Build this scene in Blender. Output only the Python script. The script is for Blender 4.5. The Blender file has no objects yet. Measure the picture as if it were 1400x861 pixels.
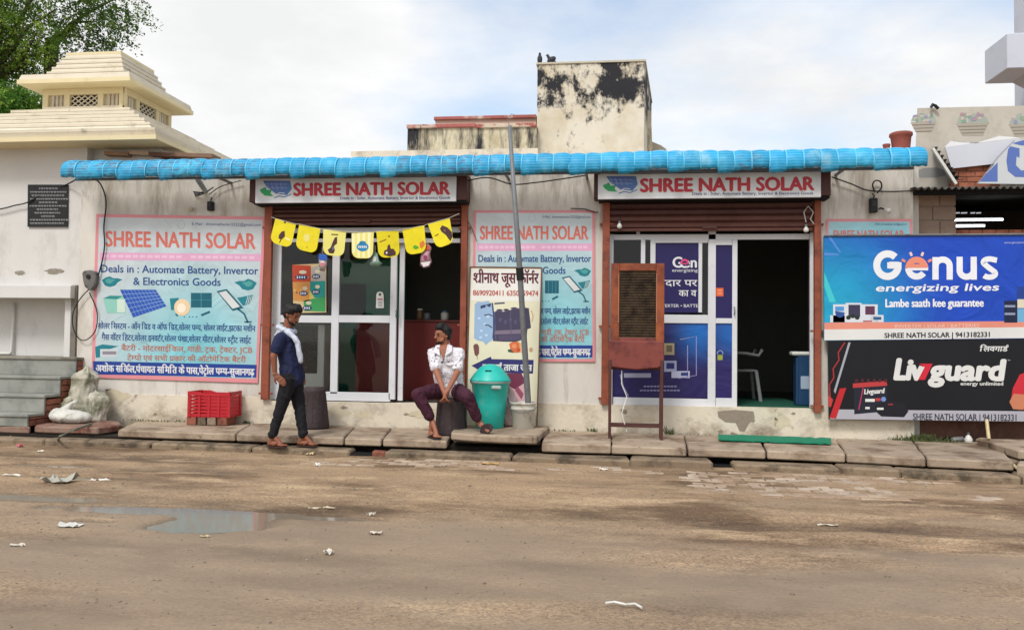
import bpy, bmesh, math, random
import numpy as np
from mathutils import Vector, Matrix, noise
random.seed(7)
PI = math.pi
SC = bpy.context.scene
COL = SC.collection
# ------------------------------------------------------------------ camera
CAMH, CAMD, FPX = 1.29, 10.0, 1100.0
YAW, PITCH, ROLL = 0.12347847, 0.03250839, 0.01203716
cyw, syw = math.cos(YAW), math.sin(YAW)
FW = Vector((-syw*math.cos(PITCH), cyw*math.cos(PITCH), math.sin(PITCH)))
r0 = Vector((cyw, syw, 0)); u0 = r0.cross(FW)
RT = math.cos(ROLL)*r0 + math.sin(ROLL)*u0
UPV = -math.sin(ROLL)*r0 + math.cos(ROLL)*u0
cd = bpy.data.cameras.new('camera'); cam = bpy.data.objects.new('camera', cd); COL.objects.link(cam)
cam.matrix_world = Matrix(((RT.x, UPV.x, -FW.x, 0), (RT.y, UPV.y, -FW.y, -CAMD), (RT.z, UPV.z, -FW.z, CAMH), (0, 0, 0, 1)))
cd.sensor_width = 36; cd.lens = 36*FPX/1400; cd.clip_end = 2000; cd.clip_start = .05
SC.camera = cam
# ------------------------------------------------------------------ world and sun
SUN_EL, SUN_AZ = math.radians(52), math.radians(200)     # azimuth measured clockwise from +Y: behind and left of the viewer
wd = bpy.data.worlds.new('World'); SC.world = wd; wd.use_nodes = True
nt = wd.node_tree; nt.nodes.clear()
def wn(t, **k):
    n = nt.nodes.new(t)
    for a, b in k.items(): setattr(n, a, b)
    return n
out = wn('ShaderNodeOutputWorld'); bg = wn('ShaderNodeBackground'); bg.inputs[1].default_value = 0.1
sky = wn('ShaderNodeTexSky', sky_type='NISHITA', sun_disc=False, sun_elevation=SUN_EL, sun_rotation=SUN_AZ, air_density=1.0, dust_density=2.5)
tc = wn('ShaderNodeTexCoord'); sep = wn('ShaderNodeSeparateXYZ'); nt.links.new(tc.outputs['Generated'], sep.inputs[0])
# project the view direction onto a cloud layer
mz = wn('ShaderNodeMath', operation='MAXIMUM'); nt.links.new(sep.outputs[2], mz.inputs[0]); mz.inputs[1].default_value = 0.0
ad = wn('ShaderNodeMath', operation='ADD'); nt.links.new(mz.outputs[0], ad.inputs[0]); ad.inputs[1].default_value = 0.16
dx = wn('ShaderNodeMath', operation='DIVIDE'); nt.links.new(sep.outputs[0], dx.inputs[0]); nt.links.new(ad.outputs[0], dx.inputs[1])
dy = wn('ShaderNodeMath', operation='DIVIDE'); nt.links.new(sep.outputs[1], dy.inputs[0]); nt.links.new(ad.outputs[0], dy.inputs[1])
cmb = wn('ShaderNodeCombineXYZ'); nt.links.new(dx.outputs[0], cmb.inputs[0]); nt.links.new(dy.outputs[0], cmb.inputs[1])
n1 = wn('ShaderNodeTexNoise'); n1.inputs['Scale'].default_value = 0.85; n1.inputs['Detail'].default_value = 7; n1.inputs['Roughness'].default_value = .55
n2 = wn('ShaderNodeTexNoise'); n2.inputs['Scale'].default_value = 2.0; n2.inputs['Detail'].default_value = 8; n2.inputs['Roughness'].default_value = .6
mp = wn('ShaderNodeMapping'); mp.inputs['Location'].default_value = (3.1, 1.7, 0.4); nt.links.new(cmb.outputs[0], mp.inputs[0])
nt.links.new(mp.outputs[0], n1.inputs[0]); nt.links.new(mp.outputs[0], n2.inputs[0])
cr = wn('ShaderNodeValToRGB'); cr.color_ramp.elements[0].position = .36; cr.color_ramp.elements[1].position = .56
cr.color_ramp.elements[0].color = (.25,)*3+(1,); cr.color_ramp.elements[1].color = (1,)*3+(1,)
nt.links.new(n1.outputs[0], cr.inputs[0])
cc = wn('ShaderNodeValToRGB'); cc.color_ramp.elements[0].position = .38; cc.color_ramp.elements[1].position = .66
cc.color_ramp.elements[0].color = (6.1, 6.12, 6.15, 1); cc.color_ramp.elements[1].color = (7.0, 7.0, 7.0, 1)
nt.links.new(n2.outputs[0], cc.inputs[0])
skm = wn('ShaderNodeMix', data_type='RGBA', blend_type='MULTIPLY'); skm.inputs[0].default_value = 1
nt.links.new(sky.outputs[0], skm.inputs[6]); skm.inputs[7].default_value = (1.75, 1.75, 1.65, 1)
mx = wn('ShaderNodeMix', data_type='RGBA'); nt.links.new(cr.outputs[0], mx.inputs[0]); nt.links.new(skm.outputs[2], mx.inputs[6]); nt.links.new(cc.outputs[0], mx.inputs[7])
nt.links.new(mx.outputs[2], bg.inputs[0]); nt.links.new(bg.outputs[0], out.inputs[0])
sl = bpy.data.lights.new('sun', 'SUN'); sl.energy = 1.5; sl.angle = math.radians(14); sl.color = (1, .975, .94)
so = bpy.data.objects.new('sun', sl); COL.objects.link(so)
sdir = Vector((math.sin(SUN_AZ)*math.cos(SUN_EL), math.cos(SUN_AZ)*math.cos(SUN_EL), math.sin(SUN_EL)))
so.rotation_euler = sdir.to_track_quat('Z', 'Y').to_euler(); so.location = sdir*30
SC.view_settings.view_transform = 'Standard'; SC.view_settings.look = 'None'
SC.view_settings.exposure = 0.55; SC.view_settings.gamma = 1

# ------------------------------------------------------------------ helpers
ORG = Vector((0, -CAMD, CAMH))
def ray(px, py): return FW*FPX + RT*(px-700) - UPV*(py-430.5)
def onpl(px, py, pt, nrm):
    d = ray(px, py); return ORG + d*((pt-ORG).dot(nrm)/d.dot(nrm))
NY = Vector((0, -1, 0))
def W(px, py, Y=0.0): return onpl(px, py, Vector((0, Y, 0)), NY)
def G(px, py, z): return onpl(px, py, Vector((0, 0, z)), Vector((0, 0, 1)))
def R(x0, x1, y0, y1, Y=0.0):
    xm, ym = (x0+x1)/2, (y0+y1)/2
    return W(x0, ym, Y).x, W(x1, ym, Y).x, W(xm, y1, Y).z, W(xm, y0, Y).z     # X0 X1 Z0 Z1
def lin(h):
    h = h.lstrip('#'); o = []
    for i in (0, 2, 4):
        c = int(h[i:i+2], 16)/255
        o.append(c/12.92 if c <= .04045 else ((c+.055)/1.055)**2.4)
    return tuple(o)
def col(c): return lin(c) if isinstance(c, str) else tuple(c)

MATS = {}
def mat(name, c, rough=.75, var=.12, scale=4.0, c2=None, th=(.45, .62), s2=2.0, bump=.0, bscale=40, metal=0, stretch=None, spec=.35, rnd=0.0, emit=0, c3=None, th3=(.55, .62), s3=9.0, trans=0):
    """world-scaled procedural surface: mottled base colour, optional second/third colour patches, fine relief"""
    if name in MATS: return MATS[name]
    m = bpy.data.materials.new(name); m.use_nodes = True; MATS[name] = m
    t = m.node_tree; N = t.nodes; L = t.links; b = N['Principled BSDF']
    geo = N.new('ShaderNodeNewGeometry'); mpn = N.new('ShaderNodeMapping'); L.new(geo.outputs['Position'], mpn.inputs[0])
    if stretch: mpn.inputs['Scale'].default_value = stretch
    c = col(c)
    n = N.new('ShaderNodeTexNoise'); n.inputs['Scale'].default_value = scale; n.inputs['Detail'].default_value = 8; n.inputs['Roughness'].default_value = .65
    L.new(mpn.outputs[0], n.inputs[0])
    ra = N.new('ShaderNodeValToRGB'); ra.color_ramp.elements[0].position = .3; ra.color_ramp.elements[1].position = .72
    ra.color_ramp.elements[0].color = tuple(x*(1-var) for x in c)+(1,); ra.color_ramp.elements[1].color = tuple(min(1, x*(1+var)) for x in c)+(1,)
    L.new(n.outputs[0], ra.inputs[0]); cur = ra.outputs[0]
    def patch(cur, c2, th, s, off):
        n2 = N.new('ShaderNodeTexNoise'); n2.inputs['Scale'].default_value = s; n2.inputs['Detail'].default_value = 10; n2.inputs['Roughness'].default_value = .68
        mo = N.new('ShaderNodeMapping'); mo.inputs['Location'].default_value = (off, off*1.7, off*.6); L.new(mpn.outputs[0], mo.inputs[0]); L.new(mo.outputs[0], n2.inputs[0])
        r2 = N.new('ShaderNodeValToRGB'); r2.color_ramp.elements[0].position = th[0]; r2.color_ramp.elements[1].position = th[1]
        r2.color_ramp.elements[0].color = (0, 0, 0, 1); r2.color_ramp.elements[1].color = (1, 1, 1, 1); L.new(n2.outputs[0], r2.inputs[0])
        mx = N.new('ShaderNodeMix'); mx.data_type = 'RGBA'; L.new(r2.outputs[0], mx.inputs[0]); L.new(cur, mx.inputs[6]); mx.inputs[7].default_value = col(c2)+(1,)
        return mx.outputs[2]
    if c2 is not None: cur = patch(cur, c2, th, s2, 3.3)
    if c3 is not None: cur = patch(cur, c3, th3, s3, 11.7)
    if rnd:
        oi = N.new('ShaderNodeObjectInfo'); hs = N.new('ShaderNodeHueSaturation'); mr = N.new('ShaderNodeMapRange')
        mr.inputs[3].default_value = 1-rnd; mr.inputs[4].default_value = 1+rnd
        L.new(oi.outputs['Random'], mr.inputs[0]); L.new(mr.outputs[0], hs.inputs['Value']); L.new(cur, hs.inputs['Color']); cur = hs.outputs[0]
    L.new(cur, b.inputs['Base Color'])
    rr = N.new('ShaderNodeMapRange'); rr.inputs[3].default_value = max(0.02, rough-.12); rr.inputs[4].default_value = min(1, rough+.12); L.new(n.outputs[0], rr.inputs[0]); L.new(rr.outputs[0], b.inputs['Roughness'])
    b.inputs['Metallic'].default_value = metal; b.inputs['Specular IOR Level'].default_value = spec
    if trans: b.inputs['Subsurface Weight'].default_value = trans; b.inputs['Subsurface Scale'].default_value = .02
    if emit:
        b.inputs['Emission Color'].default_value = c+(1,); b.inputs['Emission Strength'].default_value = emit
    if bump:
        nb = N.new('ShaderNodeTexNoise'); nb.inputs['Scale'].default_value = bscale; nb.inputs['Detail'].default_value = 5; L.new(mpn.outputs[0], nb.inputs[0])
        bm = N.new('ShaderNodeBump'); bm.inputs['Strength'].default_value = .7; bm.inputs['Distance'].default_value = bump; L.new(nb.outputs[0], bm.inputs['Height']); L.new(bm.outputs[0], b.inputs['Normal'])
    return m
def leafmat(name, c):
    if name in MATS: return MATS[name]
    m = bpy.data.materials.new(name); m.use_nodes = True; MATS[name] = m; N = m.node_tree.nodes; L = m.node_tree.links; N.clear(); c = col(c)
    o = N.new('ShaderNodeOutputMaterial'); d = N.new('ShaderNodeBsdfDiffuse'); t = N.new('ShaderNodeBsdfTranslucent'); x = N.new('ShaderNodeMixShader'); x.inputs[0].default_value = .45
    g = N.new('ShaderNodeNewGeometry'); n = N.new('ShaderNodeTexNoise'); n.inputs['Scale'].default_value = 2.5; L.new(g.outputs['Position'], n.inputs[0])
    r = N.new('ShaderNodeValToRGB'); r.color_ramp.elements[0].position = .35; r.color_ramp.elements[1].position = .65; r.color_ramp.elements[0].color = tuple(v*.7 for v in c)+(1,); r.color_ramp.elements[1].color = tuple(v*1.25 for v in c)+(1,)
    L.new(n.outputs[0], r.inputs[0]); L.new(r.outputs[0], d.inputs[0]); L.new(r.outputs[0], t.inputs[0]); L.new(d.outputs[0], x.inputs[1]); L.new(t.outputs[0], x.inputs[2]); L.new(x.outputs[0], o.inputs[0]); return m
def ink(c, rough=.45): 
    c = col(c); return mat('ink_%02x%02x%02x' % tuple(int(x*255) for x in c)+('%.1f' % rough), c, rough, .07, 1.5, spec=.3)
def glass_mat(name, tint=(.8, .85, .85), refl=.12):
    if name in MATS: return MATS[name]
    m = bpy.data.materials.new(name); m.use_nodes = True; MATS[name] = m
    N = m.node_tree.nodes; L = m.node_tree.links; N.clear()
    o = N.new('ShaderNodeOutputMaterial'); t = N.new('ShaderNodeBsdfTransparent'); t.inputs[0].default_value = tint+(1,)
    g = N.new('ShaderNodeBsdfGlossy'); g.inputs['Roughness'].default_value = .03
    fr = N.new('ShaderNodeFresnel'); fr.inputs[0].default_value = 1.5
    a = N.new('ShaderNodeMath'); a.operation = 'ADD'; a.inputs[1].default_value = refl; L.new(fr.outputs[0], a.inputs[0])
    x = N.new('ShaderNodeMixShader'); L.new(a.outputs[0], x.inputs[0]); L.new(t.outputs[0], x.inputs[1]); L.new(g.outputs[0], x.inputs[2]); L.new(x.outputs[0], o.inputs[0])
    return m

ROOT = {}
def props(o, label=None, cat=None, group=None, kind=None):
    if label: o['label'] = label
    if cat: o['category'] = cat
    if group: o['group'] = group
    if kind: o['kind'] = kind
    return o
def wloc(o):
    v = Vector((0, 0, 0))
    while o is not None: v = v + Vector(o.location); o = o.parent
    return v
def thing(name, label, cat, loc, group=None, rz=0):
    o = bpy.data.objects.new(name, None); o.empty_display_size = .1; COL.objects.link(o); o.location = loc; o.rotation_euler = (0, 0, rz)
    return props(o, label, cat, group)
def link(name, me, parent=None, loc=(0, 0, 0)):
    o = bpy.data.objects.new(name, me); COL.objects.link(o); o.parent = parent; o.location = loc; return o
class MB:
    def __init__(s): s.v = []; s.f = []
    def add(s, vs, fs):
        k = len(s.v); s.v += [tuple(v) for v in vs]; s.f += [tuple(i+k for i in f) for f in fs]; return s
    def box(s, x0, x1, y0, y1, z0, z1):
        if x0 > x1: x0, x1 = x1, x0
        if y0 > y1: y0, y1 = y1, y0
        if z0 > z1: z0, z1 = z1, z0
        return s.add([(x0,y0,z0),(x1,y0,z0),(x1,y1,z0),(x0,y1,z0),(x0,y0,z1),(x1,y0,z1),(x1,y1,z1),(x0,y1,z1)],
                     [(0,3,2,1),(4,5,6,7),(0,1,5,4),(1,2,6,5),(2,3,7,6),(3,0,4,7)])
    def prism(s, pts, d):
        """closed polygon of 3-D points extruded along vector d"""
        n = len(pts); d = Vector(d); a = [Vector(p) for p in pts]; b = [p+d for p in a]
        return s.add(a+b, [tuple(range(n)), tuple(range(2*n-1, n-1, -1))]+[((i+1) % n, i, n+i, n+(i+1) % n) for i in range(n)])
    def bar(s, a, b, w, h=None):
        a = Vector(a); b = Vector(b); h = h or w; d = (b-a).normalized()
        up = Vector((0, 0, 1)) if abs(d.z) < .9 else Vector((0, 1, 0))
        x = d.cross(up).normalized()*w/2; y = x.cross(d).normalized()*h/2
        return s.prism([a+x+y, a-x+y, a-x-y, a+x-y], b-a)
    def tube(s, pts, r, n=8, cap=True):
        pts = [Vector(p) for p in pts]; m = len(pts); R_ = r if isinstance(r, (list, tuple)) else [r]*m
        k = len(s.v); prev = None
        for i, p in enumerate(pts):
            d = (pts[min(i+1, m-1)]-pts[max(i-1, 0)]).normalized()
            if prev is None:
                a = d.cross(Vector((0, 0, 1)));  a = a if a.length > .1 else d.cross(Vector((0, 1, 0)))
            else: a = prev - d*prev.dot(d)
            a.normalize(); prev = a; b = d.cross(a)
            for j in range(n):
                t = 2*PI*j/n; s.v.append(tuple(p+a*math.cos(t)*R_[i]+b*math.sin(t)*R_[i]))
        for i in range(m-1):
            for j in range(n):
                s.f.append((k+i*n+j, k+i*n+(j+1) % n, k+(i+1)*n+(j+1) % n, k+(i+1)*n+j))
        if cap: s.f.append(tuple(k+j for j in range(n-1, -1, -1))); s.f.append(tuple(k+(m-1)*n+j for j in range(n)))
        return s
    def lathe(s, prof, c, n=24, sx=1, sy=1, wob=0):
        k = len(s.v); c = Vector(c)
        for i, (r, z) in enumerate(prof):
            for j in range(n):
                t = 2*PI*j/n; q = 1+wob*noise.noise(Vector((math.cos(t)*2, math.sin(t)*2, z*6)))
                s.v.append((c.x+r*q*sx*math.cos(t), c.y+r*q*sy*math.sin(t), c.z+z))
        for i in range(len(prof)-1):
            for j in range(n): s.f.append((k+i*n+j, k+i*n+(j+1) % n, k+(i+1)*n+(j+1) % n, k+(i+1)*n+j))
        s.f.append(tuple(k+j for j in range(n-1, -1, -1))); s.f.append(tuple(k+(len(prof)-1)*n+j for j in range(n)))
        return s
    def build(s, name, m, parent=None, bevel=0, smooth=False, seg=1, local=False):
        off = wloc(parent) if (parent is not None and not local) else Vector((0, 0, 0))
        me = bpy.data.meshes.new(name); me.from_pydata([tuple(Vector(v)-off) for v in s.v], [], s.f)
        bm = bmesh.new(); bm.from_mesh(me); bmesh.ops.recalc_face_normals(bm, faces=bm.faces)
        if bevel: bmesh.ops.bevel(bm, geom=[e for e in bm.edges if len(e.link_faces) == 2 and e.calc_face_angle(0) > .6], offset=bevel, segments=seg, affect='EDGES', clamp_overlap=True)
        bm.to_mesh(me); bm.free()
        if smooth:
            for p in me.polygons: p.use_smooth = True
        if m is not None: me.materials.append(m)
        return link(name, me, parent)
    def single(s, name, m, label, cat, group=None, **k):
        """a thing that is one mesh, its origin at the base centre"""
        n = len(s.v); xs = [v[0] for v in s.v]; ys = [v[1] for v in s.v]; zs = [v[2] for v in s.v]
        c = Vector(((min(xs)+max(xs))/2, (min(ys)+max(ys))/2, min(zs)))
        s.v = [tuple(Vector(v)-c) for v in s.v]; o = s.build(name, m, None, **k); o.location = c
        return props(o, label, cat, group)
def bx(name, m, parent, x0, x1, y0, y1, z0, z1, bevel=0): return MB().box(x0, x1, y0, y1, z0, z1).build(name, m, parent, bevel)
def copy_tree(o, loc=None, label=None, parent=None):
    c = o.copy(); COL.objects.link(c); c.parent = parent
    if loc is not None: c.location = loc
    if label: c['label'] = label
    for ch in [k for k in bpy.data.objects if k.parent == o]: copy_tree(ch, None, None, c)
    return c
TS = bpy.data.scenes.new('workshop')
def organic(name, prims, m, parent, voxel=.008, sm=4, rough=0):
    """one continuous surface from overlapping tapered limbs: ('c',p,r,q,r2) or ('e',centre,(rx,ry,rz),euler)"""
    bm = bmesh.new()
    for p in prims:
        t = bmesh.new()
        if p[0] == 'c':
            for q, r in ((p[1], p[2]), (p[3], p[4])):
                bmesh.ops.create_icosphere(t, subdivisions=2, radius=r, matrix=Matrix.Translation(Vector(q)))
            g = bmesh.ops.convex_hull(t, input=t.verts[:])
            bmesh.ops.delete(t, geom=[v for v in g['geom_interior'] if isinstance(v, bmesh.types.BMVert)]+[v for v in g['geom_unused'] if isinstance(v, bmesh.types.BMVert)], context='VERTS')
            fs = [f for f in t.faces]
        else:
            e = p[3] if len(p) > 3 else (0, 0, 0)
            M = Matrix.Translation(Vector(p[1])) @ (Matrix.Rotation(e[2], 4, 'Z') @ Matrix.Rotation(e[1], 4, 'Y') @ Matrix.Rotation(e[0], 4, 'X')) @ Matrix.Diagonal(Vector(p[2]+(1,)))
            bmesh.ops.create_icosphere(t, subdivisions=3, radius=1, matrix=M)
        me = bpy.data.meshes.new('t'); t.to_mesh(me); t.free(); bm.from_mesh(me); bpy.data.meshes.remove(me)
    me = bpy.data.meshes.new(name); bm.to_mesh(me); bm.free()
    o = bpy.data.objects.new('tmp', me); TS.collection.objects.link(o)
    r = o.modifiers.new('r', 'REMESH'); r.mode = 'VOXEL'; r.voxel_size = voxel
    s = o.modifiers.new('s', 'SMOOTH'); s.iterations = sm; s.factor = .5
    
    with bpy.context.temp_override(scene=TS, view_layer=TS.view_layers[0]):
        dg = bpy.context.evaluated_depsgraph_get(); me2 = bpy.data.meshes.new_from_object(o.evaluated_get(dg))
    bpy.data.objects.remove(o)
    me2.name = name; off = wloc(parent); me2.transform(Matrix.Translation(-off))
    if rough:
        nv_ = len(me2.vertices); co = np.empty(nv_*3, 'f'); no = np.empty(nv_*3, 'f'); me2.vertices.foreach_get('co', co); me2.vertices.foreach_get('normal', no); co = co.reshape(-1, 3); no = no.reshape(-1, 3); o3 = np.array(off)
        dd = np.empty(nv_)
        for i_ in range(nv_):
            q = co[i_]+o3; w_ = noise.noise((q[0]*5, q[1]*5, q[2]*5))*1.4; dd[i_] = noise.noise((q[0]*24+w_, q[1]*24, q[2]*15-w_))*rough + (1-abs(noise.noise((q[0]*9+w_*2, q[1]*9, q[2]*8+w_)))*2.2)*rough*.9
        co += no*dd[:, None].astype('f'); me2.vertices.foreach_set('co', co.ravel()); me2.update()
    for p in me2.polygons: p.use_smooth = True
    me2.materials.clear(); me2.materials.append(m)
    return link(name, me2, parent)

# ------------------------------------------------------------------ lettering
_fo = bpy.data.objects.new('font_tmp', bpy.data.curves.new('font_tmp', 'FONT')); _fo.data.resolution_u = 3
_gc = {}
def glyph(s):
    if s in _gc: return _gc[s]
    _fo.data.body = s
    me = bpy.data.meshes.new_from_object(_fo); v = [(q.co.x, q.co.y) for q in me.vertices]; f = [tuple(p.vertices) for p in me.polygons]
    bpy.data.meshes.remove(me); _gc[s] = (v, f); return _gc[s]
_xb = max(v[0] for v in glyph('|')[0])
def adv(s): return max(v[0] for v in glyph(s+'|')[0]) - _xb
CAP = max(v[1] for v in glyph('H')[0]); KA = max(v[1] for v in glyph('क')[0])
def ribbon(pts, w, closed=False):
    n = len(pts); V = []; F = []
    ww = w if isinstance(w, list) else [w]*n
    for i, p in enumerate(pts):
        a = pts[(i-1) % n if closed else max(i-1, 0)]; b = pts[(i+1) % n if closed else min(i+1, n-1)]
        dx_, dy_ = b[0]-a[0], b[1]-a[1]; l = math.hypot(dx_, dy_) or 1; nx, ny = -dy_/l*ww[i]/2, dx_/l*ww[i]/2
        V += [(p[0]+nx, p[1]+ny), (p[0]-nx, p[1]-ny)]
    for i in range(n if closed else n-1):
        j = (i+1) % n; F.append((2*i, 2*i+1, 2*j+1, 2*j))
    return V, F
def arc(cx, cy, rx, ry, a0, a1, n=20): return [(cx+rx*math.cos(math.radians(a0+(a1-a0)*i/n)), cy+ry*math.sin(math.radians(a0+(a1-a0)*i/n))) for i in range(n+1)]
VIR = '्'
def deva(s):
    """cluster the Hindi string: half forms, reph and rakar, short i before its cluster"""
    ops = []; i = 0
    while i < len(s):
        ch = s[i]
        if not ('क' <= ch <= 'ह'):
            j = i+1
            while j < len(s) and s[j] in 'ा ि ी ु ू े ै ो ौ ं ँ ॉ ़'.replace(' ', ''): j += 1
            ops.append(('g', s[i:j])); i = j; continue
        cons = [ch]; j = i+1
        if j < len(s) and s[j] == '़': cons[-1] += s[j]; j += 1
        while j+1 < len(s) and s[j] == VIR:
            cons.append(s[j+1]); j += 2
            if j < len(s) and s[j] == '़': cons[-1] += s[j]; j += 1
        mt = ''
        while j < len(s) and s[j] in 'ािीुूेैोौंँॉ': mt += s[j]; j += 1
        reph = rak = False
        if len(cons) > 1 and cons[0] == 'र': reph = True; cons = cons[1:]
        if len(cons) > 1 and cons[-1] == 'र': rak = True; cons = cons[:-1]
        if 'ि' in mt: ops.append(('i', 'ि')); mt = mt.replace('ि', '')
        for c_ in cons[:-1]: ops.append(('h', c_))
        if rak and cons[-1] == 'श': ops.append(('h', 'श')); ops.append(('sr', mt))
        else: ops.append(('g', cons[-1]+mt, reph, rak, cons[-1]))
        i = j
    return ops
def layout(s):
    if not any('\u0900' <= c <= '\u097f' for c in s):
        v, f = glyph(s); return [(v, f)], adv(s), CAP
    x = 0; parts = []
    for op in deva(s):
        if op[0] == 'g':
            v, f = glyph(op[1]); a = adv(op[1]); parts.append(([(p[0]+x, p[1]) for p in v], f))
            if len(op) > 2:
                base = adv(op[4])
                if op[2]: parts.append(ribbon([(x+a-.10+p[0], KA+p[1]) for p in arc(0, .06, .09, .13, 190, 10, 8)], .05))
                if op[3]:
                    if op[4] in 'टडठढ': parts.append(ribbon([(x+base*.25, -.2), (x+base*.5, -.02), (x+base*.75, -.2)], .05))
                    else: parts.append(ribbon([(x+base*.15, .02), (x+base*.8, .26)], .06))
            x += a
        elif op[0] == 'i':
            v, f = glyph('ि'); parts.append(([(p[0]+x, p[1]) for p in v], f)); x += adv('ि')-.13
        elif op[0] == 'h':
            v, f = glyph(op[1]); a = adv(op[1]); cut = a*.70 if op[1] != 'क' else a*.84
            parts.append(([(min(p[0], cut)+x, p[1]) for p in v], f)); x += cut
        else:
            parts.append(ribbon([(x+.04, .05), (x+.22, .26)], .06)); v, f = glyph('ा'+op[1]); parts.append(([(p[0]+x+.08, p[1]) for p in v], f)); x += adv('ा'+op[1])+.08
    return parts, x, KA
class Face:
    """a flat surface in the place: marks are laid on it in the photograph's own coordinates, each layer half a millimetre proud"""
    def __init__(s, parent, Y=0.0, pt=None, nrm=None):
        s.parent = parent; s.n = (nrm or NY).normalized(); s.p = pt or Vector((0, Y, 0)); s.off = wloc(parent) if parent else Vector((0, 0, 0)); s.k = 1
    def P(s, px, py, lay=0): return onpl(px, py, s.p+s.n*lay*.0006, s.n)
    def mesh(s, name, parts, m, lay, xf=None):
        V = []; F = []
        for k, (v, f) in enumerate(parts):
            n = len(V)
            for q in v:
                if xf: q = xf(*q)
                V.append(tuple(s.P(q[0], q[1], lay+k*.12)-s.off))
            F += [tuple(i+n for i in t) for t in f]
        me = bpy.data.meshes.new(name); me.from_pydata(V, [], F)
        for p in me.polygons:
            if p.normal.dot(s.n) < 0: p.flip()
        me.materials.append(m); return link(name, me, s.parent)
    def poly(s, pts, m, lay=1, name='print'): return s.mesh(name, [(pts, [tuple(range(len(pts)))])], m, lay)
    def rect(s, x0, y0, x1, y1, m, lay=1, name='print', sl=0): return s.poly([(x0, y0), (x1, y0+sl*(x1-x0)), (x1, y1+sl*(x1-x0)), (x0, y1)], m, lay, name)
    def line(s, pts, w, m, lay=1, closed=False, name='print'): return s.mesh(name, [ribbon(pts, w, closed)], m, lay)
    def many(s, shapes, m, lay=1, name='print'):
        return s.mesh(name, [(p, [tuple(range(len(p)))]) if not isinstance(p, tuple) else p for p in shapes], m, lay)
    def text(s, t, x0, x1, b0, b1, h, m, lay=3, bold=0, shear=0, name='lettering'):
        parts, a, H = layout(t); kx = (x1-x0)/max(a, .01); ky = h/H; P2 = []
        offs = [(0, 0)] if not bold else [(0, 0), (bold, 0), (-bold, 0), (0, bold*.7), (0, -bold*.7)]
        if bold >= .08: offs = [(0, 0)]+[(bold*math.cos(a)*r_, bold*math.sin(a)*r_*.8) for r_ in (.5, 1) for a in [PI*k/4 for k in range(8)]]
        for ox, oy in offs:
            for v, f in parts: P2.append(([((q[0])*kx+ox*h+(q[1]*ky)*shear, q[1]*ky+oy*h) for q in v], f))
        lays = {}
        V = []; F = []; np_ = len(parts)
        for k, (v, f) in enumerate(P2):
            n = len(V); ly = lay+(k//np_)*.25+(k % 2)*.1
            for q in v:
                fx = q[0]/(x1-x0); V.append(tuple(s.P(x0+q[0], b0+(b1-b0)*fx-q[1], ly)-s.off))
            F += [tuple(i+n for i in t_) for t_ in f]
        me = bpy.data.meshes.new(name); me.from_pydata(V, [], F); me.materials.append(m); return link(name, me, s.parent)
def ell(cx, cy, rx, ry, n=20): return arc(cx, cy, rx, ry, 0, 360, n)[:-1]

# ------------------------------------------------------------------ materials
M_wall = mat('wall_plaster', '#d1cdc5', .85, .07, 2.2, c2='#a79d8c', th=(.50, .74), s2=1.3, bump=.004, bscale=30, stretch=(1.6, 1, .55), c3='#7e7466', th3=(.66, .80), s3=3.5)
M_plinth = mat('plinth_plaster', '#d3cab8', .88, .09, 3.0, c2='#a2927a', th=(.52, .72), s2=2.1, bump=.005, bscale=26, c3='#6d6052', th3=(.64, .74), s3=5)
M_temple_wall = mat('temple_wall_plaster', '#d0cfcc', .88, .05, 1.6, c2='#a39f97', th=(.52, .8), s2=1.2, bump=.003, bscale=60, stretch=(1.2, 1, .7), c3='#6f685f', th3=(.70, .82), s3=2.6)
M_cream = mat('temple_cream_paint', '#d3cab6', .75, .06, 3, c2='#b5a68c', th=(.52, .74), s2=2.2, c3='#8f8676', th3=(.60, .74), s3=3.4, bump=.003, bscale=30)
M_cream_y = mat('temple_yellow_trim', '#dccfa8', .7, .05, 3, c2='#c2b286', th=(.6, .8), s2=3)
M_mould = mat('mouldy_plaster', '#d3ccbc', .9, .06, 2, c2='#b7a684', th=(.5, .75), s2=.9, bump=.004, bscale=18)
M_red_trim = mat('faded_red_cornice', '#a5605a', .8, .15, 6, c2='#c9b8a8', th=(.52, .62), s2=2.0, c3='#2c2422', th3=(.62, .70), s3=5)
M_rust = mat('red_oxide_steel', '#8c4a35', .6, .14, 8, c2='#5c2d20', th=(.5, .68), s2=5, bump=.001, bscale=120)
M_brown2 = mat('reddish_shutter_paint', '#5f3a32', .6, .12, 5, c2='#4f2b24', th=(.5, .7), s2=3)
M_brown = mat('brown_shutter_paint', '#4f2f2a', .6, .12, 5, c2='#43241f', th=(.5, .7), s2=3)
M_alu = mat('white_powder_coated_aluminium', '#cfd1d6', .4, .05, 3, c2='#aeb0b4', th=(.6, .8), s2=4)
M_slab = mat('sandstone_slab', '#a3927f', .85, .12, 4, c2='#6f5c4a', th=(.47, .64), s2=2.4, bump=.006, bscale=22, rnd=.10, c3='#453a30', th3=(.60, .70), s3=6)
M_kerb = mat('kerb_stone', '#84735f', .9, .14, 5, c2='#4e4437', th=(.46, .62), s2=4, bump=.008, bscale=18, rnd=.12, c3='#586045', th3=(.62, .74), s3=3)
M_brick = mat('fired_brick', '#8f5846', .9, .15, 12, c2='#5c3b30', th=(.5, .66), s2=7, bump=.004, bscale=60, rnd=.18)
M_mortar = mat('mortar', '#8d8274', .95, .12, 8, bump=.004, bscale=60)
M_step = mat('grey_stone_step', '#90918a', .6, .10, 3, c2='#6c716c', th=(.45, .65), s2=2.2, bump=.002, rnd=.06)
M_steptop = mat('worn_concrete', '#8b877c', .9, .10, 4, c2='#6a6459', th=(.45, .65), s2=3, bump=.004, bscale=30)
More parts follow.
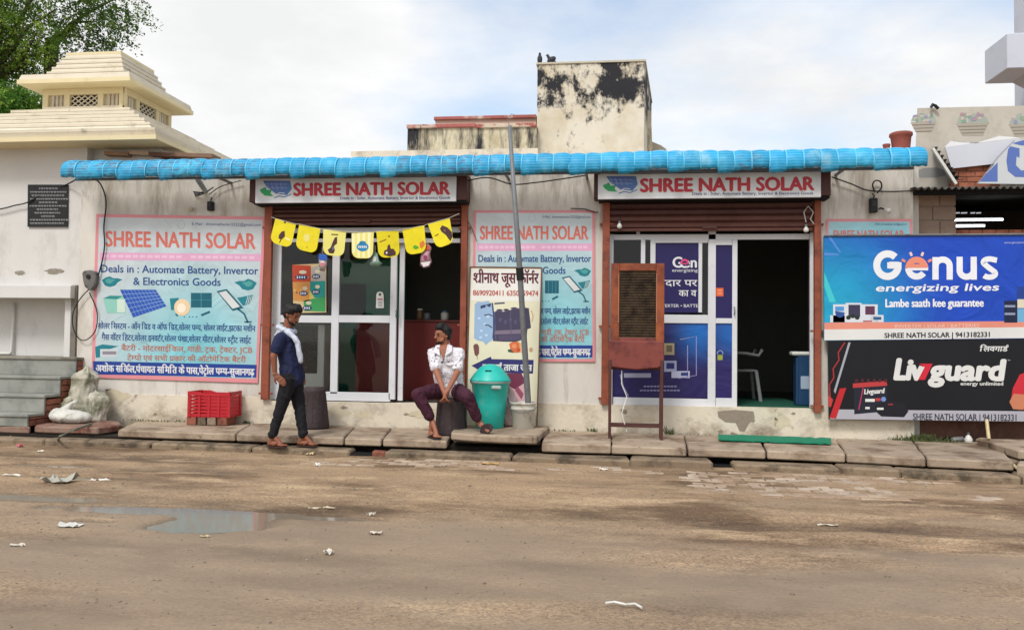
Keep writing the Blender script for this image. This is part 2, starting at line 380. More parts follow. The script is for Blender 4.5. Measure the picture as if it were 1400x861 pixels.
M_dark = mat('plain_black', '#0d0d0e', .9, .2, 5)  # flat black, also paints shade under the housings and in the drain
M_black = mat('black_plastic', '#17181a', .5, .1, 8)
M_room = mat('dim_room_paint', '#6f716c', .9, .08, 2)
M_roomg = mat('emerald_wall_paint', '#1d8a6c', .6, .08, 2)
M_steel = mat('galvanised_pipe', '#74777a', .55, .12, 9, metal=.2, c2='#5f5b58', th=(.55, .7), s2=6)
M_whitep = mat('white_plastic', '#d5d5d0', .4, .05, 6, c2='#a9a597', th=(.56, .75), s2=6)
M_sack = mat('woven_sack_white', '#c9c8c0', .8, .08, 14, c2='#8d897a', th=(.52, .68), s2=7, bump=.004, bscale=90)
M_sackd = mat('woven_sack_dirty', '#b4afa0', .85, .1, 10, c2='#7e7f6a', th=(.46, .58), s2=5, c3='#d2cfc4', th3=(.56, .66), s3=4, bump=.005, bscale=70)
M_glass = glass_mat('shop_glass', (.93, .95, .95), -.015)
M_skin = mat('brown_skin', '#87553f', .55, .08, 14, spec=.35, trans=.05)
M_skinl = mat('warm_brown_skin', '#96614a', .55, .08, 14, spec=.35, trans=.05)
M_hair = mat('black_hair', '#0f0d0d', .6, .2, 60, bump=.004, bscale=160)

# mould on the tank room: black algae where rain runs, a third colour patch with its own mask
def mould(m, strength_nodes, colr=(.022, .022, .026)):
    t = m.node_tree; N = t.nodes; L = t.links; b = N['Principled BSDF']; src = b.inputs['Base Color'].links[0].from_socket
    g = N.new('ShaderNodeNewGeometry'); s = N.new('ShaderNodeSeparateXYZ'); L.new(g.outputs['Position'], s.inputs[0])
    zlo, zhi, wide, stretch, thr = strength_nodes
    mr = N.new('ShaderNodeMapRange'); mr.inputs[1].default_value = zlo; mr.inputs[2].default_value = zhi; mr.inputs[3].default_value = 0; mr.inputs[4].default_value = wide; L.new(s.outputs[2], mr.inputs[0])
    mp = N.new('ShaderNodeMapping'); mp.inputs['Scale'].default_value = stretch; L.new(g.outputs['Position'], mp.inputs[0])
    n = N.new('ShaderNodeTexNoise'); n.inputs['Scale'].default_value = 1.5; n.inputs['Detail'].default_value = 12; n.inputs['Roughness'].default_value = .72; L.new(mp.outputs[0], n.inputs[0])
    a = N.new('ShaderNodeMath'); a.operation = 'ADD'; L.new(n.outputs[0], a.inputs[0]); L.new(mr.outputs[0], a.inputs[1])
    r = N.new('ShaderNodeValToRGB'); r.color_ramp.elements[0].position = thr[0]; r.color_ramp.elements[1].position = thr[1]; r.color_ramp.elements[0].color = (0, 0, 0, 1); r.color_ramp.elements[1].color = (1, 1, 1, 1); L.new(a.outputs[0], r.inputs[0])
    x = N.new('ShaderNodeMix'); x.data_type = 'RGBA'; L.new(r.outputs[0], x.inputs[0]); L.new(src, x.inputs[6]); x.inputs[7].default_value = col(colr)+(1,); L.new(x.outputs[2], b.inputs['Base Color'])
mould(M_mould, (4.7, 5.5, .18, (1.6, 1, 1.1), (.60, .68)))
M_mould2 = mat('mouldy_parapet', '#cbc2a8', .9, .08, 2, c2='#9c8e6c', th=(.5, .7), s2=2, bump=.004, bscale=18)
mould(M_mould2, (4.0, 4.6, .14, (2.6, 1, .5), (.58, .74)))

mould(M_plinth, (.60, .16, .13, (1.2, 1, 1.6), (.58, .80)), '#7d6f5c')
mould(M_wall, (2.5, 3.5, .13, (3.2, 1, .5), (.58, .80)), '#857b6f')
# ------------------------------------------------------------------ road, puddle, pavers
def sm(a, b, x):
    t = min(1, max(0, (x-a)/(b-a))); return t*t*(3-2*t)
PUDS = [(-3.2, -4.32, 1.25, .17), (-2.75, -4.72, .45, .32), (-3.6, -4.75, .22, .06), (-5.3, -4.05, 1.3, .10), (-5.5, -2.55, .5, .12), (-4.9, -3.15, .5, .08), (-1.9, -4.35, .35, .07)]
def hgt(x, y):
    h = noise.noise(Vector((x*.35, y*.9, 0)))*.012 + noise.noise(Vector((x*1.3, y*3.2, 4)))*.007 + noise.noise(Vector((x*5, y*9, 9)))*.0035
    h += .012*sm(-2.2, -1.5, y)
    for ry_, rw_ in ((-2.55, .16), (-4.05, .15), (-5.25, .18)):
        e_ = y-ry_-.18*noise.noise(Vector((x*.22, ry_, 1)))
        if abs(e_) < .6: h += (-.010*math.exp(-(e_/rw_)**2) + .007*math.exp(-((abs(e_)-rw_*1.9)/(rw_*.7))**2))*(.6+.8*noise.noise(Vector((x*.5, ry_*3, 6))))
    if y > -2.1 and abs(x) < 12: h -= .008
    for cx, cy, rx, ry in PUDS:
        d = math.hypot((x-cx)/rx, (y-cy)/ry) + .34*noise.noise(Vector((x*1.8+cx, y*3.5, 2.2))) + .22*noise.noise(Vector((x*6, y*11, 7))); h -= .034*(1-sm(.55, 1.15, d))
    return h + .004
def axis(lo, hi, a, b, fine):
    o = list(np.arange(a, b+1e-6, fine)); s = fine; x = a
    L_ = []
    while x > lo: s *= 1.35; x -= s; L_.append(max(x, lo))
    s = fine; x = o[-1]; H_ = []
    while x < hi: s *= 1.35; x += s; H_.append(min(x, hi))
    return L_[::-1]+o+H_
XS = axis(-400, 400, -9, 6.5, .05); YS = axis(-300, 600, -9.2, -1.2, .035)
V = [(x, y, hgt(x, y)) for y in YS for x in XS]; nx = len(XS)
F = [(j*nx+i, j*nx+i+1, (j+1)*nx+i+1, (j+1)*nx+i) for j in range(len(YS)-1) for i in range(nx-1)]
def road_mat():
    m = mat('muddy_road', '#9a8267', .8, .20, 1.3, stretch=(.6, 1.5, 1), c2='#69543f', th=(.46, .60), s2=.9, bump=.007, bscale=34, c3='#b29a7b', th3=(.52, .66), s3=2.1)
    t = m.node_tree; N = t.nodes; L = t.links; b = N['Principled BSDF']
    src = b.inputs['Base Color'].links[0].from_socket; g = N.new('ShaderNodeNewGeometry'); s = N.new('ShaderNodeSeparateXYZ'); L.new(g.outputs['Position'], s.inputs[0])
    # grit: pale and dark grains
    v = N.new('ShaderNodeTexVoronoi'); v.inputs['Scale'].default_value = 78; L.new(g.outputs['Position'], v.inputs[0])
    r = N.new('ShaderNodeValToRGB'); r.color_ramp.elements[0].position = .0; r.color_ramp.elements[1].position = 1; r.color_ramp.elements[0].color = (.50, .49, .48, 1); r.color_ramp.elements[1].color = (1.5, 1.48, 1.46, 1)
    sp = N.new('ShaderNodeSeparateColor'); L.new(v.outputs['Color'], sp.inputs[0]); L.new(sp.outputs[0], r.inputs[0])
    x = N.new('ShaderNodeMix'); x.data_type = 'RGBA'; x.blend_type = 'MULTIPLY'; L.new(src, x.inputs[6]); L.new(r.outputs[0], x.inputs[7])
    mr = N.new('ShaderNodeMapRange'); mr.inputs[1].default_value = -2.2; mr.inputs[2].default_value = -5.5; mr.inputs[3].default_value = .35; mr.inputs[4].default_value = .85; L.new(s.outputs[1], mr.inputs[0]); L.new(mr.outputs[0], x.inputs[0])
    # tar base showing greyer through the mud towards the middle of the road
    n = N.new('ShaderNodeTexNoise'); n.inputs['Scale'].default_value = .8; n.inputs['Detail'].default_value = 8; mpn = N.new('ShaderNodeMapping'); mpn.inputs['Scale'].default_value = (.35, 1.5, 1); L.new(g.outputs['Position'], mpn.inputs[0]); L.new(mpn.outputs[0], n.inputs[0])
    mr2 = N.new('ShaderNodeMapRange'); mr2.inputs[1].default_value = -3.2; mr2.inputs[2].default_value = -5.6; mr2.inputs[3].default_value = -.12; mr2.inputs[4].default_value = .22; L.new(s.outputs[1], mr2.inputs[0])
    a = N.new('ShaderNodeMath'); a.operation = 'ADD'; L.new(n.outputs[0], a.inputs[0]); L.new(mr2.outputs[0], a.inputs[1])
    r2 = N.new('ShaderNodeValToRGB'); r2.color_ramp.elements[0].position = .48; r2.color_ramp.elements[1].position = .68; r2.color_ramp.elements[0].color = (0, 0, 0, 1); r2.color_ramp.elements[1].color = (.8, .8, .8, 1); L.new(a.outputs[0], r2.inputs[0])
    y = N.new('ShaderNodeMix'); y.data_type = 'RGBA'; L.new(r2.outputs[0], y.inputs[0]); L.new(x.outputs[2], y.inputs[6]); y.inputs[7].default_value = col('#8c7b68')+(1,)
    # wet mud just above the water line is darker and glossier
    w = N.new('ShaderNodeMapRange'); w.inputs[1].default_value = -.016; w.inputs[2].default_value = .004; w.inputs[3].default_value = 1; w.inputs[4].default_value = 0; L.new(s.outputs[2], w.inputs[0])
    z = N.new('ShaderNodeMix'); z.data_type = 'RGBA'; z.blend_type = 'MULTIPLY'; L.new(w.outputs[0], z.inputs[0]); L.new(y.outputs[2], z.inputs[6]); z.inputs[7].default_value = (.55, .54, .52, 1)
    L.new(z.outputs[2], b.inputs['Base Color'])
    q = N.new('ShaderNodeMapRange'); q.inputs[3].default_value = .82; q.inputs[4].default_value = .35; L.new(w.outputs[0], q.inputs[0]); L.new(q.outputs[0], b.inputs['Roughness'])
    return m
me = bpy.data.meshes.new('road'); me.from_pydata(V, [], F); me.materials.append(road_mat())
for p in me.polygons: p.use_smooth = True
road = props(link('road', me), kind='structure')
mw = bpy.data.materials.new('puddle_water'); mw.use_nodes = True; b = mw.node_tree.nodes['Principled BSDF']
b.inputs['Base Color'].default_value = (.22, .18, .135, 1); b.inputs['Roughness'].default_value = .07; b.inputs['IOR'].default_value = 1.33; b.inputs['Specular IOR Level'].default_value = .5
nn = mw.node_tree.nodes.new('ShaderNodeTexNoise'); nn.inputs['Scale'].default_value = 7; bmp = mw.node_tree.nodes.new('ShaderNodeBump'); bmp.inputs['Distance'].default_value = .0006; mw.node_tree.links.new(nn.outputs[0], bmp.inputs['Height']); mw.node_tree.links.new(bmp.outputs[0], b.inputs['Normal'])
o = MB().add([(-8, -5.6, -.0135), (-1.6, -5.6, -.0135), (-1.6, -2.0, -.0135), (-8, -2.0, -.0135)], [(0, 1, 2, 3)]).build('puddle', mw); props(o, kind='structure')

M_pav = mat('paving_brick', '#b3a392', .8, .08, 9, c2='#97806a', th=(.42, .56), s2=2.6, rnd=.10, bump=.003, bscale=40)
pm = MB().box(-.098, .098, -.048, .048, -.03, 0).build('paving_brick', M_pav, road, .006).data
bpy.data.objects.remove(bpy.data.objects['paving_brick'])
npav = 0
def pavers(cx0, cx1, cy0, cy1, thr, seed):
    global npav
    y = cy0; row = 0
    while y < cy1:
        x = cx0 + (.1 if row % 2 else 0)
        while x < cx1:
            q = noise.noise(Vector((x*.9+seed, y*1.6, seed))) + .25*noise.noise(Vector((x*4, y*4, 1)))
            edge = min(x-cx0, cx1-x)/.7; edge = min(1, edge)*.25 + min(1, min(y-cy0, cy1-y)/.3)*.12
            if q+edge > thr and npav < 290:
                o = link('paving_brick', pm, road, (x+random.uniform(-.004, .004), y+random.uniform(-.004, .004), hgt(x, y)+.0015+random.uniform(-.004, .004)))
                o.rotation_euler = (random.uniform(-.02, .02), random.uniform(-.015, .015), random.uniform(-.025, .025)); npav += 1
            x += .205
        y += .104; row += 1
pavers(.75, 3.25, -2.85, -1.66, -.10, 5.0)
pavers(-3.1, -.7, -1.95, -1.42, .12, 2.0)
pavers(-.6, .6, -1.85, -1.55, .16, 9.0)

# ------------------------------------------------------------------ pavement slabs, kerb stones, drain
SZ, LZ = .185, .08
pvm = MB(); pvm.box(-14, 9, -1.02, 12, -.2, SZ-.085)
pav = pvm.build('pavement', mat('shade_dark_earth', '#231d17', .95, .2, 6, bump=.01, bscale=25)); props(pav, kind='structure')  # earth darkened to paint the shade inside the drain gap
def fy(px): return float(np.interp(px, [-200, 160, 400, 700, 1100, 1290, 1500], [-1.0, -1.04, -1.18, -1.26, -1.34, -1.60, -1.72]))
def gx(px, Y): return W(px, 600, Y).x
def rough_slab(name, pts, z0, z1, m, parent, jit=.008, bevel=.012):
    """stone slab: outline subdivided and chipped, arrises rounded"""
    P2 = []
    n = len(pts)
    for i in range(n):
        a = Vector(pts[i]); b_ = Vector(pts[(i+1) % n]); k = max(1, int((b_-a).length/.22))
        for j in range(k):
            q = a.lerp(b_, j/k); P2.append((q.x+random.uniform(-jit, jit), q.y+random.uniform(-jit, jit)))
    tl = random.uniform(-.008, .008)
    mbb = MB(); k = len(P2); xm = sum(p[0] for p in P2)/k
    mbb.v = [(x, y, z0) for x, y in P2]+[(x, y, z1+(x-xm)*tl+random.uniform(-.003, .003)) for x, y in P2]
    mbb.f = [tuple(range(k-1, -1, -1)), tuple(range(k, 2*k))]+[(i, (i+1) % k, k+(i+1) % k, k+i) for i in range(k)]
    return mbb.build(name, m, parent, bevel)
seams = [-330, -190, -60, 160, 322, 470, 523, 612, 740, 836, 940, 1048, 1157, 1267, 1386]
for a, c in zip(seams[:-1], seams[1:]):
    if a >= 612 and c <= 740:
        rough_slab('slab', [(gx(a+4, -.9), -.75), (gx(c-3, -.9), -.75), (gx(c-3, 0), -.0), (gx(a+4, 0), -.0)], SZ-.085, SZ-.004, M_slab, pav); continue
    if c <= 160: continue
    ya, yc = fy(a), fy(c); dz = random.uniform(-.008, .008)
    # the outer row of slabs and the inner row by the wall
    rough_slab('slab', [(gx(a, ya)+.008, ya), (gx(c, yc)-.008, yc), (gx(c, -.45)-.008, -.02), (gx(a, -.45)+.008, -.02)], SZ-.088, SZ+dz, M_slab, pav)
# left of the shop: broken red-edged slab and the slab under the steps
M_rslab = mat('red_sandstone_slab', '#8a7264', .88, .12, 5, c2='#6a4034', th=(.45, .6), s2=3.2, bump=.007, bscale=22, rnd=.05)
yl = -1.0
rough_slab('slab', [(gx(45, yl), yl), (gx(134, yl), yl), (gx(152, -.8), -.82), (gx(166, -.6), -.6), (gx(160, -.3), -.25), (gx(120, 0), -.02), (gx(45, -.3), -.02)], .11, SZ+.012, M_rslab, pav, .02, .016)
rough_slab('slab', [(-9.9, yl), (gx(42, yl), yl), (gx(44, 0), -.02), (-9.9, -.02)], .10, SZ-.008, M_rslab, pav, .012)
rough_slab('slab', [(-13, yl), (-9.95, yl), (-9.95, -.02), (-13, -.02)], .10, SZ-.008, M_rslab, pav, .012)
# the thick slab laid loose over the drain
RZ = .262
rough_slab('slab', [(gx(615, -1.15), -1.12), (gx(668, -1.3), -1.27), (gx(734, -1.3), -1.30), (gx(752, -.05), -.14), (gx(627, -.1), -.14)], RZ-.085, RZ, M_slab, pav, .008, .016)
# right end, past the shop: tilted broken slabs
rough_slab('slab', [(gx(1385, -1.2), -1.35), (gx(1339, -.4), -.35), (gx(1430, -.3), -.3), (gx(1560, -.3), -.3), (gx(1560, -1.3), -1.45)], SZ-.02, SZ+.075, M_slab, pav, .015, .016)
rough_slab('slab', [(gx(1388, -1.75), -1.75), (gx(1600, -1.8), -1.8), (gx(1600, -1.4), -1.5), (gx(1390, -1.5), -1.5)], .05, SZ-.01, M_slab, pav, .015, .016)
rough_slab('slab', [(gx(1270, -.1), -.1), (gx(1330, -.1), -.1), (gx(1395, -1.0), -1.3), (gx(1290, -1.4), -1.4)], SZ-.1, SZ-.03, M_kerb, pav, .02, .016)
kerb = props(MB().box(-14, 9, -1.0, -.98, -.15, .05).build('kerb', M_kerb), kind='structure')
def ky(px): return float(np.interp(px, [-200, 160, 400, 700, 1100, 1290, 1500], [-1.22, -1.26, -1.40, -1.47, -1.58, -1.84, -1.95]))
ks = [-300, -120, 60, 205, 345, 478, 506, 524, 700, 862, 975, 1003, 1150, 1232, 1398, 1500]
for a, c in zip(ks[:-1], ks[1:]):
    if (a, c) in ((478, 506), (506, 524), (975, 1003)):
        if a == 506: rough_slab('kerb_stone', [(gx(a, ky(a)), ky(a)+.05), (gx(c, ky(c)), ky(c)+.03), (gx(c, ky(c)), ky(c)+.14), (gx(a, ky(a)), ky(a)+.16)], -.1, LZ-.015, M_brick, kerb, .01, .01)
        continue
    ya, yc = ky(a), ky(c); z = LZ+random.uniform(-.012, .008)
    if a >= 1150: z += .01
    rough_slab('kerb_stone', [(gx(a, ya)+.01, ya), (gx(c, yc)-.01, yc), (gx(c, yc)-.01, min(yc+.30, -1.02)), (gx(a, ya)+.01, min(ya+.30, -1.02))], -.12, z, M_kerb, kerb, .016, .02)
# raised bed behind the kerb stones, black to paint the drain's deep shade
props(MB().box(-14, gx(430, -1.3), -1.20, -1.025, -.1, .022).box(gx(430, -1.3)+.002, 6, -1.37, -1.025, -.1, .022).build('drain_shade_bed', M_dark), kind='structure')

# ------------------------------------------------------------------ shop building
xL, x1, x2, x3, x4, xR = [W(p, 430, 0).x for p in (106.5, 371, 631, 831, 1114, 1249)]
zt = W(700, 224, 0).z; z_l = W(700, 276, 0).z; s1 = W(500, 547, 0).z; s2 = W(970, 553.5, 0).z; zs = .10
shop = thing('shop_building', 'single storey cream plastered shop building with two glazed shopfronts under a blue roof edge', 'building', (0, .1, zs))
TH = .22
w = MB()
for a, c in ((xL, x1), (x2, x3), (x4, xR)): w.box(a, c, 0, TH, s1+.01, zt)
for a, c in ((x1, x2), (x3, x4)): w.box(a, c, 0, TH, z_l, zt)
w.box(xL, xL+TH, TH, 5.2, zs, zt); w.box(xR-TH, xR, TH, 5.2, zs, zt); w.box(xL, xR, 5.0, 5.2, zs, zt-.01)
w.build('wall', M_wall, shop)
p = MB()
for a, c, z in ((xL, x1, s1+.01), (x1, x2, s1-.03), (x2, x3, s1+.01), (x3, x4, s2-.02), (x4, xR, s2+.02)): p.box(a, c, -.012, TH, zs, z)
p.build('plinth', M_plinth, shop)
# ledge of concrete where the plinth has lost its plaster
fp = Face(shop, -.0135)
fp.poly([(981, 562), (1004, 560), (1030, 562), (1032, 571), (1024, 579), (1018, 590), (1011, 589), (1006, 578), (992, 577), (982, 570)], mat('bare_grey_render', '#8c8073', .95, .12, 20, bump=.003, bscale=70), 1, 'bare_render')
mat('patch_render', '#c8bda5', .95, .10, 9, bump=.003, bscale=40)
def noisy(cx_, cy_, rx, ry, sd): return [(cx_+rx*math.cos(a)*(1+.9*noise.noise(Vector((math.cos(a)*1.6, math.sin(a)*1.6, sd)))), cy_+ry*math.sin(a)*(1+.9*noise.noise(Vector((math.cos(a)*2.2, math.sin(a)*2.2, sd+5))))) for a in np.linspace(0, 2*PI, 34)[:-1]]
for a_ in ((585, 566, 24, 7, 1), (463, 562, 13, 9, 2), (497, 566, 9, 6, 7), (880, 573, 18, 4, 3), (700, 560, 30, 9, 4), (1070, 577, 16, 7, 6)): fp.poly(noisy(*a_), MATS['patch_render'], 1, 'bare_render')
fp.poly(noisy(155, 540, 15, 9, 9), MATS['patch_render'], 1, 'bare_render')
for k, (px, py, r_) in enumerate(((1030, 575, 3), (985, 590, 4), (1002, 594, 5), (853, 562, 5), (470, 557, 4), (555, 566, 3), (1085, 565, 3), (212, 566, 3), (345, 520, 3))): fp.poly(noisy(px, py, r_, r_*.6, k+20), mat('bare_grey_render', '#8c8073'), 2, 'chip')
bx('roof_slab', M_wall, shop, xL-.02, xR+.02, -.10, 5.22, zt, zt+.09, .01)
bx('parapet', mat('parapet_plaster', '#d5ccba', .9, .1, 3, c2='#8d8272', th=(.5, .7), s2=3), shop, W(480, 207, .3).x, W(735, 207, .3).x, .3, .45, zt+.09, W(600, 205, .3).z)
# rooms
xm = (x2+x3)/2
fl = MB().box(xL+TH, xR-TH, TH, 5, s1-.06, s1-.03); fl.build('room_floor', mat('dark_tile_floor', '#3c4a44', .35, .1, 3), shop)
bx('ceiling', M_room, shop, xL+TH, xR-TH, TH, 5, z_l+.05, z_l+.12)
bx('room_partition', M_room, shop, xm-.06, xm+.06, TH, 5, s1-.03, z_l+.05)
bx('room_wall', M_room, shop, xL+TH+.002, xm-.06, 2.6, 2.7, s1-.03, z_l+.05)
bx('room_wall', M_room, shop, xm+.06, xR-TH, 4.2, 4.3, s1-.03, z_l+.05)
dmat = mat('green_door_mat', '#15503f', .95, .15, 30, bump=.003, bscale=120)

# ------------------------------------------------------------------ shutters, housings, guide channels
def shutter(pxl, pxr, ytop, ybot, hy0, hy1, label, hx0, hx1, xp):
    X0, X1, Z0, Z1 = R(hx0, hx1, hy0, hy1, -.26)
    t = thing('rolling_shutter', label, 'rolling shutter', ((X0+X1)/2, -.1, Z0))
    bx('housing', M_brown, t, X0, X1, -.26, -.003, Z0+.02, Z1+.06, .004)
    bx('underside_shade', M_dark, t, X0+.06, X1-.01, -.25, -.02, Z0-.01, Z0+.018)  # black strip paints the shade under the housing
    a = W(pxl, 290, -.03).x; c = W(pxr, 290, -.03).x; zt_ = W((pxl+pxr)/2, ytop-6, -.03).z; zb = W((pxl+pxr)/2, ybot, -.03).z
    n = 5; hgt_ = (zt_-zb)/n
    sm_ = MB()
    for i in range(6):
        sm_.v.append((0, 0, 0))
    for i in range(n):
        z = zb+i*hgt_; pr = [(a, -.02, z), (a, -.045, z+hgt_*.2), (a, -.045, z+hgt_*.7), (a, -.02, z+hgt_*.97)]
        MB().prism(pr, (c-a, 0, 0)).build('shutter_slat', M_brown2 if i < 2 else M_brown, t)
    bx('bottom_bar', M_brown2, t, a, c, -.055, -.012, zb-.035, zb-.002, .003)
    MB().box((a+c)/2-.09, (a+c)/2+.09, -.075, -.056, zb-.01, zb+.03).build('lock_plate', M_brown, t, .003)
    for (px0, px1, y0, y1) in xp:
        X0_, X1_, Z0_, Z1_ = R(px0, px1, y0, y1, -.05)
        g = bx('guide_channel', M_rust, t, X0_, X1_, -.075, -.014, Z0_, Z1_, .004)
        off = wloc(g)
        for yy in (.12, .62, .97):
            z = Z1_-(Z1_-Z0_)*yy; MB().box(X0_-.035, X1_+.035, -.055, -.014, z-.012, z+.012).build('bracket', M_rust, g)
    return t
shutter(371, 630, 278, 304, 245, 277, 'brown roller shutter rolled up over the shopfront with yellow bunting', 341, 638, [(360, 370.5, 279, 546), (629.5, 638, 279, 546)])
shutter(834, 1110, 273, 312, 238, 271, 'brown roller shutter rolled up above the doorway beside the cooler stand', 812, 1136, [(823, 833, 273, 553), (1113, 1122, 272, 564)])

# ------------------------------------------------------------------ shopfront glazing
def frame_bars(t, bars, Y, d=.045, m=None):
    for (a, y0, c, y1) in bars:
        X0, X1, Z0, Z1 = R(a, c, y0, y1, Y); dd = d + (.006 if (c-a) > (y1-y0) else 0)
        bx('frame_bar', m or M_alu, t, X0, X1, Y, Y+dd, Z0, Z1, .003)
def pane(t, a, y0, c, y1, Y, m=None):
    X0, X1, Z0, Z1 = R(a, c, y0, y1, Y); return bx('glass_pane', m or M_glass, t, X0, X1, Y+.018, Y+.024, Z0, Z1)
YF = .06
f1 = thing('glazed_shopfront', 'white framed glass shopfront behind the yellow bunting, its right side open', 'shopfront', (W(460, 547, YF).x, YF, s1-.03))
frame_bars(f1, [(372, 318, 383, 546), (453, 326, 463, 538), (533, 318, 541.5, 546), (383, 326, 533, 331), (383, 431, 453, 441), (463, 431, 533, 441), (383, 535.5, 533, 547.5), (541.5, 326, 629, 332), (372, 311, 629, 318)], YF)
frame_bars(f1, [(545, 332, 552, 547.5)], YF+.055, .03)
for q in ((383, 331, 453, 431), (383, 441, 453, 535.5), (463, 331, 533, 431), (463, 441, 533, 535.5)): pane(f1, *q, YF)
hx = W(543.5, 428, YF-.02)
MB().tube([(hx.x-.01, YF, hx.z+.05), (hx.x-.01, YF-.05, hx.z+.03), (hx.x-.01, YF-.05, hx.z-.04), (hx.x-.01, YF, hx.z-.06)], .009, 8).build('door_handle', M_steel, f1, smooth=True)
f2 = thing('glazed_shopfront', 'white framed glass shopfront with dark blue window posters and a dark open doorway', 'shopfront', (W(970, 556, YF).x, YF, s2-.02))
frame_bars(f2, [(832, 320, 838, 557), (838, 320, 1107, 327.5), (876, 327.5, 882, 430), (889, 327.5, 896, 430), (955, 332, 960, 427), (968, 312, 978.5, 557), (1001, 327.5, 1008, 557), (1107.5, 318, 1113.5, 557), (838, 430, 968, 441.5), (978.5, 435, 1001, 442), (838, 544, 968, 557), (978.5, 544, 1001, 557), (896, 327.5, 968, 332), (978.5, 327.5, 1001, 335), (870, 312, 875, 320)], YF)
for q in ((838, 327.5, 876, 430), (838, 441.5, 968, 544), (896, 332, 955, 427), (978.5, 335, 1001, 435), (978.5, 442, 1001, 544), (960, 332, 968, 430), (882, 327.5, 889, 430)): pane(f2, *q, YF)
hx = W(1004, 424, YF-.02); MB().tube([(hx.x, YF, hx.z+.04), (hx.x, YF-.04, hx.z+.03), (hx.x, YF-.04, hx.z-.04), (hx.x, YF, hx.z-.05)], .007, 8).build('door_handle', M_steel, f2, smooth=True)

# posters on the second shopfront's glass
def grad_mat(name, c1, c2, cx, cz, r, rough=.4, c3=None):
    """printed radial blend between two inks round a point of the print"""
    m = bpy.data.materials.new(name); m.use_nodes = True; N = m.node_tree.nodes; L = m.node_tree.links; b = N['Principled BSDF']
    g = N.new('ShaderNodeNewGeometry'); s = N.new('ShaderNodeVectorMath'); s.operation = 'SUBTRACT'; L.new(g.outputs['Position'], s.inputs[0]); s.inputs[1].default_value = (cx, 0, cz)
    q = N.new('ShaderNodeVectorMath'); q.operation = 'MULTIPLY'; q.inputs[1].default_value = (1, 0, 1); L.new(s.outputs[0], q.inputs[0])
    l = N.new('ShaderNodeVectorMath'); l.operation = 'LENGTH'; L.new(q.outputs[0], l.inputs[0])
    mr = N.new('ShaderNodeMapRange'); mr.interpolation_type = 'SMOOTHSTEP'; mr.inputs[1].default_value = 0; mr.inputs[2].default_value = r; L.new(l.outputs['Value'], mr.inputs[0])
    x = N.new('ShaderNodeMix'); x.data_type = 'RGBA'; L.new(mr.outputs[0], x.inputs[0]); x.inputs[6].default_value = col(c1)+(1,); x.inputs[7].default_value = col(c2)+(1,)
    n = N.new('ShaderNodeTexNoise'); n.inputs['Scale'].default_value = 2.5; n.inputs['Detail'].default_value = 6; L.new(g.outputs['Position'], n.inputs[0])
    hs = N.new('ShaderNodeHueSaturation'); m2 = N.new('ShaderNodeMapRange'); m2.inputs[3].default_value = .78; m2.inputs[4].default_value = 1.16; L.new(n.outputs[0], m2.inputs[0]); L.new(m2.outputs[0], hs.inputs['Value']); L.new(x.outputs[2], hs.inputs['Color'])
    nb = N.new('ShaderNodeTexNoise'); nb.inputs['Scale'].default_value = 2.2; nb.inputs['Detail'].default_value = 3; nb.inputs['Distortion'].default_value = 1.5; L.new(g.outputs['Position'], nb.inputs[0]); bm = N.new('ShaderNodeBump'); bm.inputs['Strength'].default_value = 1; bm.inputs['Distance'].default_value = .025; L.new(nb.outputs[0], bm.inputs['Height']); L.new(bm.outputs[0], b.inputs['Normal'])
    L.new(hs.outputs[0], b.inputs['Base Color']); b.inputs['Roughness'].default_value = rough; b.inputs['Specular IOR Level'].default_value = .3
    return m
def board(name, label, cat, quad, Y, th, m, group=None, pt=None, nrm=None, edge=None):
    """a rigid sheet: its face follows the quad, its body goes th back"""
    n = (nrm or NY).normalized(); p0 = pt or Vector((0, Y, 0))
    P3 = [onpl(a, b_, p0, n) for a, b_ in quad]; lo = min(P3, key=lambda q: q.z); c = sum(P3, Vector())/len(P3); base = Vector((c.x, c.y, lo.z))
    t = thing(name, label, cat, base, group)
    MB().prism(P3, -n*th).build('panel', m, t)
    f = Face(t, pt=p0, nrm=n); return t, f
WHITE = ink('#d9dade'); NAVY = ink('#2a2560')
DKB = ink('#241f55')
def win_poster(label, q, m, Y=YF+.016): return board('window_poster', label, 'poster', q, Y, .001, m)
t, f = win_poster('upper dark blue window poster reading Gen with white Hindi words', [(896, 332), (955, 332), (955, 427.3), (896, 427.3)], DKB)
f.text('Gen', 919, 953.5, 365.5, 365.5, 14, WHITE, bold=.04); f.poly(ell(936, 360, 6.2, 5.0), DKB, 5); 
f.line(arc(936, 360.2, 4.6, 5, 0, -180, 14), 2.6, ink('#d8487a'), 6); f.line([(931, 360.5), (940, 360.5)], 1.8, ink('#d8487a'), 6); f.line(arc(936, 360.2, 4.6, 5, 180, 50, 12), 2.4, WHITE, 6)
f.text('energizing', 918.5, 954, 371.5, 371.5, 4.2, WHITE)
f.text('नदार पर', 900, 953, 391, 391, 8, WHITE, bold=.02); f.text('का व', 928, 952, 405, 405, 8, WHITE, bold=.02); f.text('INVERTER • BATTE', 898, 954.5, 420, 420, 4.2, WHITE)
t, f = win_poster('narrow blue window poster with an orange square in the door panel', [(978.7, 335), (1001, 335), (1001, 435), (978.7, 435)], DKB)
f.rect(979, 393.5, 989, 405, ink('#d8643a'), 2); f.line([(981, 397), (987, 397)], 1, ink('#f0b090'), 3); f.line([(981, 401), (987, 401)], 1, ink('#f0b090'), 3)
wp = W(958, 455, YF)
t, f = win_poster('large lower blue window poster with pictures of inverters and a white door outline', [(838, 441.7), (968, 441.7), (968, 544), (838, 544)], grad_mat('poster_blue_blend', '#1c64b4', '#262058', wp.x, wp.z, .5))
f.line([(930, 464), (952, 459.5), (952, 513), (928, 517)], 1.2, ink('#8d8cb8'), 2); f.line([(940, 472), (940, 515)], 1.2, ink('#8d8cb8'), 2)
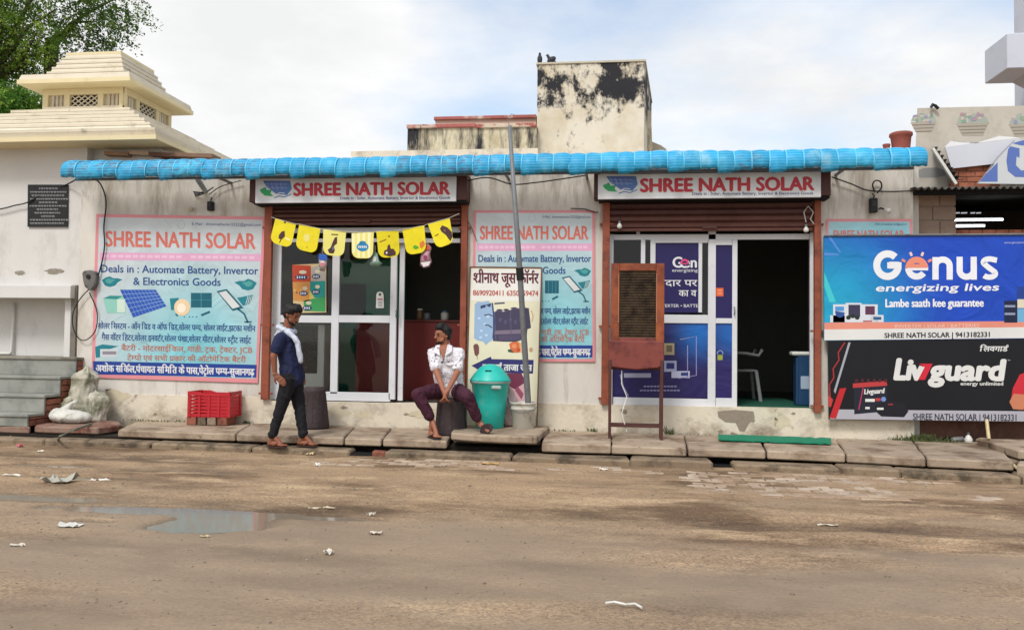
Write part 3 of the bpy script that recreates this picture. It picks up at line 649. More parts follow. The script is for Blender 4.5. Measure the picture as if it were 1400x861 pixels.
f.rect(908, 469, 922, 485, ink('#a89c80'), 2); f.rect(911, 472, 919, 481, ink('#6e6350'), 3)
f.rect(908, 493, 925, 508, ink('#9fa6c8'), 2); f.rect(911, 496, 922, 504, ink('#2b2f70'), 3); f.rect(918, 507, 943, 516.5, ink('#b3b9d4'), 2); f.rect(931, 509, 941, 513.5, ink('#34407c'), 3)
f.rect(853, 510, 890, 516, ink('#9a9cb6'), 2); f.line([(848, 512), (852, 528), (859, 541)], 1.6, ink('#8f90ac'), 2)
for y, a, c in ((528, 880, 923), (533.5, 875, 930)):
    f.many([[(x, y-1), (x+3.6, y-1), (x+3.6, y+1), (x, y+1)] for x in np.arange(a, c, 4.6)], ink('#8987b0'), 2)
wp = W(1001, 455, YF)
t, f = win_poster('narrow lower blue window poster with a small yellow lock mark', [(978.7, 442), (1001, 442), (1001, 544), (978.7, 544)], grad_mat('poster_blue_blend_b', '#1e5fae', '#29235e', wp.x, wp.z, .42))
f.line(arc(984.5, 484, 4, 5, 180, 360, 8), 1, ink('#8fa0c0'), 2); f.rect(981, 485, 988, 492, ink('#97a03c'), 2)

# ------------------------------------------------------------------ shop signs (light boxes under the roof edge)
RED = ink('#b3343f'); TXT = ink('#3a3f78'); PINK = ink('#d98d94'); LBL = ink('#cfd3d4')
def sign(label, x0, x1, y0, y1, tx0, tx1, b0, b1, h, sx0, sx1, sb, lx0, lx1, ly0, ly1):
    Y = -.30; X0, X1, Z0, Z1 = R(x0, x1, y0, y1, Y)
    t = thing('shop_sign', label, 'sign', ((X0+X1)/2, Y, Z0))
    bx('sign_case', M_alu, t, X0, X1, Y, -.262, Z0, Z1+.02, .004)
    f = Face(t, Y-.001)
    f.rect(x0+3, y0-1, x1-3, y1-3.4, LBL, 1, 'sign_face')
    f.text('SHREE NATH SOLAR', tx0, tx1, b0, b1, h, RED, 3, bold=.075)
    f.text('Deals in : Solar, Automate Battery, Invertor & Electronics Goods', sx0, sx1, sb, sb-.6, 3.7, TXT, 3, bold=.03)
    w_, hh = lx1-lx0, ly1-ly0
    def q(u, v): return (lx0+u*w_, ly0+v*hh)
    f.poly([q(*p) for p in ((.1, .0), (.95, .0), (1, .45), (.85, .8), (.5, .72), (.2, .3))], grad_mat('logo_blue'+str(int(x0)), '#5c6fb0', '#3c7ca8', X0+.3, Z1, .4), 2)
    f.poly([q(*p) for p in ((0, .5), (.18, .35), (.22, .52), (.38, .5), (.34, .7), (.42, .86), (.16, .82), (.05, .66))], ink('#2f9a5c'), 3)
    f.line([q(.45, .95), q(.6, .84), q(.78, .9), q(.98, .74)], 1.3, ink('#3c6fa8'), 3); f.line([q(.5, .8), q(.62, .66), q(.78, .7)], 1, WHITE, 3)
    for k in range(4): f.line([q(.22+.14*k, .10), q(.28+.14*k, .5)], .7, ink('#8fa6cf'), 3)
    for k in range(2): f.line([q(.14, .18+.2*k), q(.85, .2+.2*k)], .6, ink('#8fa6cf'), 3)
sign('SHREE NATH SOLAR light box sign above the yellow bunting', 349, 623.5, 245.5, 276.5, 401, 614.5, 267.5, 265.5, 16.5, 465, 615.7, 272.6, 355, 399, 247, 272)
sign('SHREE NATH SOLAR light box sign above the dark open doorway', 817.5, 1122.5, 239, 271, 875, 1112.5, 262.3, 259.7, 17.5, 946, 1112, 266.6, 824, 872, 241, 266)

# ------------------------------------------------------------------ wall posters
BLUEB = ink('#22418f'); NAVT = ink('#2b4f86'); BRN = ink('#b0705c'); TEAL = ink('#1f7a88'); REDO = ink('#cf7064'); DTEAL = ink('#1c5f72')
def street_lamp(f, o, k, m=DTEAL):
    def q(x, y): return (o[0]+x*k, o[1]+y*k)
    f.poly([q(0, 3), q(14, 0), q(37, 26), q(22, 30)], m, 3); f.poly([q(3, 5), q(13, 2.5), q(32, 24), q(22, 27)], LBL, 4)
    f.poly([q(28, 12), q(50, 8), q(46, 20), q(36, 23)], TEAL, 3)
    for i in range(4): f.line([q(40+2.6*i, 21), q(43+2.2*i, 10)], .8*k, LBL, 4)
    f.line([q(29, 27), q(38, 34), q(43, 46)], 2.4*k, m, 3); f.line([q(38, 45), q(48, 45)], 2*k, m, 3)
def hand(f, o, k, fl=1):
    pts = [(0, 6), (6, 2), (12, 0), (17, 3), (24, 3), (31, 5), (24, 9), (20, 14), (12, 16), (5, 14)]
    f.poly([(o[0]+x*k*fl, o[1]+y*k) for x, y in pts], TEAL, 3); f.poly([(o[0]+(x*.5+5)*k*fl, o[1]+(y*.5+3)*k) for x, y in pts], ink('#4f9c98'), 4)
def big_poster(label, quad, inner, T, E_, band, D1, D2, H, low, Bb, full=True):
    t, f = board('wall_poster', label, 'poster', quad, -.018, .002, PINK, 'solar shop posters on the wall')
    cxy = W((inner[0][0]+inner[1][0])/2, inner[3][1], 0)
    f.poly(inner, grad_mat('poster_cyan_'+str(int(quad[0][0])), '#7cc4d0', '#c6ced2', cxy.x+.2, cxy.z+.2, 1.9), 1)
    f.text('SHREE NATH SOLAR', *T, REDO, 3, bold=.035)
    f.text('E-Mail : shreenathsolar2222@gmail.com', *E_, TXT, 3)
    f.poly(band, ink('#d9a3c4'), 2)
    bw = band[1][0]-band[0][0]
    f.many([[(band[0][0]+bw*u, band[0][1]+(band[1][1]-band[0][1])*u+3), (band[0][0]+bw*(u+.035), band[0][1]+(band[1][1]-band[0][1])*u+3), (band[0][0]+bw*(u+.035), band[0][1]+(band[1][1]-band[0][1])*u+7), (band[0][0]+bw*u, band[0][1]+(band[1][1]-band[0][1])*u+7)] for u in [.02+.045*i for i in range(11)]+[.56+.045*i for i in range(9)]], ink('#e3bcd3'), 3)
    ex = (T[0]+T[1])/2+((E_[0]-T[0])*.05); f.line(ell(E_[0]-14, E_[2]-1, 4.5, 6, 14), .7, ink('#b3b8bd'), 3, True)
    if not D1: return t, f
    f.text('Deals in : Automate Battery, Invertor', *D1, NAVT, 3, bold=.03)
    f.text('& Electronics Goods', *D2, NAVT, 3, bold=.03)
    for k, (s_, a) in enumerate(H):
        f.text(s_, *a, (NAVT if k < 2 else BRN), 3, bold=.035)
    f.poly(Bb, BLUEB, 2); f.text('अशोक सर्किल,पंचायत समिति के पास,पेट्रोल पम्प-सुजानगढ़', *low, WHITE, 4, bold=.05)
    return t, f
HL = ['सोलर सिस्टम - ऑन ग्रिड व ऑफ ग्रिड,सोलर पम्प, सोलर लाईट,झटका मशीन', 'गैस वॉटर हिटर,सोलर इनवर्टर,सोलर पंखा,सोलर मीटर,सोलर स्ट्रीट लाईट', 'बैटरी - मोटरसाईकिल, गाडी, ट्रक, ट्रेक्टर, JCB', 'टेम्पो एवं सभी प्रकार की ऑटोमेटिक बैटरी']
t, f = big_poster('large pink bordered solar shop poster left of the bunting, above the red crate', [(131.5, 292.5), (363, 296.3), (352.5, 523.5), (125, 516)],
    [(135.5, 297), (359, 300.5), (349, 517.5), (129.5, 511)], (144, 349, 336.5, 340, 20.5), (262, 357, 307.8, 309.3, 3.8),
    [(137, 345), (358, 347.5), (357, 357), (136, 355.5)], (137, 353, 372, 375, 10), (182, 302, 389.3, 390.6, 10),
    [(HL[0], (134, 349, 449, 453, 7.2)), (HL[1], (139, 343, 464.3, 469, 7.2)), (HL[2], (166, 345, 479, 482.3, 6.6)), (HL[3], (174, 336, 492.3, 495, 6.6))],
    (131, 347.5, 507.5, 513, 8.5), [(127, 493.5), (351, 498.5), (350.3, 516), (128, 511.5)])
def panel_art(f, quad, nx_, ny_):
    f.poly(quad, ink('#2a55b0'), 3); A, B, C_, D_ = quad
    def bl(u, v): return (A[0]*(1-u)*(1-v)+B[0]*u*(1-v)+C_[0]*u*v+D_[0]*(1-u)*v, A[1]*(1-u)*(1-v)+B[1]*u*(1-v)+C_[1]*u*v+D_[1]*(1-u)*v)
    S = [ribbon([bl(i/nx_, 0), bl(i/nx_, 1)], .5) for i in range(1, nx_)]+[ribbon([bl(0, i/ny_), bl(1, i/ny_)], .9) for i in range(1, ny_)]
    f.many(S, ink('#7f9ed0'), 4)
panel_art(f, [(164, 396), (213, 396), (227.5, 418.6), (182, 434)], 10, 6)
f.poly([(141, 408), (150, 404), (170, 405), (172, 428), (146, 428)], ink('#8cc6b8'), 3); f.poly([(141, 408), (150, 404), (168, 404.5), (160, 409)], ink('#2f8a86'), 4); f.rect(160, 409, 171, 427, ink('#c9dccf'), 4)
f.poly([(232, 408), (244, 407), (246, 422), (234, 424)], TEAL, 3); f.poly(ell(249, 420, 11, 11.5, 18), ink('#e3c9a4'), 4); f.poly(ell(248, 421, 6, 6.5, 14), ink('#efe3d0'), 5)
f.many([ell(x, 433, 1, .9, 6) for x in (252, 259, 263.5, 268.5)], DTEAL, 3); f.line([(240, 429), (243, 432)], 2, DTEAL, 3); f.line([(275, 431), (287, 426)], 3, DTEAL, 3)
f.rect(261, 400.3, 289.5, 420.3, DTEAL, 3); f.many([ribbon([(275, 400.5), (275, 420)], .7), ribbon([(261, 410), (289, 410)], .4)], ink('#4f9fb0'), 4)
street_lamp(f, (296, 395), 1.0); hand(f, (139, 377.5), .92); hand(f, (351, 381), 1.0, -1)
f.poly([(130, 474), (140, 470.6), (162, 473), (150, 477), (137, 478), (137, 488), (131, 489)], TEAL, 3); f.rect(137, 477, 161, 488, ink('#c6ced3'), 4); f.rect(140, 480, 159, 484.5, ink('#8b8590'), 5)
t, f = big_poster('pink bordered solar shop poster between the two shopfronts, half behind the juice board', [(647.5, 287.6), (813, 287.6), (813.5, 494.5), (645, 494)],
    [(651, 291), (809.5, 291), (810, 490.5), (648.5, 490)], (656, 804, 327.2, 327.2, 18), (741.5, 808, 298.2, 298.2, 3.4),
    [(652, 333), (810, 333), (810, 343), (652, 343)], (653.5, 808, 358, 358, 9.4), (676, 773.5, 374.2, 374.2, 9.4),
    [(HL[0], (652, 807, 428.4, 429, 7)), (HL[1], (655, 804, 443, 443, 7)), (HL[2], (674, 805, 457.7, 457.7, 6.6)), (HL[3], (680, 799, 467.3, 467.3, 6.6))],
    (652, 807, 485.6, 485.6, 8.6), [(649, 472), (810, 472), (810, 488.4), (649, 488.4)])
f.rect(745, 383.5, 764, 401, DTEAL, 3); f.many([ribbon([(x, 384), (x, 401)], .5) for x in (750, 755, 760)], ink('#4f9fb0'), 4)
street_lamp(f, (768, 377), .78); hand(f, (808, 366), .75, -1); f.many([ell(x, 411.5, .8, .8, 6) for x in (742, 746, 750)], DTEAL, 3); f.line([(755, 409), (763, 405)], 2.6, DTEAL, 3)
panel_art(f, [(672, 384), (708, 384), (718, 402), (686, 414)], 9, 5)
t, f = big_poster('small solar shop poster mostly hidden behind the blue billboard', [(1130, 299.5), (1247, 299.5), (1248, 400), (1129, 400)],
    [(1133, 303), (1243.5, 303), (1244, 397), (1132, 397)], (1139, 1236, 325.5, 325.5, 10.5), (1196, 1240, 307.8, 307.8, 2.6),
    [(1134, 331), (1243, 331), (1243, 337), (1134, 337)], None, None, None, None, None)

# ------------------------------------------------------------------ the two billboards on the right
YB = -.12
SALM = ink('#d88a78'); BLK = ink('#15161c', .35); OFFW = ink('#d5d6d4')
gx_ = W(1135, 420, YB)
t, f = board('billboard', 'blue Genus energizing lives billboard with a salmon stripe and white phone line', 'billboard', [(1126.5, 323), (1500, 320.3), (1500, 461.5), (1127, 465.4)], YB, .03,
    grad_mat('billboard_blue', '#1fa0c8', '#1c48b8', gx_.x, gx_.z, 1.35))
for q in ([(1127, 345), (1147, 347), (1147, 349), (1127, 349.5)], [(1132, 324), (1136, 324), (1150, 345), (1148, 346)]): f.poly(q, ink('#4f86d0'), 2)
f.poly([(1127, 372), (1143, 413), (1134, 413), (1127, 392)], ink('#3fbfc8'), 2)
f.poly([(1127, 441), (1500, 438), (1500, 446), (1127, 450.3)], SALM, 2); f.poly([(1127, 450.3), (1500, 446), (1500, 461), (1127, 465)], OFFW, 2)
# big rounded letters
GX = ink('#e2e4ea')
f.line(arc(1213.5, 362.5, 14.8, 15.5, -45, -360, 30)+[(1216, 362.5)], 9.6, GX, 3); f.rect(1213, 358.5, 1232.5, 367, GX, 4)
f.line(arc(1253.3, 366.6, 11.4, 11.4, 35, 180, 16), 8.6, GX, 3); f.line(arc(1253.3, 366.6, 11.4, 11.4, 180, 362, 20), 8.6, ink('#e08a72'), 3); f.rect(1241, 364.4, 1269, 369.6, GX, 4); f.rect(1240.5, 361, 1268.5, 366.2, ink('#e08a72'), 5)
for a in (-150, -112, -68, -30):
    c_, s_ = math.cos(math.radians(a)), math.sin(math.radians(a)); f.line([(1253.3+18*c_, 366.6+18*s_), (1253.3+23.5*c_, 366.6+23.5*s_)], 3.4, ink('#e08a72' if abs(a+90) > 40 else '#e6c4bc'), 3)
f.line([(1279, 382.3), (1279, 351.5)], 8.6, GX, 3); f.line([(1279, 370)]+arc(1288.8, 363.6, 9.6, 8.8, 180, 360, 16)+[(1298.4, 382.3)], 8.4, GX, 4)
f.line([(1312, 351), (1312, 368)]+arc(1321.6, 369.4, 9.6, 9, 180, 0, 16)+[(1331.2, 351)], 8.4, GX, 3); f.line([(1331.4, 382.3), (1331.4, 360)], 8.4, GX, 4)
f.line([(1363, 355.8)]+arc(1353, 358.6, 8.6, 4.6, -40, -200, 12)[1:]+[(1352, 366)]+arc(1352.6, 374.0, 8.4, 4.9, -60, 150, 12)[2:], 7.4, GX, 3)
f.text('energizing lives', 1196, 1366, 398.2, 397, 9.5, GX, 3, bold=.05, shear=.22)
f.text('Lambe saath kee guarantee', 1210, 1345, 419.7, 418.8, 10.6, GX, 3, bold=.05)
f.text('INVERTER | SOLAR | BATTERIES', 1223, 1339, 448.2, 447.2, 4.6, ink('#e6c2b6'), 4)
f.text('SHREE NATH SOLAR | 9413182331', 1209, 1355, 461.8, 460.3, 6.6, ink('#2a2c38'), 4, bold=.05)
f.text('www.genusinnovation.com', 1373, 1420, 333, 332.6, 3, ink('#aeb8e0'), 3)
for a, b_, c, d in ((1139, 416, 1156, 440.5), (1156, 414, 1178, 440.5), (1178, 416, 1200, 440.5), (1135, 431, 1155, 440.6), (1190, 430.5, 1208, 440.2)): f.rect(a, b_, c, d, ink('#ccd3dc'), 3)
for a, b_, c, d, h_ in ((1142, 419, 1154, 425, '#4f8fd0'), (1160, 416.5, 1176, 433, '#3a3550'), (1183, 418.5, 1196, 430, '#5a3550'), (1194, 433, 1205, 437, '#2f5c88'), (1180, 438, 1192, 440, '#b05a60')): f.rect(a, b_, c, d, ink(h_), 5)
f.poly([(1142, 425)]+arc(1148.5, 427, 6.5, 7, 180, 0, 8), ink('#2c4f90'), 5); f.many([ell(x, 434-2*(i % 2), 3.4, 3, 8) for i, x in enumerate((1160, 1166, 1172))], ink('#223026'), 6)
f.rect(1373, 411, 1391, 441, ink('#1d2440'), 3); f.rect(1373.5, 417, 1388, 420, ink('#8a95b0'), 4); f.rect(1373.5, 427.5, 1388, 430.5, ink('#8a95b0'), 4)
f.poly([(1391, 392), (1440, 391), (1440, 409), (1390, 409)], ink('#24408c'), 3); f.rect(1391, 409, 1440, 421, ink('#d3cdb8'), 3); f.rect(1391, 422, 1440, 440, ink('#6aa6cc'), 3)
MB().tube([onpl(1126.3, 322, Vector((0, YB-.01, 0)), NY), onpl(1500, 319.5, Vector((0, YB-.01, 0)), NY)], .012, 6).build('frame_rail', M_steel, t)
t, f = board('billboard', 'black Livguard battery billboard with a white phone line below the blue one', 'billboard', [(1132, 466), (1500, 462.5), (1500, 577.5), (1133.5, 573.2)], YB, .03, BLK)
f.poly([(1146, 559.5), (1500, 562.8), (1500, 577), (1134, 572.6)], ink('#a9a8b2'), 2)
f.line([(1155, 468), (1146, 482), (1147, 492), (1139, 504), (1140, 516), (1134, 526), (1135, 545)], 1.8, ink('#a03030'), 3)
f.poly([(1160, 468), (1163, 468), (1142, 538), (1140, 534)], ink('#9fa2ae'), 3); f.poly([(1148, 531), (1157, 530), (1143, 572), (1134, 571)], ink('#b8262e'), 4); f.poly([(1132.5, 540), (1139, 546), (1136, 556), (1133, 556)], ink('#c23a3a'), 4)
f.text('Li', 1221, 1245, 518, 518.2, 27, OFFW, 3, bold=.085, shear=.16); f.text('v', 1244, 1261, 518.2, 518.4, 28, OFFW, 3, bold=.08, shear=.1)
f.poly([(1257.5, 497), (1275, 497), (1264.5, 519), (1254.5, 519), (1262, 503.5), (1256.5, 503.5)], ink('#c8263a'), 6)
f.text('guard', 1271, 1373, 518.6, 519.3, 27, OFFW, 3, bold=.082, shear=.14)
f.text('energy unlimited', 1313, 1372, 526.4, 526.6, 4.8, OFFW, 3, bold=.04); f.text('लिवगार्ड', 1339, 1377, 480, 480, 6.4, OFFW, 3, bold=.06, shear=.2); f.text('TM', 1377.5, 1381, 493, 493, 1.6, OFFW, 3)
f.poly([(1167, 528), (1212, 524.5), (1214, 562), (1168, 566)], ink('#1f2230'), 3); f.poly([(1166, 524), (1212, 520.5), (1213, 527), (1166, 530)], ink('#b33a3c'), 4)
f.many([[(x, 518), (x+4, 517.7), (x+4, 522), (x, 522.4)] for x in range(1169, 1210, 8)], ink('#4a2028'), 5)
f.text('Livguard', 1181, 1209, 538.5, 537, 6.6, OFFW, 5, bold=.06, shear=.1); f.line([(1180, 530), (1174, 560)], 1.4, ink('#b33a5c'), 5); f.rect(1183, 545, 1196, 549, OFFW, 5); f.rect(1197, 544, 1204, 548, ink('#b33a3c'), 5); f.poly(ell(1208, 545.5, 3.4, 3.4, 10), ink('#6a8ac8'), 5); f.rect(1183, 556, 1189, 559, OFFW, 5)
f.poly([(1196, 553), (1212, 548), (1236, 550), (1242, 562), (1236, 570), (1205, 569), (1197, 562)], ink('#1a1a22'), 4); f.rect(1199, 557, 1208, 560, OFFW, 5); f.rect(1214, 551.5, 1221, 553.5, ink('#8c3040'), 5)
f.text('SHREE NATH SOLAR | 9413182331', 1248, 1391.5, 573.6, 575, 8.6, ink('#3b3c4a'), 4, bold=.03)
f.poly([(1381, 552), (1385, 530), (1394, 512), (1404, 508), (1420, 520), (1420, 563), (1404, 562)], ink('#c02a38'), 3); f.poly([(1380, 549), (1386, 538), (1400, 539), (1408, 552), (1398, 560), (1385, 559)], ink('#c07a5c'), 4)

# ------------------------------------------------------------------ juice board leaning on the pier
CR = ink('#d6d3b8')
pn = Vector((0, -1, .12)).normalized(); p0 = W(688, 585, -.26)
t, f = board('leaning_board', 'tall cream juice corner board in Hindi leaning on the wall behind the teal bin', 'board', [(643, 365), (740.6, 366), (734, 583), (636.5, 585)], 0, .018, CR, pt=p0, nrm=pn)
e = [(643, 365), (740.6, 366), (734, 583), (636.5, 585)]
for a, b_ in zip(e, e[1:]+e[:1]): MB().bar(f.P(*a, 4), f.P(*b_, 4), .014, .014).build('edge_strip', mat('brown_edge', '#6b4238', .7), t)
f.poly([(645, 367.5), (739, 368.3), (738, 412), (644, 411)], ink('#dcdcd6'), 1)
MAR = ink('#5c1f33')
f.text('श्रीनाथ जूस कॉर्नर', 647, 736, 386.6, 387.4, 13.2, MAR, 3, bold=.045)
f.text('8690920411 6350259474', 646.5, 736, 403.6, 404.6, 7, ink('#b0584c'), 3, bold=.045)
f.poly([(649, 416), (653, 412), (659, 413), (668, 411), (674, 420), (674, 464), (668, 468), (664, 472), (661, 467), (652, 465), (648, 462)], ink('#8faccb'), 2)
f.many([[(657, 418), (664, 416), (664, 420), (657, 422)], [(676, 414), (690, 413), (690, 415), (676, 416)], [(664, 417), (672, 414), (670, 420)]], ink('#2c3a60'), 3)
f.line([(673, 414), (676, 440), (674, 462)], 2, ink('#35436c'), 4); f.line([(662, 431), (668, 429.5), (674, 432)], 1.4, ink('#2a3348'), 4); f.line([(663, 444), (668, 444.5), (673, 448)], 1.4, ink('#2a3348'), 4)
f.poly([(674, 428), (680, 424), (688, 426), (696, 424), (704, 422), (718, 420.5), (723, 421), (726, 448), (721, 450), (720, 462), (706, 467), (690, 467), (674, 466)], ink('#3d3852'), 3)
f.poly([(676, 452), (718, 450), (717, 456), (676, 457)], ink('#75687c'), 4); f.poly([(681, 458), (712, 457), (710, 465), (682, 465)], ink('#4c4560'), 4)
f.many([ell(655+rx_, 425+ry_, 2.2, 1.6, 8) for rx_, ry_ in ((0, 10), (8, 18), (3, 27), (10, 33), (2, 36), (12, 8))], ink('#b4cce0'), 2.5)
f.line([(676, 426), (678, 465)], 1.2, ink('#5a5674'), 4); f.line([(698, 425), (699, 466)], 1.0, ink('#55506c'), 4); f.line([(719, 422), (716, 462)], 1.4, ink('#2a2638'), 4)
for ex_, ey_, er_ in ((683, 424, 4.5), (692, 423.5, 4), (703, 421.5, 5), (714, 420.5, 4.4)): f.poly(ell(ex_, ey_, er_, 1.7, 12), ink('#5a5470'), 4.2); f.poly(ell(ex_, ey_, er_*.6, .9, 10), ink('#2b2740'), 4.6)
f.many([ell(684+7*k, 437+(k % 2)*3, 2.4, 3.2, 8) for k in range(5)], ink('#4d4866'), 4.4)
f.line([(726, 424), (729, 432), (727, 440)], 1.4, ink('#c79a6a'), 3); f.poly(ell(703, 473, 3.4, 3.2, 10), ink('#d98a5c'), 3.5); f.poly(ell(709, 478, 2.6, 2.4, 10), ink('#b8452e'), 3.7); f.poly(ell(726, 478, 2.6, 3.4, 10), ink('#b59478'), 3)
f.poly([(647, 473), (649, 470), (653, 470), (655, 474), (655, 483), (652, 487), (649, 485)], ink('#6e4640'), 2); f.line([(652.5, 486), (652.5, 491)], .8, ink('#8c8464'), 2)
f.poly([(696, 470), (702, 466), (710, 468), (714, 476), (710, 482), (699, 482)], ink('#c9683c'), 2); f.poly([(710, 469), (716, 468), (722, 478), (716, 484), (711, 481)], ink('#cfa878'), 3); f.poly([(694, 478), (698, 477), (703, 482), (695, 481)], ink('#2f4a38'), 3)
f.poly([(644.6, 499.6), (671, 487.3), (672, 490.6), (729.6, 491.8), (728.6, 510.5), (669, 509), (660, 509)], ink('#2a2a66'), 3)
f.text('सम्पूर्ण ताजा जूस', 660, 727, 506, 507, 8, OFFW, 5, bold=.06)
f.poly([(693, 510), (713, 510), (718, 520), (717, 530), (704, 533), (694, 527)], ink('#6a2a44'), 2); f.poly([(694, 527), (704, 532), (716, 524), (718, 545), (714, 556), (697, 556)], ink('#c7a0a6'), 3); f.poly([(704, 533), (708, 528), (716, 538), (713, 546)], ink('#8c4a60'), 4); f.line([(722, 512), (724, 540), (722, 552)], 3, ink('#8f8a88'), 3)

# ------------------------------------------------------------------ corrugated blue roof edge: 55 curved plastic sheets
def blue_mat():
    m = mat('blue_plastic_sheet', '#1b94c4', .5, .14, 1.4, c2='#48b2d8', th=(.5, .7), s2=1.8, bump=.004, bscale=9, spec=.3, rnd=.13, trans=.12, c3='#86b4c6', th3=(.56, .72), s3=2.7)
    t = m.node_tree; N = t.nodes; L = t.links; b = N['Principled BSDF']; src = b.inputs['Base Color'].links[0].from_socket
    g = N.new('ShaderNodeNewGeometry'); s = N.new('ShaderNodeSeparateXYZ'); L.new(g.outputs['Position'], s.inputs[0])
    # fine moulded ribs along the sheet and grimy scuffed patches on some sheets
    wv = N.new('ShaderNodeMath'); wv.operation = 'MULTIPLY'; wv.inputs[1].default_value = 2*PI/.034; L.new(s.outputs[2], wv.inputs[0]); sn = N.new('ShaderNodeMath'); sn.operation = 'SINE'; L.new(wv.outputs[0], sn.inputs[0])
    n = N.new('ShaderNodeTexNoise'); n.inputs['Scale'].default_value = 1.1; n.inputs['Detail'].default_value = 2; mp = N.new('ShaderNodeMapping'); mp.inputs['Scale'].default_value = (1, 1, .3); L.new(g.outputs['Position'], mp.inputs[0]); L.new(mp.outputs[0], n.inputs[0])
    n2 = N.new('ShaderNodeTexNoise'); n2.inputs['Scale'].default_value = 16; n2.inputs['Detail'].default_value = 6; mp2 = N.new('ShaderNodeMapping'); mp2.inputs['Scale'].default_value = (.8, 1, 1.6); L.new(g.outputs['Position'], mp2.inputs[0]); L.new(mp2.outputs[0], n2.inputs[0])
    r1 = N.new('ShaderNodeValToRGB'); r1.color_ramp.elements[0].position = .50; r1.color_ramp.elements[1].position = .56; L.new(n.outputs[0], r1.inputs[0])
    r2 = N.new('ShaderNodeValToRGB'); r2.color_ramp.elements[0].position = .50; r2.color_ramp.elements[1].position = .56; L.new(n2.outputs[0], r2.inputs[0])
    a = N.new('ShaderNodeMath'); a.operation = 'MULTIPLY'; L.new(r1.outputs[0], a.inputs[0]); L.new(r2.outputs[0], a.inputs[1])
    sc_ = N.new('ShaderNodeMath'); sc_.operation = 'MULTIPLY'; sc_.inputs[1].default_value = .6; L.new(a.outputs[0], sc_.inputs[0])
    x = N.new('ShaderNodeMix'); x.data_type = 'RGBA'; L.new(sc_.outputs[0], x.inputs[0]); L.new(src, x.inputs[6]); x.inputs[7].default_value = col('#46546c')+(1,)
    r3 = N.new('ShaderNodeMapRange'); r3.inputs[1].default_value = .5; r3.inputs[2].default_value = .9; r3.inputs[3].default_value = 0; r3.inputs[4].default_value = .35; L.new(sn.outputs[0], r3.inputs[0])
    y = N.new('ShaderNodeMix'); y.data_type = 'RGBA'; L.new(r3.outputs[0], y.inputs[0]); L.new(x.outputs[2], y.inputs[6]); y.inputs[7].default_value = col('#8ccfe8')+(1,)
    L.new(y.outputs[2], b.inputs['Base Color']); return m
M_blue = blue_mat(); M_bluerib = mat('blue_sheet_rib', '#5fc0e6', .35, .08, 5, spec=.5)
cx0, cx1 = W(80, 232, -.55).x, W(1271, 215, -.55).x
zb = W(700, 245, -.58).z; ztp = W(700, 210, -.25).z
can = thing('roof_edge', 'long bright blue corrugated plastic roof edge running over both shopfronts', 'roof edge', ((cx0+cx1)/2, -.35, zb))
NS = 55; pw = (cx1-cx0)/NS
def sheet(seed):
    rnd = random.Random(seed); V = []; F = []; nu, nv = 9, 9; tilt = rnd.uniform(-.01, .01); low = rnd.uniform(-.038, .022); kk = rnd.uniform(-1, 1)
    for j in range(nv+1):
        v = j/nv; a = math.radians(-28+128*v)             # curls under at the front edge, over the top at the back
        for i in range(nu+1):
            u = i/nu; r = .165 + .021*math.sin(PI*u)**.7 + rnd.uniform(-.0015, .0015) + (tilt*(u-.5))
            yy = -.145*math.cos(a)*(r/.165)*1.1; zz = .165+.02+(math.sin(a))*r*.92 + low*(1-v)
            if j <= 1: zz += (-.012+rnd.uniform(-.010, .008)+.014*kk*(u-.5))*(1-.6*j); yy += .010*math.sin(u*9+kk*3)
            yy += .006*noise.noise(Vector((u*3+kk*5, v*5, kk)))
            V.append(((u-.5)*pw*1.02, yy, zz))
    F = [(j*(nu+1)+i, j*(nu+1)+i+1, (j+1)*(nu+1)+i+1, (j+1)*(nu+1)+i) for j in range(nv) for i in range(nu)]
    # thickness
    k = len(V); V2 = [(x, y+.006*math.cos(math.radians(-28+128*(n_//(nu+1))/nv)), z-.006*math.sin(math.radians(-28+128*(n_//(nu+1))/nv))) for n_, (x, y, z) in enumerate(V)]
    return V+V2, F+[tuple(i+k for i in f[::-1]) for f in F]+[(i+1, i, i+k, i+1+k) for i in range(nu)]
variants = []
for s_ in range(11):
    V, F = sheet(s_); me = bpy.data.meshes.new('roof_sheet'); me.from_pydata(V, [], F)
    for p in me.polygons: p.use_smooth = True
    me.materials.append(M_blue); variants.append(me)
mr_ = MB(); pts = [(0, -.163*math.cos(math.radians(a)), .185+math.sin(math.radians(a))*.156) for a in range(-30, 104, 12)]
mr_.tube(pts, .010, 6); ro = mr_.build('rib', M_bluerib, None, smooth=True); ribm = ro.data; bpy.data.objects.remove(ro)
def canz(x): return (x-cx0)/(cx1-cx0)
for i in range(NS):
    x = cx0+(i+.5)*pw; wob = .028*noise.noise(Vector((x*.8, 0, 3)))
    o = link('roof_sheet', variants[(i*7+i//3) % 11], can, (x-can.location.x, 0, wob)); o.rotation_euler = (random.uniform(-.05, .05), random.uniform(-.03, .03), 0)
    if i: link('rib', ribm, can, (x-pw/2-can.location.x, 0, wob)).rotation_euler = (0, random.uniform(-.04, .04), 0)
# closed rounded left end, flared
bx('support_angle', M_steel, can, cx0+.1, cx1-.1, -.36, -.33, zb+.10, zb+.13)
for px in (300, 470, 690, 800, 960, 1150): bx('bracket', M_steel, can, W(px, 240, -.3).x, W(px, 240, -.3).x+.03, -.33, -.005, zb+.10, zb+.125)
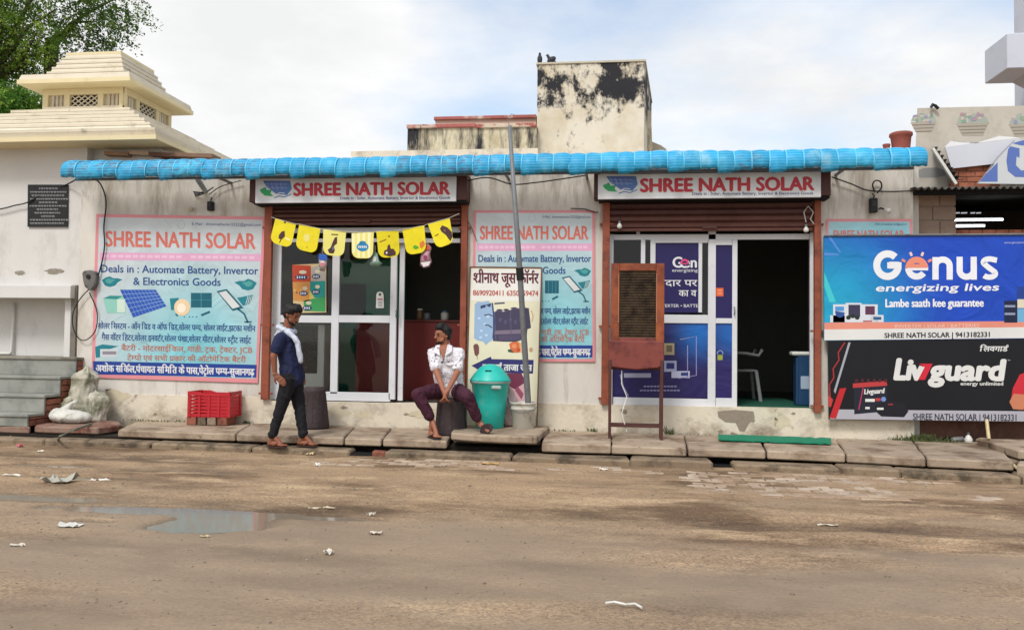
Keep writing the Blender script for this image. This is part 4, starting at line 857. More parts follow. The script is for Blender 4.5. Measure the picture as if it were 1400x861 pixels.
# old boards lying on the roof behind the left end
for k, (px0, px1, py, h, c_) in enumerate(((150, 182, 212, 3, '#a5836a'), (184, 210, 211, 5, '#c2a890'), (212, 240, 213, 5, '#7c5c4c'), (240, 296, 214, 4, '#7c6252'))):
    p_ = W(px0, py, .25); q_ = W(px1, py+1.5, .25)
    MB().bar(p_, q_, .25, .05).single('loose_board', mat('old_board_'+str(k), c_, .9, .15, 10), ['thin tan board lying at the left end of the blue roof edge', 'pale short board lying on the roof beside the thin tan one', 'dark brown board on the roof between the pale one and the long one', 'longest dark board on the roof under the temple eave'][k], 'board', 'old boards on the roof behind the blue edge')

# ------------------------------------------------------------------ inside the first shop
def P(px, py, Y): return W(px, py, Y)
M_redc = mat('dark_red_laminate', '#6e1f1c', .4, .08, 2, c2='#551614', th=(.5, .7), s2=1.5)
X0, X1, Z0, Z1 = R(486, 640, 440, 548, .75)
t = thing('shop_counter', 'dark red counter standing inside the open right half of the first shop', 'counter', ((X0+X1)/2, .9, s1-.03))
bx('front_panel', M_redc, t, X0, X1, .75, .77, s1-.03, Z1, .004); bx('worktop', mat('worktop', '#5b2420', .3, .05, 3), t, X0-.01, X1+.01, .73, 1.35, Z1, Z1+.03, .006)
bx('side_panel', M_redc, t, X0, X0+.02, .77, 1.33, s1-.03, Z1); bx('side_panel', M_redc, t, X1-.02, X1, .77, 1.33, s1-.03, Z1)
cz = Z1+.031
def jar(px, h, r, m, ml, label, Y=1.0):
    x = P(px, 436, Y).x; t = thing('jar', label, 'jar', (x, Y, cz), 'jars on the red counter')
    MB().lathe([(r*.9, 0), (r, .01), (r, h*.75), (r*.7, h*.85), (r*.7, h*.88)], (x, Y, cz), 14).build('jar_body', m, t, smooth=True); MB().lathe([(r*.78, h*.86), (r*.8, h*.87), (r*.8, h), (r*.75, h+.002)], (x, Y, cz), 14).build('lid', ml, t)
jar(574, .16, .045, mat('amber_jar', '#6b5034', .2, .1, 9), M_whitep, 'tall amber jar on the red counter')
jar(584, .12, .05, mat('grey_jar', '#6f7478', .2, .1, 9), M_black, 'grey jar with a black lid in the middle of the red counter')
jar(608, .13, .055, M_whitep, mat('bluelid', '#5b7fa0', .4, .1, 9), 'white tub with a pale blue lid near the counter end')
# green painted cupboard seen through the middle pane
X0, X1, Z0, Z1 = R(462, 538, 355, 470, 1.5)
t = thing('cupboard', 'emerald green cupboard standing behind the middle glass pane', 'cupboard', ((X0+X1)/2, 1.6, s1-.03))
bx('carcass', M_roomg, t, X0, X1+.1, 1.5, 1.9, s1-.03, Z1, .006)
X0b, X1b, Z0b, Z1b = R(464, 500, 388, 430, 1.49); bx('dark_panel', M_dark, t, X0b, X1b, 1.485, 1.50, Z0b, Z1b)  # plain dark panel on the cupboard front
# white display fridge behind the left pane
X0, X1, Z0, Z1 = R(396, 443, 443, 530, .22)
t = thing('display_fridge', 'white framed display fridge with a dark door behind the lower left pane', 'fridge', ((X0+X1)/2, .4, s1-.03))
bx('cabinet', M_whitep, t, X0, X1, .22, .6, s1-.03, Z1, .008)
a, b_, c, d = R(399, 434, 444, 510, .215); bx('door_glass', mat('dark_fridge_glass', '#1b1a1a', .15, .2, 20), t, a, b_, .212, .22, c, d)
for k in range(9):
    z = c+.03+k*(d-c-.05)/8.5; bx('wire_shelf', M_black, t, a+.01, b_-.01, .207, .212, z, z+.012)
# snack sachet posters stuck inside the left pane
t, f = board('snack_poster', 'orange and green poster of snack packets taped inside the upper left pane', 'poster', [(400, 362), (446, 360), (446, 427), (401, 428)], YF-.004, .001, ink('#c8b48a'))
def packs():
    f.poly([(399.5, 362), (425, 363), (425, 385), (400, 385.5)], ink('#b5442f'), 2); f.poly([(425, 366), (444, 360), (446, 384), (426, 385)], ink('#a8a49c'), 2)
    f.poly([(400, 385.5), (424, 385), (424, 412), (401, 411)], ink('#c58a4a'), 2); f.poly([(424, 384), (445, 384), (445, 406), (423, 408)], ink('#1f8a86'), 2)
    f.poly([(415, 411), (445, 405), (445, 426), (416, 425)], ink('#3a9456'), 2); f.poly([(423, 396), (430, 407), (423, 410)], ink('#c8b860'), 3)
    for cx_, cy_, w_ in ((412, 379, 9), (432, 378, 6), (415, 401, 6), (432, 399, 5.5), (420, 421, 6.5)):
        f.poly(ell(cx_, cy_, w_, 3.4, 12), ink('#23305c'), 4); f.many([[(cx_-w_*.7+k*w_*.36, cy_-1.6), (cx_-w_*.7+k*w_*.36+w_*.2, cy_-1.6), (cx_-w_*.7+k*w_*.36+w_*.2, cy_+1.6), (cx_-w_*.7+k*w_*.36, cy_+1.6)] for k in range(4)], ink('#c9d2e0'), 5)
        f.poly(ell(cx_+2, cy_-7, w_*.6, 2.6, 10), ink('#cfc7b0'), 4)
    rr = random.Random(4)
    for k in range(10):
        x = rr.uniform(402, 443); y = rr.uniform(366, 422); f.poly(ell(x, y, rr.uniform(.8, 1.8), rr.uniform(.7, 1.5), 7), ink(rr.choice(['#d8c27a', '#8a3a2a', '#e0dcd0', '#2d6a50', '#c8703a'])), 3.5)
packs()
# hang tag on the middle pane
t, f = board('price_tag', 'white round topped tag with red marks hanging inside the middle pane', 'tag', [(514.5, 403), (516, 399.5), (519.5, 398.5), (523, 399.5), (524.5, 403), (525, 421), (514, 421)], YF-.006, .002, OFFW)
f.poly(ell(519.4, 402.5, 2, 2, 10), ink('#3d5a50'), 2); f.rect(516, 408, 523, 410, ink('#b0606a'), 2); f.many([[(516.4, y), (522.6, y), (522.6, y+.8), (516.4, y+.8)] for y in (412, 414, 416, 418)], ink('#7d8288'), 2)

# ------------------------------------------------------------------ bunting and hanging sachets
YBN = -.42
t = thing('bunting', 'string of seven yellow round bottomed ice cream flags across the first shopfront', 'bunting', P(497, 330, YBN))
top = [(371, 297), (376.5, 299), (404.7, 306.4), (409, 306.4), (438, 313), (442, 313.7), (473.3, 316.6), (480.6, 317.5), (511, 317.7), (514.5, 316.6), (544.8, 315), (550, 313.7), (580, 308.6), (585, 306.4), (614.6, 298), (628, 292)]
MB().tube([P(a, b_, YBN) for a, b_ in top], .004, 5).build('string', mat('string', '#bdb9a8', .8), t)
fl = [((376.5, 299), (404.7, 306.4), (397.6, 339.5), (368.5, 330.6)), ((409, 306.4), (438, 313), (432, 347), (403.6, 339.8)), ((442, 313.7), (473.3, 316.6), (470, 351), (441.5, 348)),
      ((480.6, 317.5), (511, 317.7), (509.8, 353.4), (481.2, 353)), ((514.5, 316.6), (544.8, 315), (546.8, 351), (517.8, 352.8)), ((550, 313.7), (580, 308.6), (583, 344.5), (556, 349)), ((585, 306.4), (614.6, 298), (620.5, 331.5), (597, 340.2))]
YEL = mat('yellow_card', '#e6d21c', .5, .05, 4, c2='#cdbb1a', th=(.55, .75), s2=6, rnd=.06, trans=.1, bump=.012, bscale=9); PYEL = mat('pale_yellow_card', '#e3d878', .5, .04, 4, rnd=.04, trans=.1)
CHO = ink('#4a3030')
for k, (A, B, C_, D_) in enumerate(fl):
    def bl(u, v, A=A, B=B, C_=C_, D_=D_): return (A[0]*(1-u)*(1-v)+B[0]*u*(1-v)+C_[0]*u*v+D_[0]*(1-u)*v, A[1]*(1-u)*(1-v)+B[1]*u*(1-v)+C_[1]*u*v+D_[1]*(1-u)*v)
    out_ = [(0, 0), (1, 0), (1.0, .45), (1, .74)]+[(1-.32+.32*math.cos(a), .74+.26*math.sin(a)) for a in (.4, .8, 1.2, 1.57)]+[(.32-.32*math.sin(a), .74+.26*math.cos(a)) for a in (0, .4, .8, 1.2, 1.57)]+[(0, .45)]
    nrm = Vector((random.uniform(-.06, .06), -1, random.uniform(-.08, .04))).normalized(); pt = P(*bl(.5, 0), YBN)
    ps = [onpl(*bl(*q), pt, nrm) for q in out_]
    fm = MB().prism(ps, -nrm*.0015).build('flag', PYEL if k in (2, 3) else YEL, t)
    f = Face(fm, pt=pt, nrm=nrm)
    def sh(uv, m, lay=2): f.poly([bl(*q) for q in uv], m, lay)
    if k == 0: sh([(.42, .45), (.55, .38), (.62, .6), (.5, .78), (.36, .76), (.34, .62)], CHO); sh([(.46, .78), (.5, .78), (.46, .92), (.42, .92)], CHO); sh([(.66, .62), (.9, .66), (.88, .74), (.66, .7)], ink('#f0e6a0')); sh([(.42, .0), (.52, .0), (.52, .08), (.44, .09)], CHO)
    if k == 1: sh([(.3, .35), (.55, .3), (.6, .55), (.45, .65), (.32, .55)], ink('#dfd47a')); sh([(.5, .8), (.56, .78), (.58, .84), (.52, .86)], ink('#c8a020'))
    if k == 2: sh([(.52, .28), (.62, .24), (.64, .5), (.5, .62), (.56, .78), (.5, .92), (.3, .92), (.22, .8), (.36, .68), (.42, .5)], CHO); sh([(.36, .14), (.66, .13), (.66, .18), (.36, .19)], ink('#6a5c30')); sh([(.5, .62), (.42, .7), (.44, .78), (.52, .76)], ink('#5a6a90'), 3)
    if k == 3:
        for u in (.02, .26, .5, .74): sh([(u, .02), (u+.12, .02), (u+.12, .97 if .1 < u < .8 else .8), (u, .97 if .1 < u < .8 else .8)], ink('#e9e5b4'), 1)
        f.poly([bl(.5+.28*math.cos(a), .56+.17*math.sin(a)) for a in np.linspace(0, 2*PI, 20)[:-1]], ink('#2a7fb0'), 3); f.poly([bl(.5+.16*math.cos(a), .40+.07*math.sin(a)) for a in np.linspace(0, 2*PI, 12)[:-1]], ink('#2a7fb0'), 3)
        for j in range(5): sh([(.30+j*.085, .52), (.36+j*.085, .52), (.36+j*.085, .6), (.30+j*.085, .6)], OFFW, 4)
    if k == 4: sh([(.24, .88), (.3, .72), (.42, .7), (.46, .55), (.56, .5), (.6, .68), (.72, .68), (.82, .82), (.8, .93), (.5, .97)], CHO); sh([(.1, .38), (.42, .3), (.42, .34), (.1, .42)], ink('#8a6a20')); sh([(.5, .18), (.6, .18), (.56, .26)], CHO); sh([(.36, .78), (.44, .78), (.42, .86), (.34, .86)], OFFW, 3)
    if k == 5: sh([(.36, .72), (.46, .66), (.6, .72), (.66, .8), (.5, .84), (.4, .8)], ink('#58a82c')); sh([(.7, .62), (.9, .55), (.97, .7), (.8, .85), (.7, .78)], ink('#d87a3c'))
    if k == 6: sh([(.46, .3), (.6, .2), (.82, .34), (.98, .55), (1.0, .74), (.84, .9), (.76, .8), (.66, .6), (.5, .44)], CHO); sh([(.12, .5), (.34, .46), (.34, .5), (.12, .54)], ink('#8a6a20')); sh([(.6, .36), (.72, .42), (.66, .5)], ink('#8a6058'), 3)
def sachet(label, pts, m, marks, px, ptop):
    n = Vector((random.uniform(-.15, .15), -1, .0)).normalized(); pt = P(px, ptop+5, YBN+.05)
    t = thing('hanging_sachet', label, 'sachet', P(px, max(p[1] for p in pts), YBN+.05), 'snack sachets hanging below the bunting')
    fr = [onpl(a, b_, pt, n) for a, b_ in pts]; c = sum(fr, Vector())/len(fr)
    mb = MB(); k = len(fr); mb.v = [tuple(q) for q in fr]+[tuple(c+Vector((0, -.018, 0)))]+[tuple(c+Vector((0, .018, 0)))]; mb.f = [(i, (i+1) % k, k) for i in range(k)]+[((i+1) % k, i, k+1) for i in range(k)]
    mb.build('pouch', m, t, smooth=True)
    MB().tube([P(px, ptop, YBN+.05), P(px, ptop-9, YBN+.02)], .003, 5).build('hook', M_whitep, t); f = Face(t, pt=pt+Vector((0, -.02, 0)), nrm=n)
    for q, c_ in marks: f.poly(q, ink(c_), 2)
sachet('pink and white sachet hanging below the sixth yellow flag', [(578, 334), (585, 333), (590, 338), (588, 348), (590.5, 358), (587, 365), (580, 367), (574, 363), (575, 352), (576, 342)], ink('#c99aa4'), [([(577, 336), (586, 335), (588, 341), (578, 343)], '#c25a3c'), (ell(581.5, 352, 3, 3.4, 9), '#8a3a60'), ([(575, 359), (589, 357), (586, 363), (579, 365)], '#d8d4d6')], 583, 334)
sachet('pale green see-through sachet hanging between the fourth and fifth flags', [(511, 344), (516, 346), (518, 356), (523, 360), (518, 364), (508, 364), (505, 361), (508, 354)], mat('pale_green_film', '#9cc0b4', .2, .1, 9), [(ell(512, 354, 2.5, 4, 9), '#d3d6d2')], 513, 345)
sachet('small blue and white paper cup sachet hanging before the snack poster', [(435.5, 347), (447.5, 348), (447, 362), (444, 371), (437, 370), (436, 360)], ink('#cfc6c6'), [([(435.6, 347.2), (447.4, 348.2), (447, 356), (436, 355)], '#2a5cb0'), ([(438, 359), (444, 359.5), (443, 364), (438.6, 363)], '#c8707a')], 441, 347)

# ------------------------------------------------------------------ inside the second shop
M_chair = mat('shaded_white_plastic', '#7f8284', .4, .05, 4)  # white plastic greyed, the doorway's shade put into its colour
c0 = P(1026, 550, 1.3); c0.z = s2-.03
t = thing('plastic_chair', 'white moulded plastic armchair standing in the dark doorway of the second shop', 'chair', c0)
x, y, z = c0.x-.16, 1.3, c0.z
bx('seat', M_chair, t, x-.22, x+.22, y-.22, y+.22, z+.40, z+.43, .012)
bk = MB()
for i in range(5): bk.bar((x-.24-.02*i/4, y-.2+.1*i, z+.42), (x-.30, y-.2+.1*i, z+.80), .045, .015)
bk.bar((x-.30, y-.24, z+.80), (x-.30, y+.24, z+.80), .02, .07); bk.build('backrest', M_chair, t, .004)
for s_ in (-1, 1):
    MB().tube([(x-.27, y+s_*.25, z+.66), (x+.05, y+s_*.27, z+.65), (x+.22, y+s_*.26, z+.62), (x+.27, y+s_*.25, z+.70)], .022, 8).build('armrest', M_chair, t, smooth=True)
    for sx in (-1, 1): MB().bar((x+sx*.20, y+s_*.21, z+.41), (x+sx*.25, y+s_*.26, z), .045, .03).build('leg', M_chair, t, .006)
p_ = P(1100, 551, .55)
t = thing('water_can', 'blue water can with a white top just inside the second doorway', 'can', (p_.x, .55, s2-.03))
z = s2-.03; h = P(1100, 486, .55).z-z
MB().box(p_.x-.12, p_.x+.11, .45, .65, z, z+h).build('body', mat('blue_can_plastic', '#234468', .4, .1, 5), t, .025, seg=2); bx('lid', M_whitep, t, p_.x-.17, p_.x+.10, .46, .64, z+h, z+h+.05, .015)
bx('label_sheet', ink('#9fb0c4'), t, p_.x-.07, p_.x+.07, .446, .4495, z+h*.35, z+h*.6)
X0, X1, _, _ = R(1009, 1107, 545, 553, .3)
MB().box(X0, X1, .13, 1.9, s2-.028, s2-.016).single('floor_mat', dmat, 'dark green mat on the floor inside the second doorway', 'mat')
# bulbs hanging under the rolled shutter of the second shop
for px, py, lb in ((847, 309, 'white bulb hanging at the left end of the second shutter'), (1102, 314, 'small bulb on curly wires at the right end of the second shutter')):
    c = P(px, py, -.09); t = thing('light_bulb', lb, 'bulb', c, 'bulbs under the second shutter')
    MB().lathe([(.004, -.035), (.022, -.03), (.032, -.012), (.03, .008), (.014, .03), (.014, .035)], c, 14).build('globe', M_whitep, t, smooth=True); MB().lathe([(.015, .034), (.016, .06), (.008, .065)], c, 10).build('cap', M_steel, t)
    MB().tube([c+Vector((0, 0, .06)), c+Vector((.01, 0, .1)), c+Vector((.0, .02, .14))], .004, 5).build('flex', M_black, t)
MB().tube([P(1102, 304, -.09), P(1099, 290, -.1), P(1105, 282, -.1), P(1112, 290, -.1), P(1108, 300, -.1), P(1113, 306, -.09)], .005, 5).single('curled_wire', M_whitep, 'curled pale wire tangled by the right end of the second shutter', 'wire')

# ------------------------------------------------------------------ things on the pavement
def lathe_thing(t, name, prof, c, m, n=28, smooth=True, **k): return MB().lathe(prof, c, n, **k).build(name, m, t, smooth=smooth)
# red fruit crate on bricks
M_crate = mat('red_crate_plastic', '#b3242e', .45, .08, 6, c2='#8c1c26', th=(.55, .7), s2=5)
X0, X1, Z0, Z1 = R(258, 316, 535, 570, -.34)
t = thing('fruit_crate', 'red plastic fruit crate standing on loose bricks below the large poster', 'crate', ((X0+X1)/2, -.22, Z0))
y0, y1 = -.36, -.06; H = Z1-Z0; e_ = .012
bx('base', M_crate, t, X0+.01, X1-.01, y0, y1, Z0, Z0+.015)
for k in range(6):
    z = Z0+.012+k*(H-.06)/6
    for (a, b_, c, d) in ((X0+.01, X1-.01, y0, y0+e_), (X0+.01, X1-.01, y1-e_, y1), (X0+.01, X0+.01+e_, y0, y1), (X1-.01-e_, X1-.01, y0, y1)): bx('slat', M_crate, t, a, b_, c, d, z, z+(H-.06)/6*.66)
for xx in np.linspace(X0+.012, X1-.042, 5): bx('post', M_crate, t, xx, xx+.03, y0-.008, y0+.004, Z0, Z1-.05)
for xx in (X0, X1-.03):
    bx('corner_post', M_crate, t, xx, xx+.03, y0-.01, y0+.03, Z0, Z1); bx('corner_post', M_crate, t, xx, xx+.03, y1-.03, y1+.01, Z0, Z1)
rim = MB(); ph = [(X0, Z1-.05), (X1, Z1-.05), (X1, Z1), (X1-.14, Z1-.028), (X0+.22, Z1-.028), (X0+.14, Z1-.004), (X0, Z1-.004)]
rim.prism([(a, y0-.014, b_) for a, b_ in ph], (0, .016, 0)); rim.build('rim', M_crate, t); MB().prism([(a, y1-.004, b_) for a, b_ in ph], (0, .016, 0)).build('rim', M_crate, t)
for xx in (X0-.004, X1-.012): bx('rim', M_crate, t, xx, xx+.016, y0, y1, Z1-.05, Z1-.002)
for k, (px0, px1, lb) in enumerate(((258, 271, 'brown block under the left corner of the red crate'), (273, 284, 'dark block second from the left under the red crate'), (286, 298, 'pale stone under the middle of the red crate'), (300, 313, 'brick under the right corner of the red crate'))):
    a, b_ = W(px0, 574, -.3).x, W(px1, 574, -.3).x
    MB().box(a, b_, -.36, -.1, SZ, Z0).single('loose_brick', [M_brick, M_kerb, M_slab, M_brick][k], lb, 'brick', 'bricks holding up the red crate', bevel=.008)

# sacks
def sack(label, prims, m, mt, sag=.012):
    lo = min((p[1][2]-(p[2][2] if p[0] == 'e' else p[2])) for p in prims); c = Vector(prims[0][1]); t = thing('sack', label, 'sack', (c.x, c.y, SZ), 'filled sacks by the steps')
    organic('bag', prims, m, t, .012, 3, sag); 
    if mt: organic('tied_neck', mt, m, t, .008, 2, sag*.6)
    return t
yb = -.30; k1 = P(118, 580, yb)
cx_ = P(118, 540, yb).x
def standing_sack(label, x, y, h, r, sd, lean=0):
    t = thing('sack', label, 'sack', (x, y, SZ), 'filled sacks by the steps'); mb = MB(); n, rows = 56, 34; prof = []
    for j_ in range(rows+1):
        v = j_/rows; base = r*(1.0+.12*math.sin(v*5+sd)) if v < .78 else r*(1-(v-.78)/.22*.45)
        if v < .06: base *= .86+.14*v/.06
        if v > .9: base = r*(.52-(v-.9)*4.2)
        for i_ in range(n):
            a = 2*PI*i_/n; ca, sa = math.cos(a), math.sin(a)
            f_ = .16*noise.noise(Vector((ca*2+sd, sa*2, v*2.4))) + .07*noise.noise(Vector((ca*6, sa*6+sd, v*2.2+2)))*(1+2*v) + .05*noise.noise(Vector((ca*3, sa*3, v*11+sd)))
            q = base*(1+f_); mb.v.append((x+q*ca*1.05+lean*v*v+.02*math.sin(v*7+sd), y+q*sa*.85, SZ+h*v+(.05*noise.noise(Vector((ca*2, sa*2, sd))) if v > .85 else 0)))
    for j_ in range(rows):
        for i_ in range(n): mb.f.append((j_*n+i_, j_*n+(i_+1) % n, (j_+1)*n+(i_+1) % n, (j_+1)*n+i_))
    mb.f.append(tuple(range(n-1, -1, -1))); mb.f.append(tuple(rows*n+i_ for i_ in range(n))); mb.build('bag', M_sackd, t, smooth=True)
standing_sack('tall dirty white sack standing against the left edge of the big poster', P(113, 540, -.28).x, -.27, .70, .165, 1.3, .03)
standing_sack('shorter stained sack leaning to the right of the tall sack', P(133, 560, -.26).x, -.25, .42, .13, 4.1, -.03)
q = P(93, 574, -.62)
sack('bulging white sack lying on the broken red edged slab', [('e', (q.x, -.60, SZ+.09), (.24, .16, .085), (0, .05, .1)), ('e', (q.x+.10, -.58, SZ+.08), (.17, .15, .075)), ('e', (q.x-.18, -.56, SZ+.10), (.10, .11, .09))], M_sack, [('c', (q.x-.14, -.52, SZ+.14), .06, (q.x-.04, -.50, SZ+.25), .022), ('c', (q.x-.04, -.50, SZ+.25), .022, (q.x+.02, -.50, SZ+.27), .034)], .008)
q = P(92, 545, -.42)
sack('small empty grey sack crumpled between the lying sack and the tall sack', [('e', (q.x, -.38, SZ+.13), (.13, .10, .15)), ('e', (q.x+.02, -.38, SZ+.26), (.07, .06, .07))], M_sackd, None, .02)
a, b_ = G(80, 598, .03), G(125, 578, SZ+.02)
MB().tube([(G(78, 604, .02)), G(82, 596, .16), G(100, 588, SZ+.04), G(125, 579, SZ+.03)], .014, 6).single('stick', mat('grey_stick', '#6f7264', .9, .2, 20), 'crooked grey stick lying over the slab edge by the white sack', 'stick')

# rattan look stools
def stool(cx_, cy_, rt, rb, h, z, label):
    t = thing('drum_stool', label, 'stool', (cx_, cy_, z), 'dark brown drum stools')
    m = mat('dark_brown_woven', '#3b3032', .7, .12, 10, c2='#4c4042', th=(.5, .7), s2=14, bump=.003, bscale=70)
    V = [(rb, 0), (rb*1.02, .02), (rb, .05), (rb+(rt-rb)*.5, h*.5), (rt*1.0, h*.86), (rt*1.03, h*.9), (rt*1.02, h*.97), (rt*.9, h)]
    lathe_thing(t, 'body', V, (cx_, cy_, z), m, 40)
    lathe_thing(t, 'seat_pad', [(rt*.9, h-.003), (rt*.88, h+.012), (rt*.5, h+.016)], (cx_, cy_, z), mat('pad_grey', '#4a4042', .6, .1, 9), 32)
    for k in range(14):
        an = 2*PI*k/14; d = Vector((math.cos(an), math.sin(an), 0)); MB().tube([Vector((cx_, cy_, z+.03))+d*(rb+.001), Vector((cx_, cy_, z+h*.86))+d*(rt+.001)], .005, 5).build('cane_strip', m, t)
    return t
q = P(429, 584, -.35); h1 = P(429, 530, -.35).z-SZ
stool(q.x, -.35, .135, .185, h1, SZ, 'dark brown drum stool standing free behind the walking man')
XS0 = P(617, 560, -.62).x
hs = .43
stool(XS0, -.62, .165, .19, hs, SZ, 'dark brown drum stool under the seated man')

# teal bin with a domed lid
M_teal = mat('teal_bin_plastic', '#22b4a8', .4, .07, 4, c2='#63bfb4', th=(.55, .75), s2=5, spec=.5)
q = P(670, 560, -.52); bc = Vector((q.x, -.52, RZ))
hb = P(670, 523, -.60).z-RZ; sc_ = .0082
t = thing('waste_bin', 'teal plastic waste bin with a pointed lid on the raised slab', 'bin', bc)
lathe_thing(t, 'bin_body', [(.155, 0), (.165, .006), (.19, hb*.5), (.222, hb*.95), (.232, hb*.965), (.232, hb*1.0), (.215, hb)], bc, M_teal, 36)
lathe_thing(t, 'rim_band', [(.236, hb*.985), (.243, hb*.99), (.243, hb*1.03), (.236, hb*1.035)], bc, mat('rim_grey', '#8a9a94', .5, .1, 8), 36)
lathe_thing(t, 'lid', [(.24, hb*1.03), (.247, hb*1.045), (.238, hb*1.07), (.195, hb*1.19), (.14, hb*1.31), (.09, hb*1.375), (.05, hb*1.40), (.02, hb*1.405)], bc, M_teal, 36)
mb = MB(); mb.box(bc.x-.04, bc.x+.035, -.52-.175, -.52-.15, RZ+hb*1.26, RZ+hb*1.28); mb.build('lid_slot', M_black, t, .004)
mb = MB(); mb.box(bc.x+.045, bc.x+.16, -.52-.235, -.52-.20, RZ+hb*.87, RZ+hb*.95); mb.build('handle', mat('handle_grey', '#9fb0aa', .5, .1, 8), t, .012)
f = Face(t, pt=bc+Vector((0, -.205, 0)), nrm=NY)
# white plastic bag hanging behind the bin, on its right
q = P(703, 540, -.35)
t = thing('plastic_bag', 'pinkish white carrier bag hanging behind the right side of the teal bin', 'bag', P(703, 583, -.34))
organic('bag', [('e', (q.x-.05, -.34, RZ+.22), (.085, .05, .20)), ('e', (q.x-.05, -.34, RZ+.10), (.09, .06, .09)), ('c', (q.x-.03, -.34, RZ+.38), .035, (q.x-.06, -.34, RZ+.46), .02)], mat('pinkish_bag', '#c7aeb0', .4, .08, 9, bump=.004, bscale=20), t, .01, 3, .015)
# paint bucket with the pole standing in it
q = P(715, 583, -.50); kc = Vector((q.x, -.48, RZ)); hb = P(715, 549.5, -.48).z-RZ
M_bucket = mat('paint_bucket_white', '#c6c3b8', .5, .05, 6, c2='#8f897a', th=(.54, .68), s2=6)
t = thing('paint_bucket', 'dirty white paint bucket holding up the grey pole beside the teal bin', 'bucket', kc)
pr = [(.122, 0), (.128, .005), (.143, hb*.72), (.152, hb*.74), (.150, hb*.78), (.146, hb*.8), (.150, hb*.93), (.158, hb*.94), (.158, hb), (.150, hb), (.144, hb*.9), (.128, .03), (.02, .03)]
lathe_thing(t, 'bucket_body', pr, kc, M_bucket, 36)
lathe_thing(t, 'cement_fill', [(.145, hb*.82), (.05, hb*.84)], kc, M_mortar, 24)
MB().tube([kc+Vector((.16*math.cos(a), -.16*abs(math.sin(a))*.95, hb*.84-.05*math.sin(a)*1.2)) for a in np.linspace(0, PI, 14)], .004, 6).build('wire_handle', M_steel, t, smooth=True)
t0, t1 = kc+Vector((.045, 0, hb*.5)), P(696.5, 172, -.92)
pts = [t0, P(723, 545, -.48)]
t = thing('steel_pole', 'tall leaning grey steel pole standing in the paint bucket, crossing the blue roof edge', 'pole', t0)
pm_ = P(716, 430, -.62)
MB().tube([t0, P(722, 548, -.5), P(710, 360, -.70), t1], [.036, .036, .033, .022], 12).build('pole_tube', M_steel, t, smooth=True)
MB().tube([P(711.5, 383, -.67), P(710.3, 366, -.685)], .045, 12).build('tape_wrap', M_black, t)
MB().tube([t1, P(694, 163, -.92), P(699, 156, -.92), P(705, 158, -.92)], .004, 5).build('wire_loop', M_steel, t)

# slotted metal cabinet on a stand
M_or = mat('orange_rust_steel', '#96502f', .6, .18, 6, c2='#6b3423', th=(.44, .64), s2=3.5, bump=.001, bscale=90)
M_redr = mat('red_rust_box', '#7c3f38', .5, .16, 5, c2='#562726', th=(.5, .66), s2=4, c3='#c99a7c', th3=(.70, .74), s3=9)
YC = -.66
X0, X1, Z0, Z1 = R(835.5, 908.5, 360, 429, YC); Xl, Xr, Zb, Zt_ = R(832, 908, 427, 506, YC)
t = thing('cooler_stand', 'rusty orange slatted cooler box on tall thin legs before the second shopfront', 'cooler', ((X0+X1)/2, YC+.15, SZ))
fw = .095
for (a, b_, c, d) in ((X0, X0+fw, Zt_-.44, Z1), (X1-fw, X1, Zt_-.44, Z1), (X0+fw, X1-fw, Z1-.085, Z1)): bx('frame_board', M_or, t, a, b_, YC, YC+.03, c, d, .004)
zlow = W(870, 465, YC).z
bx('bottom_board', M_redr, t, X0+fw, X1-fw, YC, YC+.03, zlow-.02, zlow+.03, .004)
bx('back_sheet', M_brown, t, X0, X1, YC+.12, YC+.135, Zb, Z1-.01)
for xx in (X0, X1-.012): bx('side_sheet', M_or, t, xx, xx+.012, YC+.03, YC+.12, zlow, Z1-.012)
M_pad = mat('cooling_pad_straw', '#5b4c3c', .9, .2, 14, c2='#3a3028', th=(.48, .62), s2=9, bump=.008, bscale=60)
bx('straw_pad', M_pad, t, X0+fw*.9, X1-fw*.9, YC+.032, YC+.07, zlow+.02, Z1-.08)
n = 26
for k in range(n):
    z = zlow+.03+(Z1-.09-zlow-.03)*k/(n-1); bx('louvre_slat', M_pad, t, X0+fw*.95, X1-fw*.95, YC+.010, YC+.034, z, z+.007)
for xx in (X0+fw-.012, X1-fw+.004): bx('frame_strip', mat('pale_strip', '#a8745c', .6), t, xx, xx+.008, YC-.006, YC, zlow+.2, Z1-.12)
tk = MB(); prf = [(Xl, Zt_-.46), (X1, Zt_-.46), (X1, Zb+.10), (X1-.06, Zb+.03), (X0+.2, Zb), (Xl+.04, Zb+.03), (Xl, Zb+.10)]
zz = W(870, 466, YC).z
prf = [(Xl, zz), (Xr, zz), (Xr, Zb+.08), (Xr-.06, Zb+.03), ((Xl+Xr)/2, Zb+.005), (Xl+.04, Zb+.03), (Xl, Zb+.08)]
tk.prism([(a, YC-.02, b_) for a, b_ in prf], (0, .2, 0)); tk.build('water_tank', M_redr, t, .012)
for xx in (Xl+.02, Xr-.025):
    for yy in (YC-.01, YC+.16):
        MB().bar((xx, yy, SZ-.003), (xx, yy, Zb+.12), .034, .034).build('leg', M_brown, t, .003)
zr = W(870, 582, YC).z
for yy in (YC-.01, YC+.16): MB().bar((Xl+.02, yy, zr), (Xr-.025, yy, zr), .03, .03).build('crossbar', M_brown, t)
for xx in (Xl+.02, Xr-.025): MB().bar((xx, YC-.01, zr-.005), (xx, YC+.16, zr-.005), .025, .025).build('crossbar', M_brown, t)
MB().tube([P(850, 506, YC+.04), P(850, 525, YC+.02), P(857, 542, YC+.03), P(850, 565, YC+.0), P(857, 590, YC)], .006, 6).build('drain_tube', M_whitep, t)

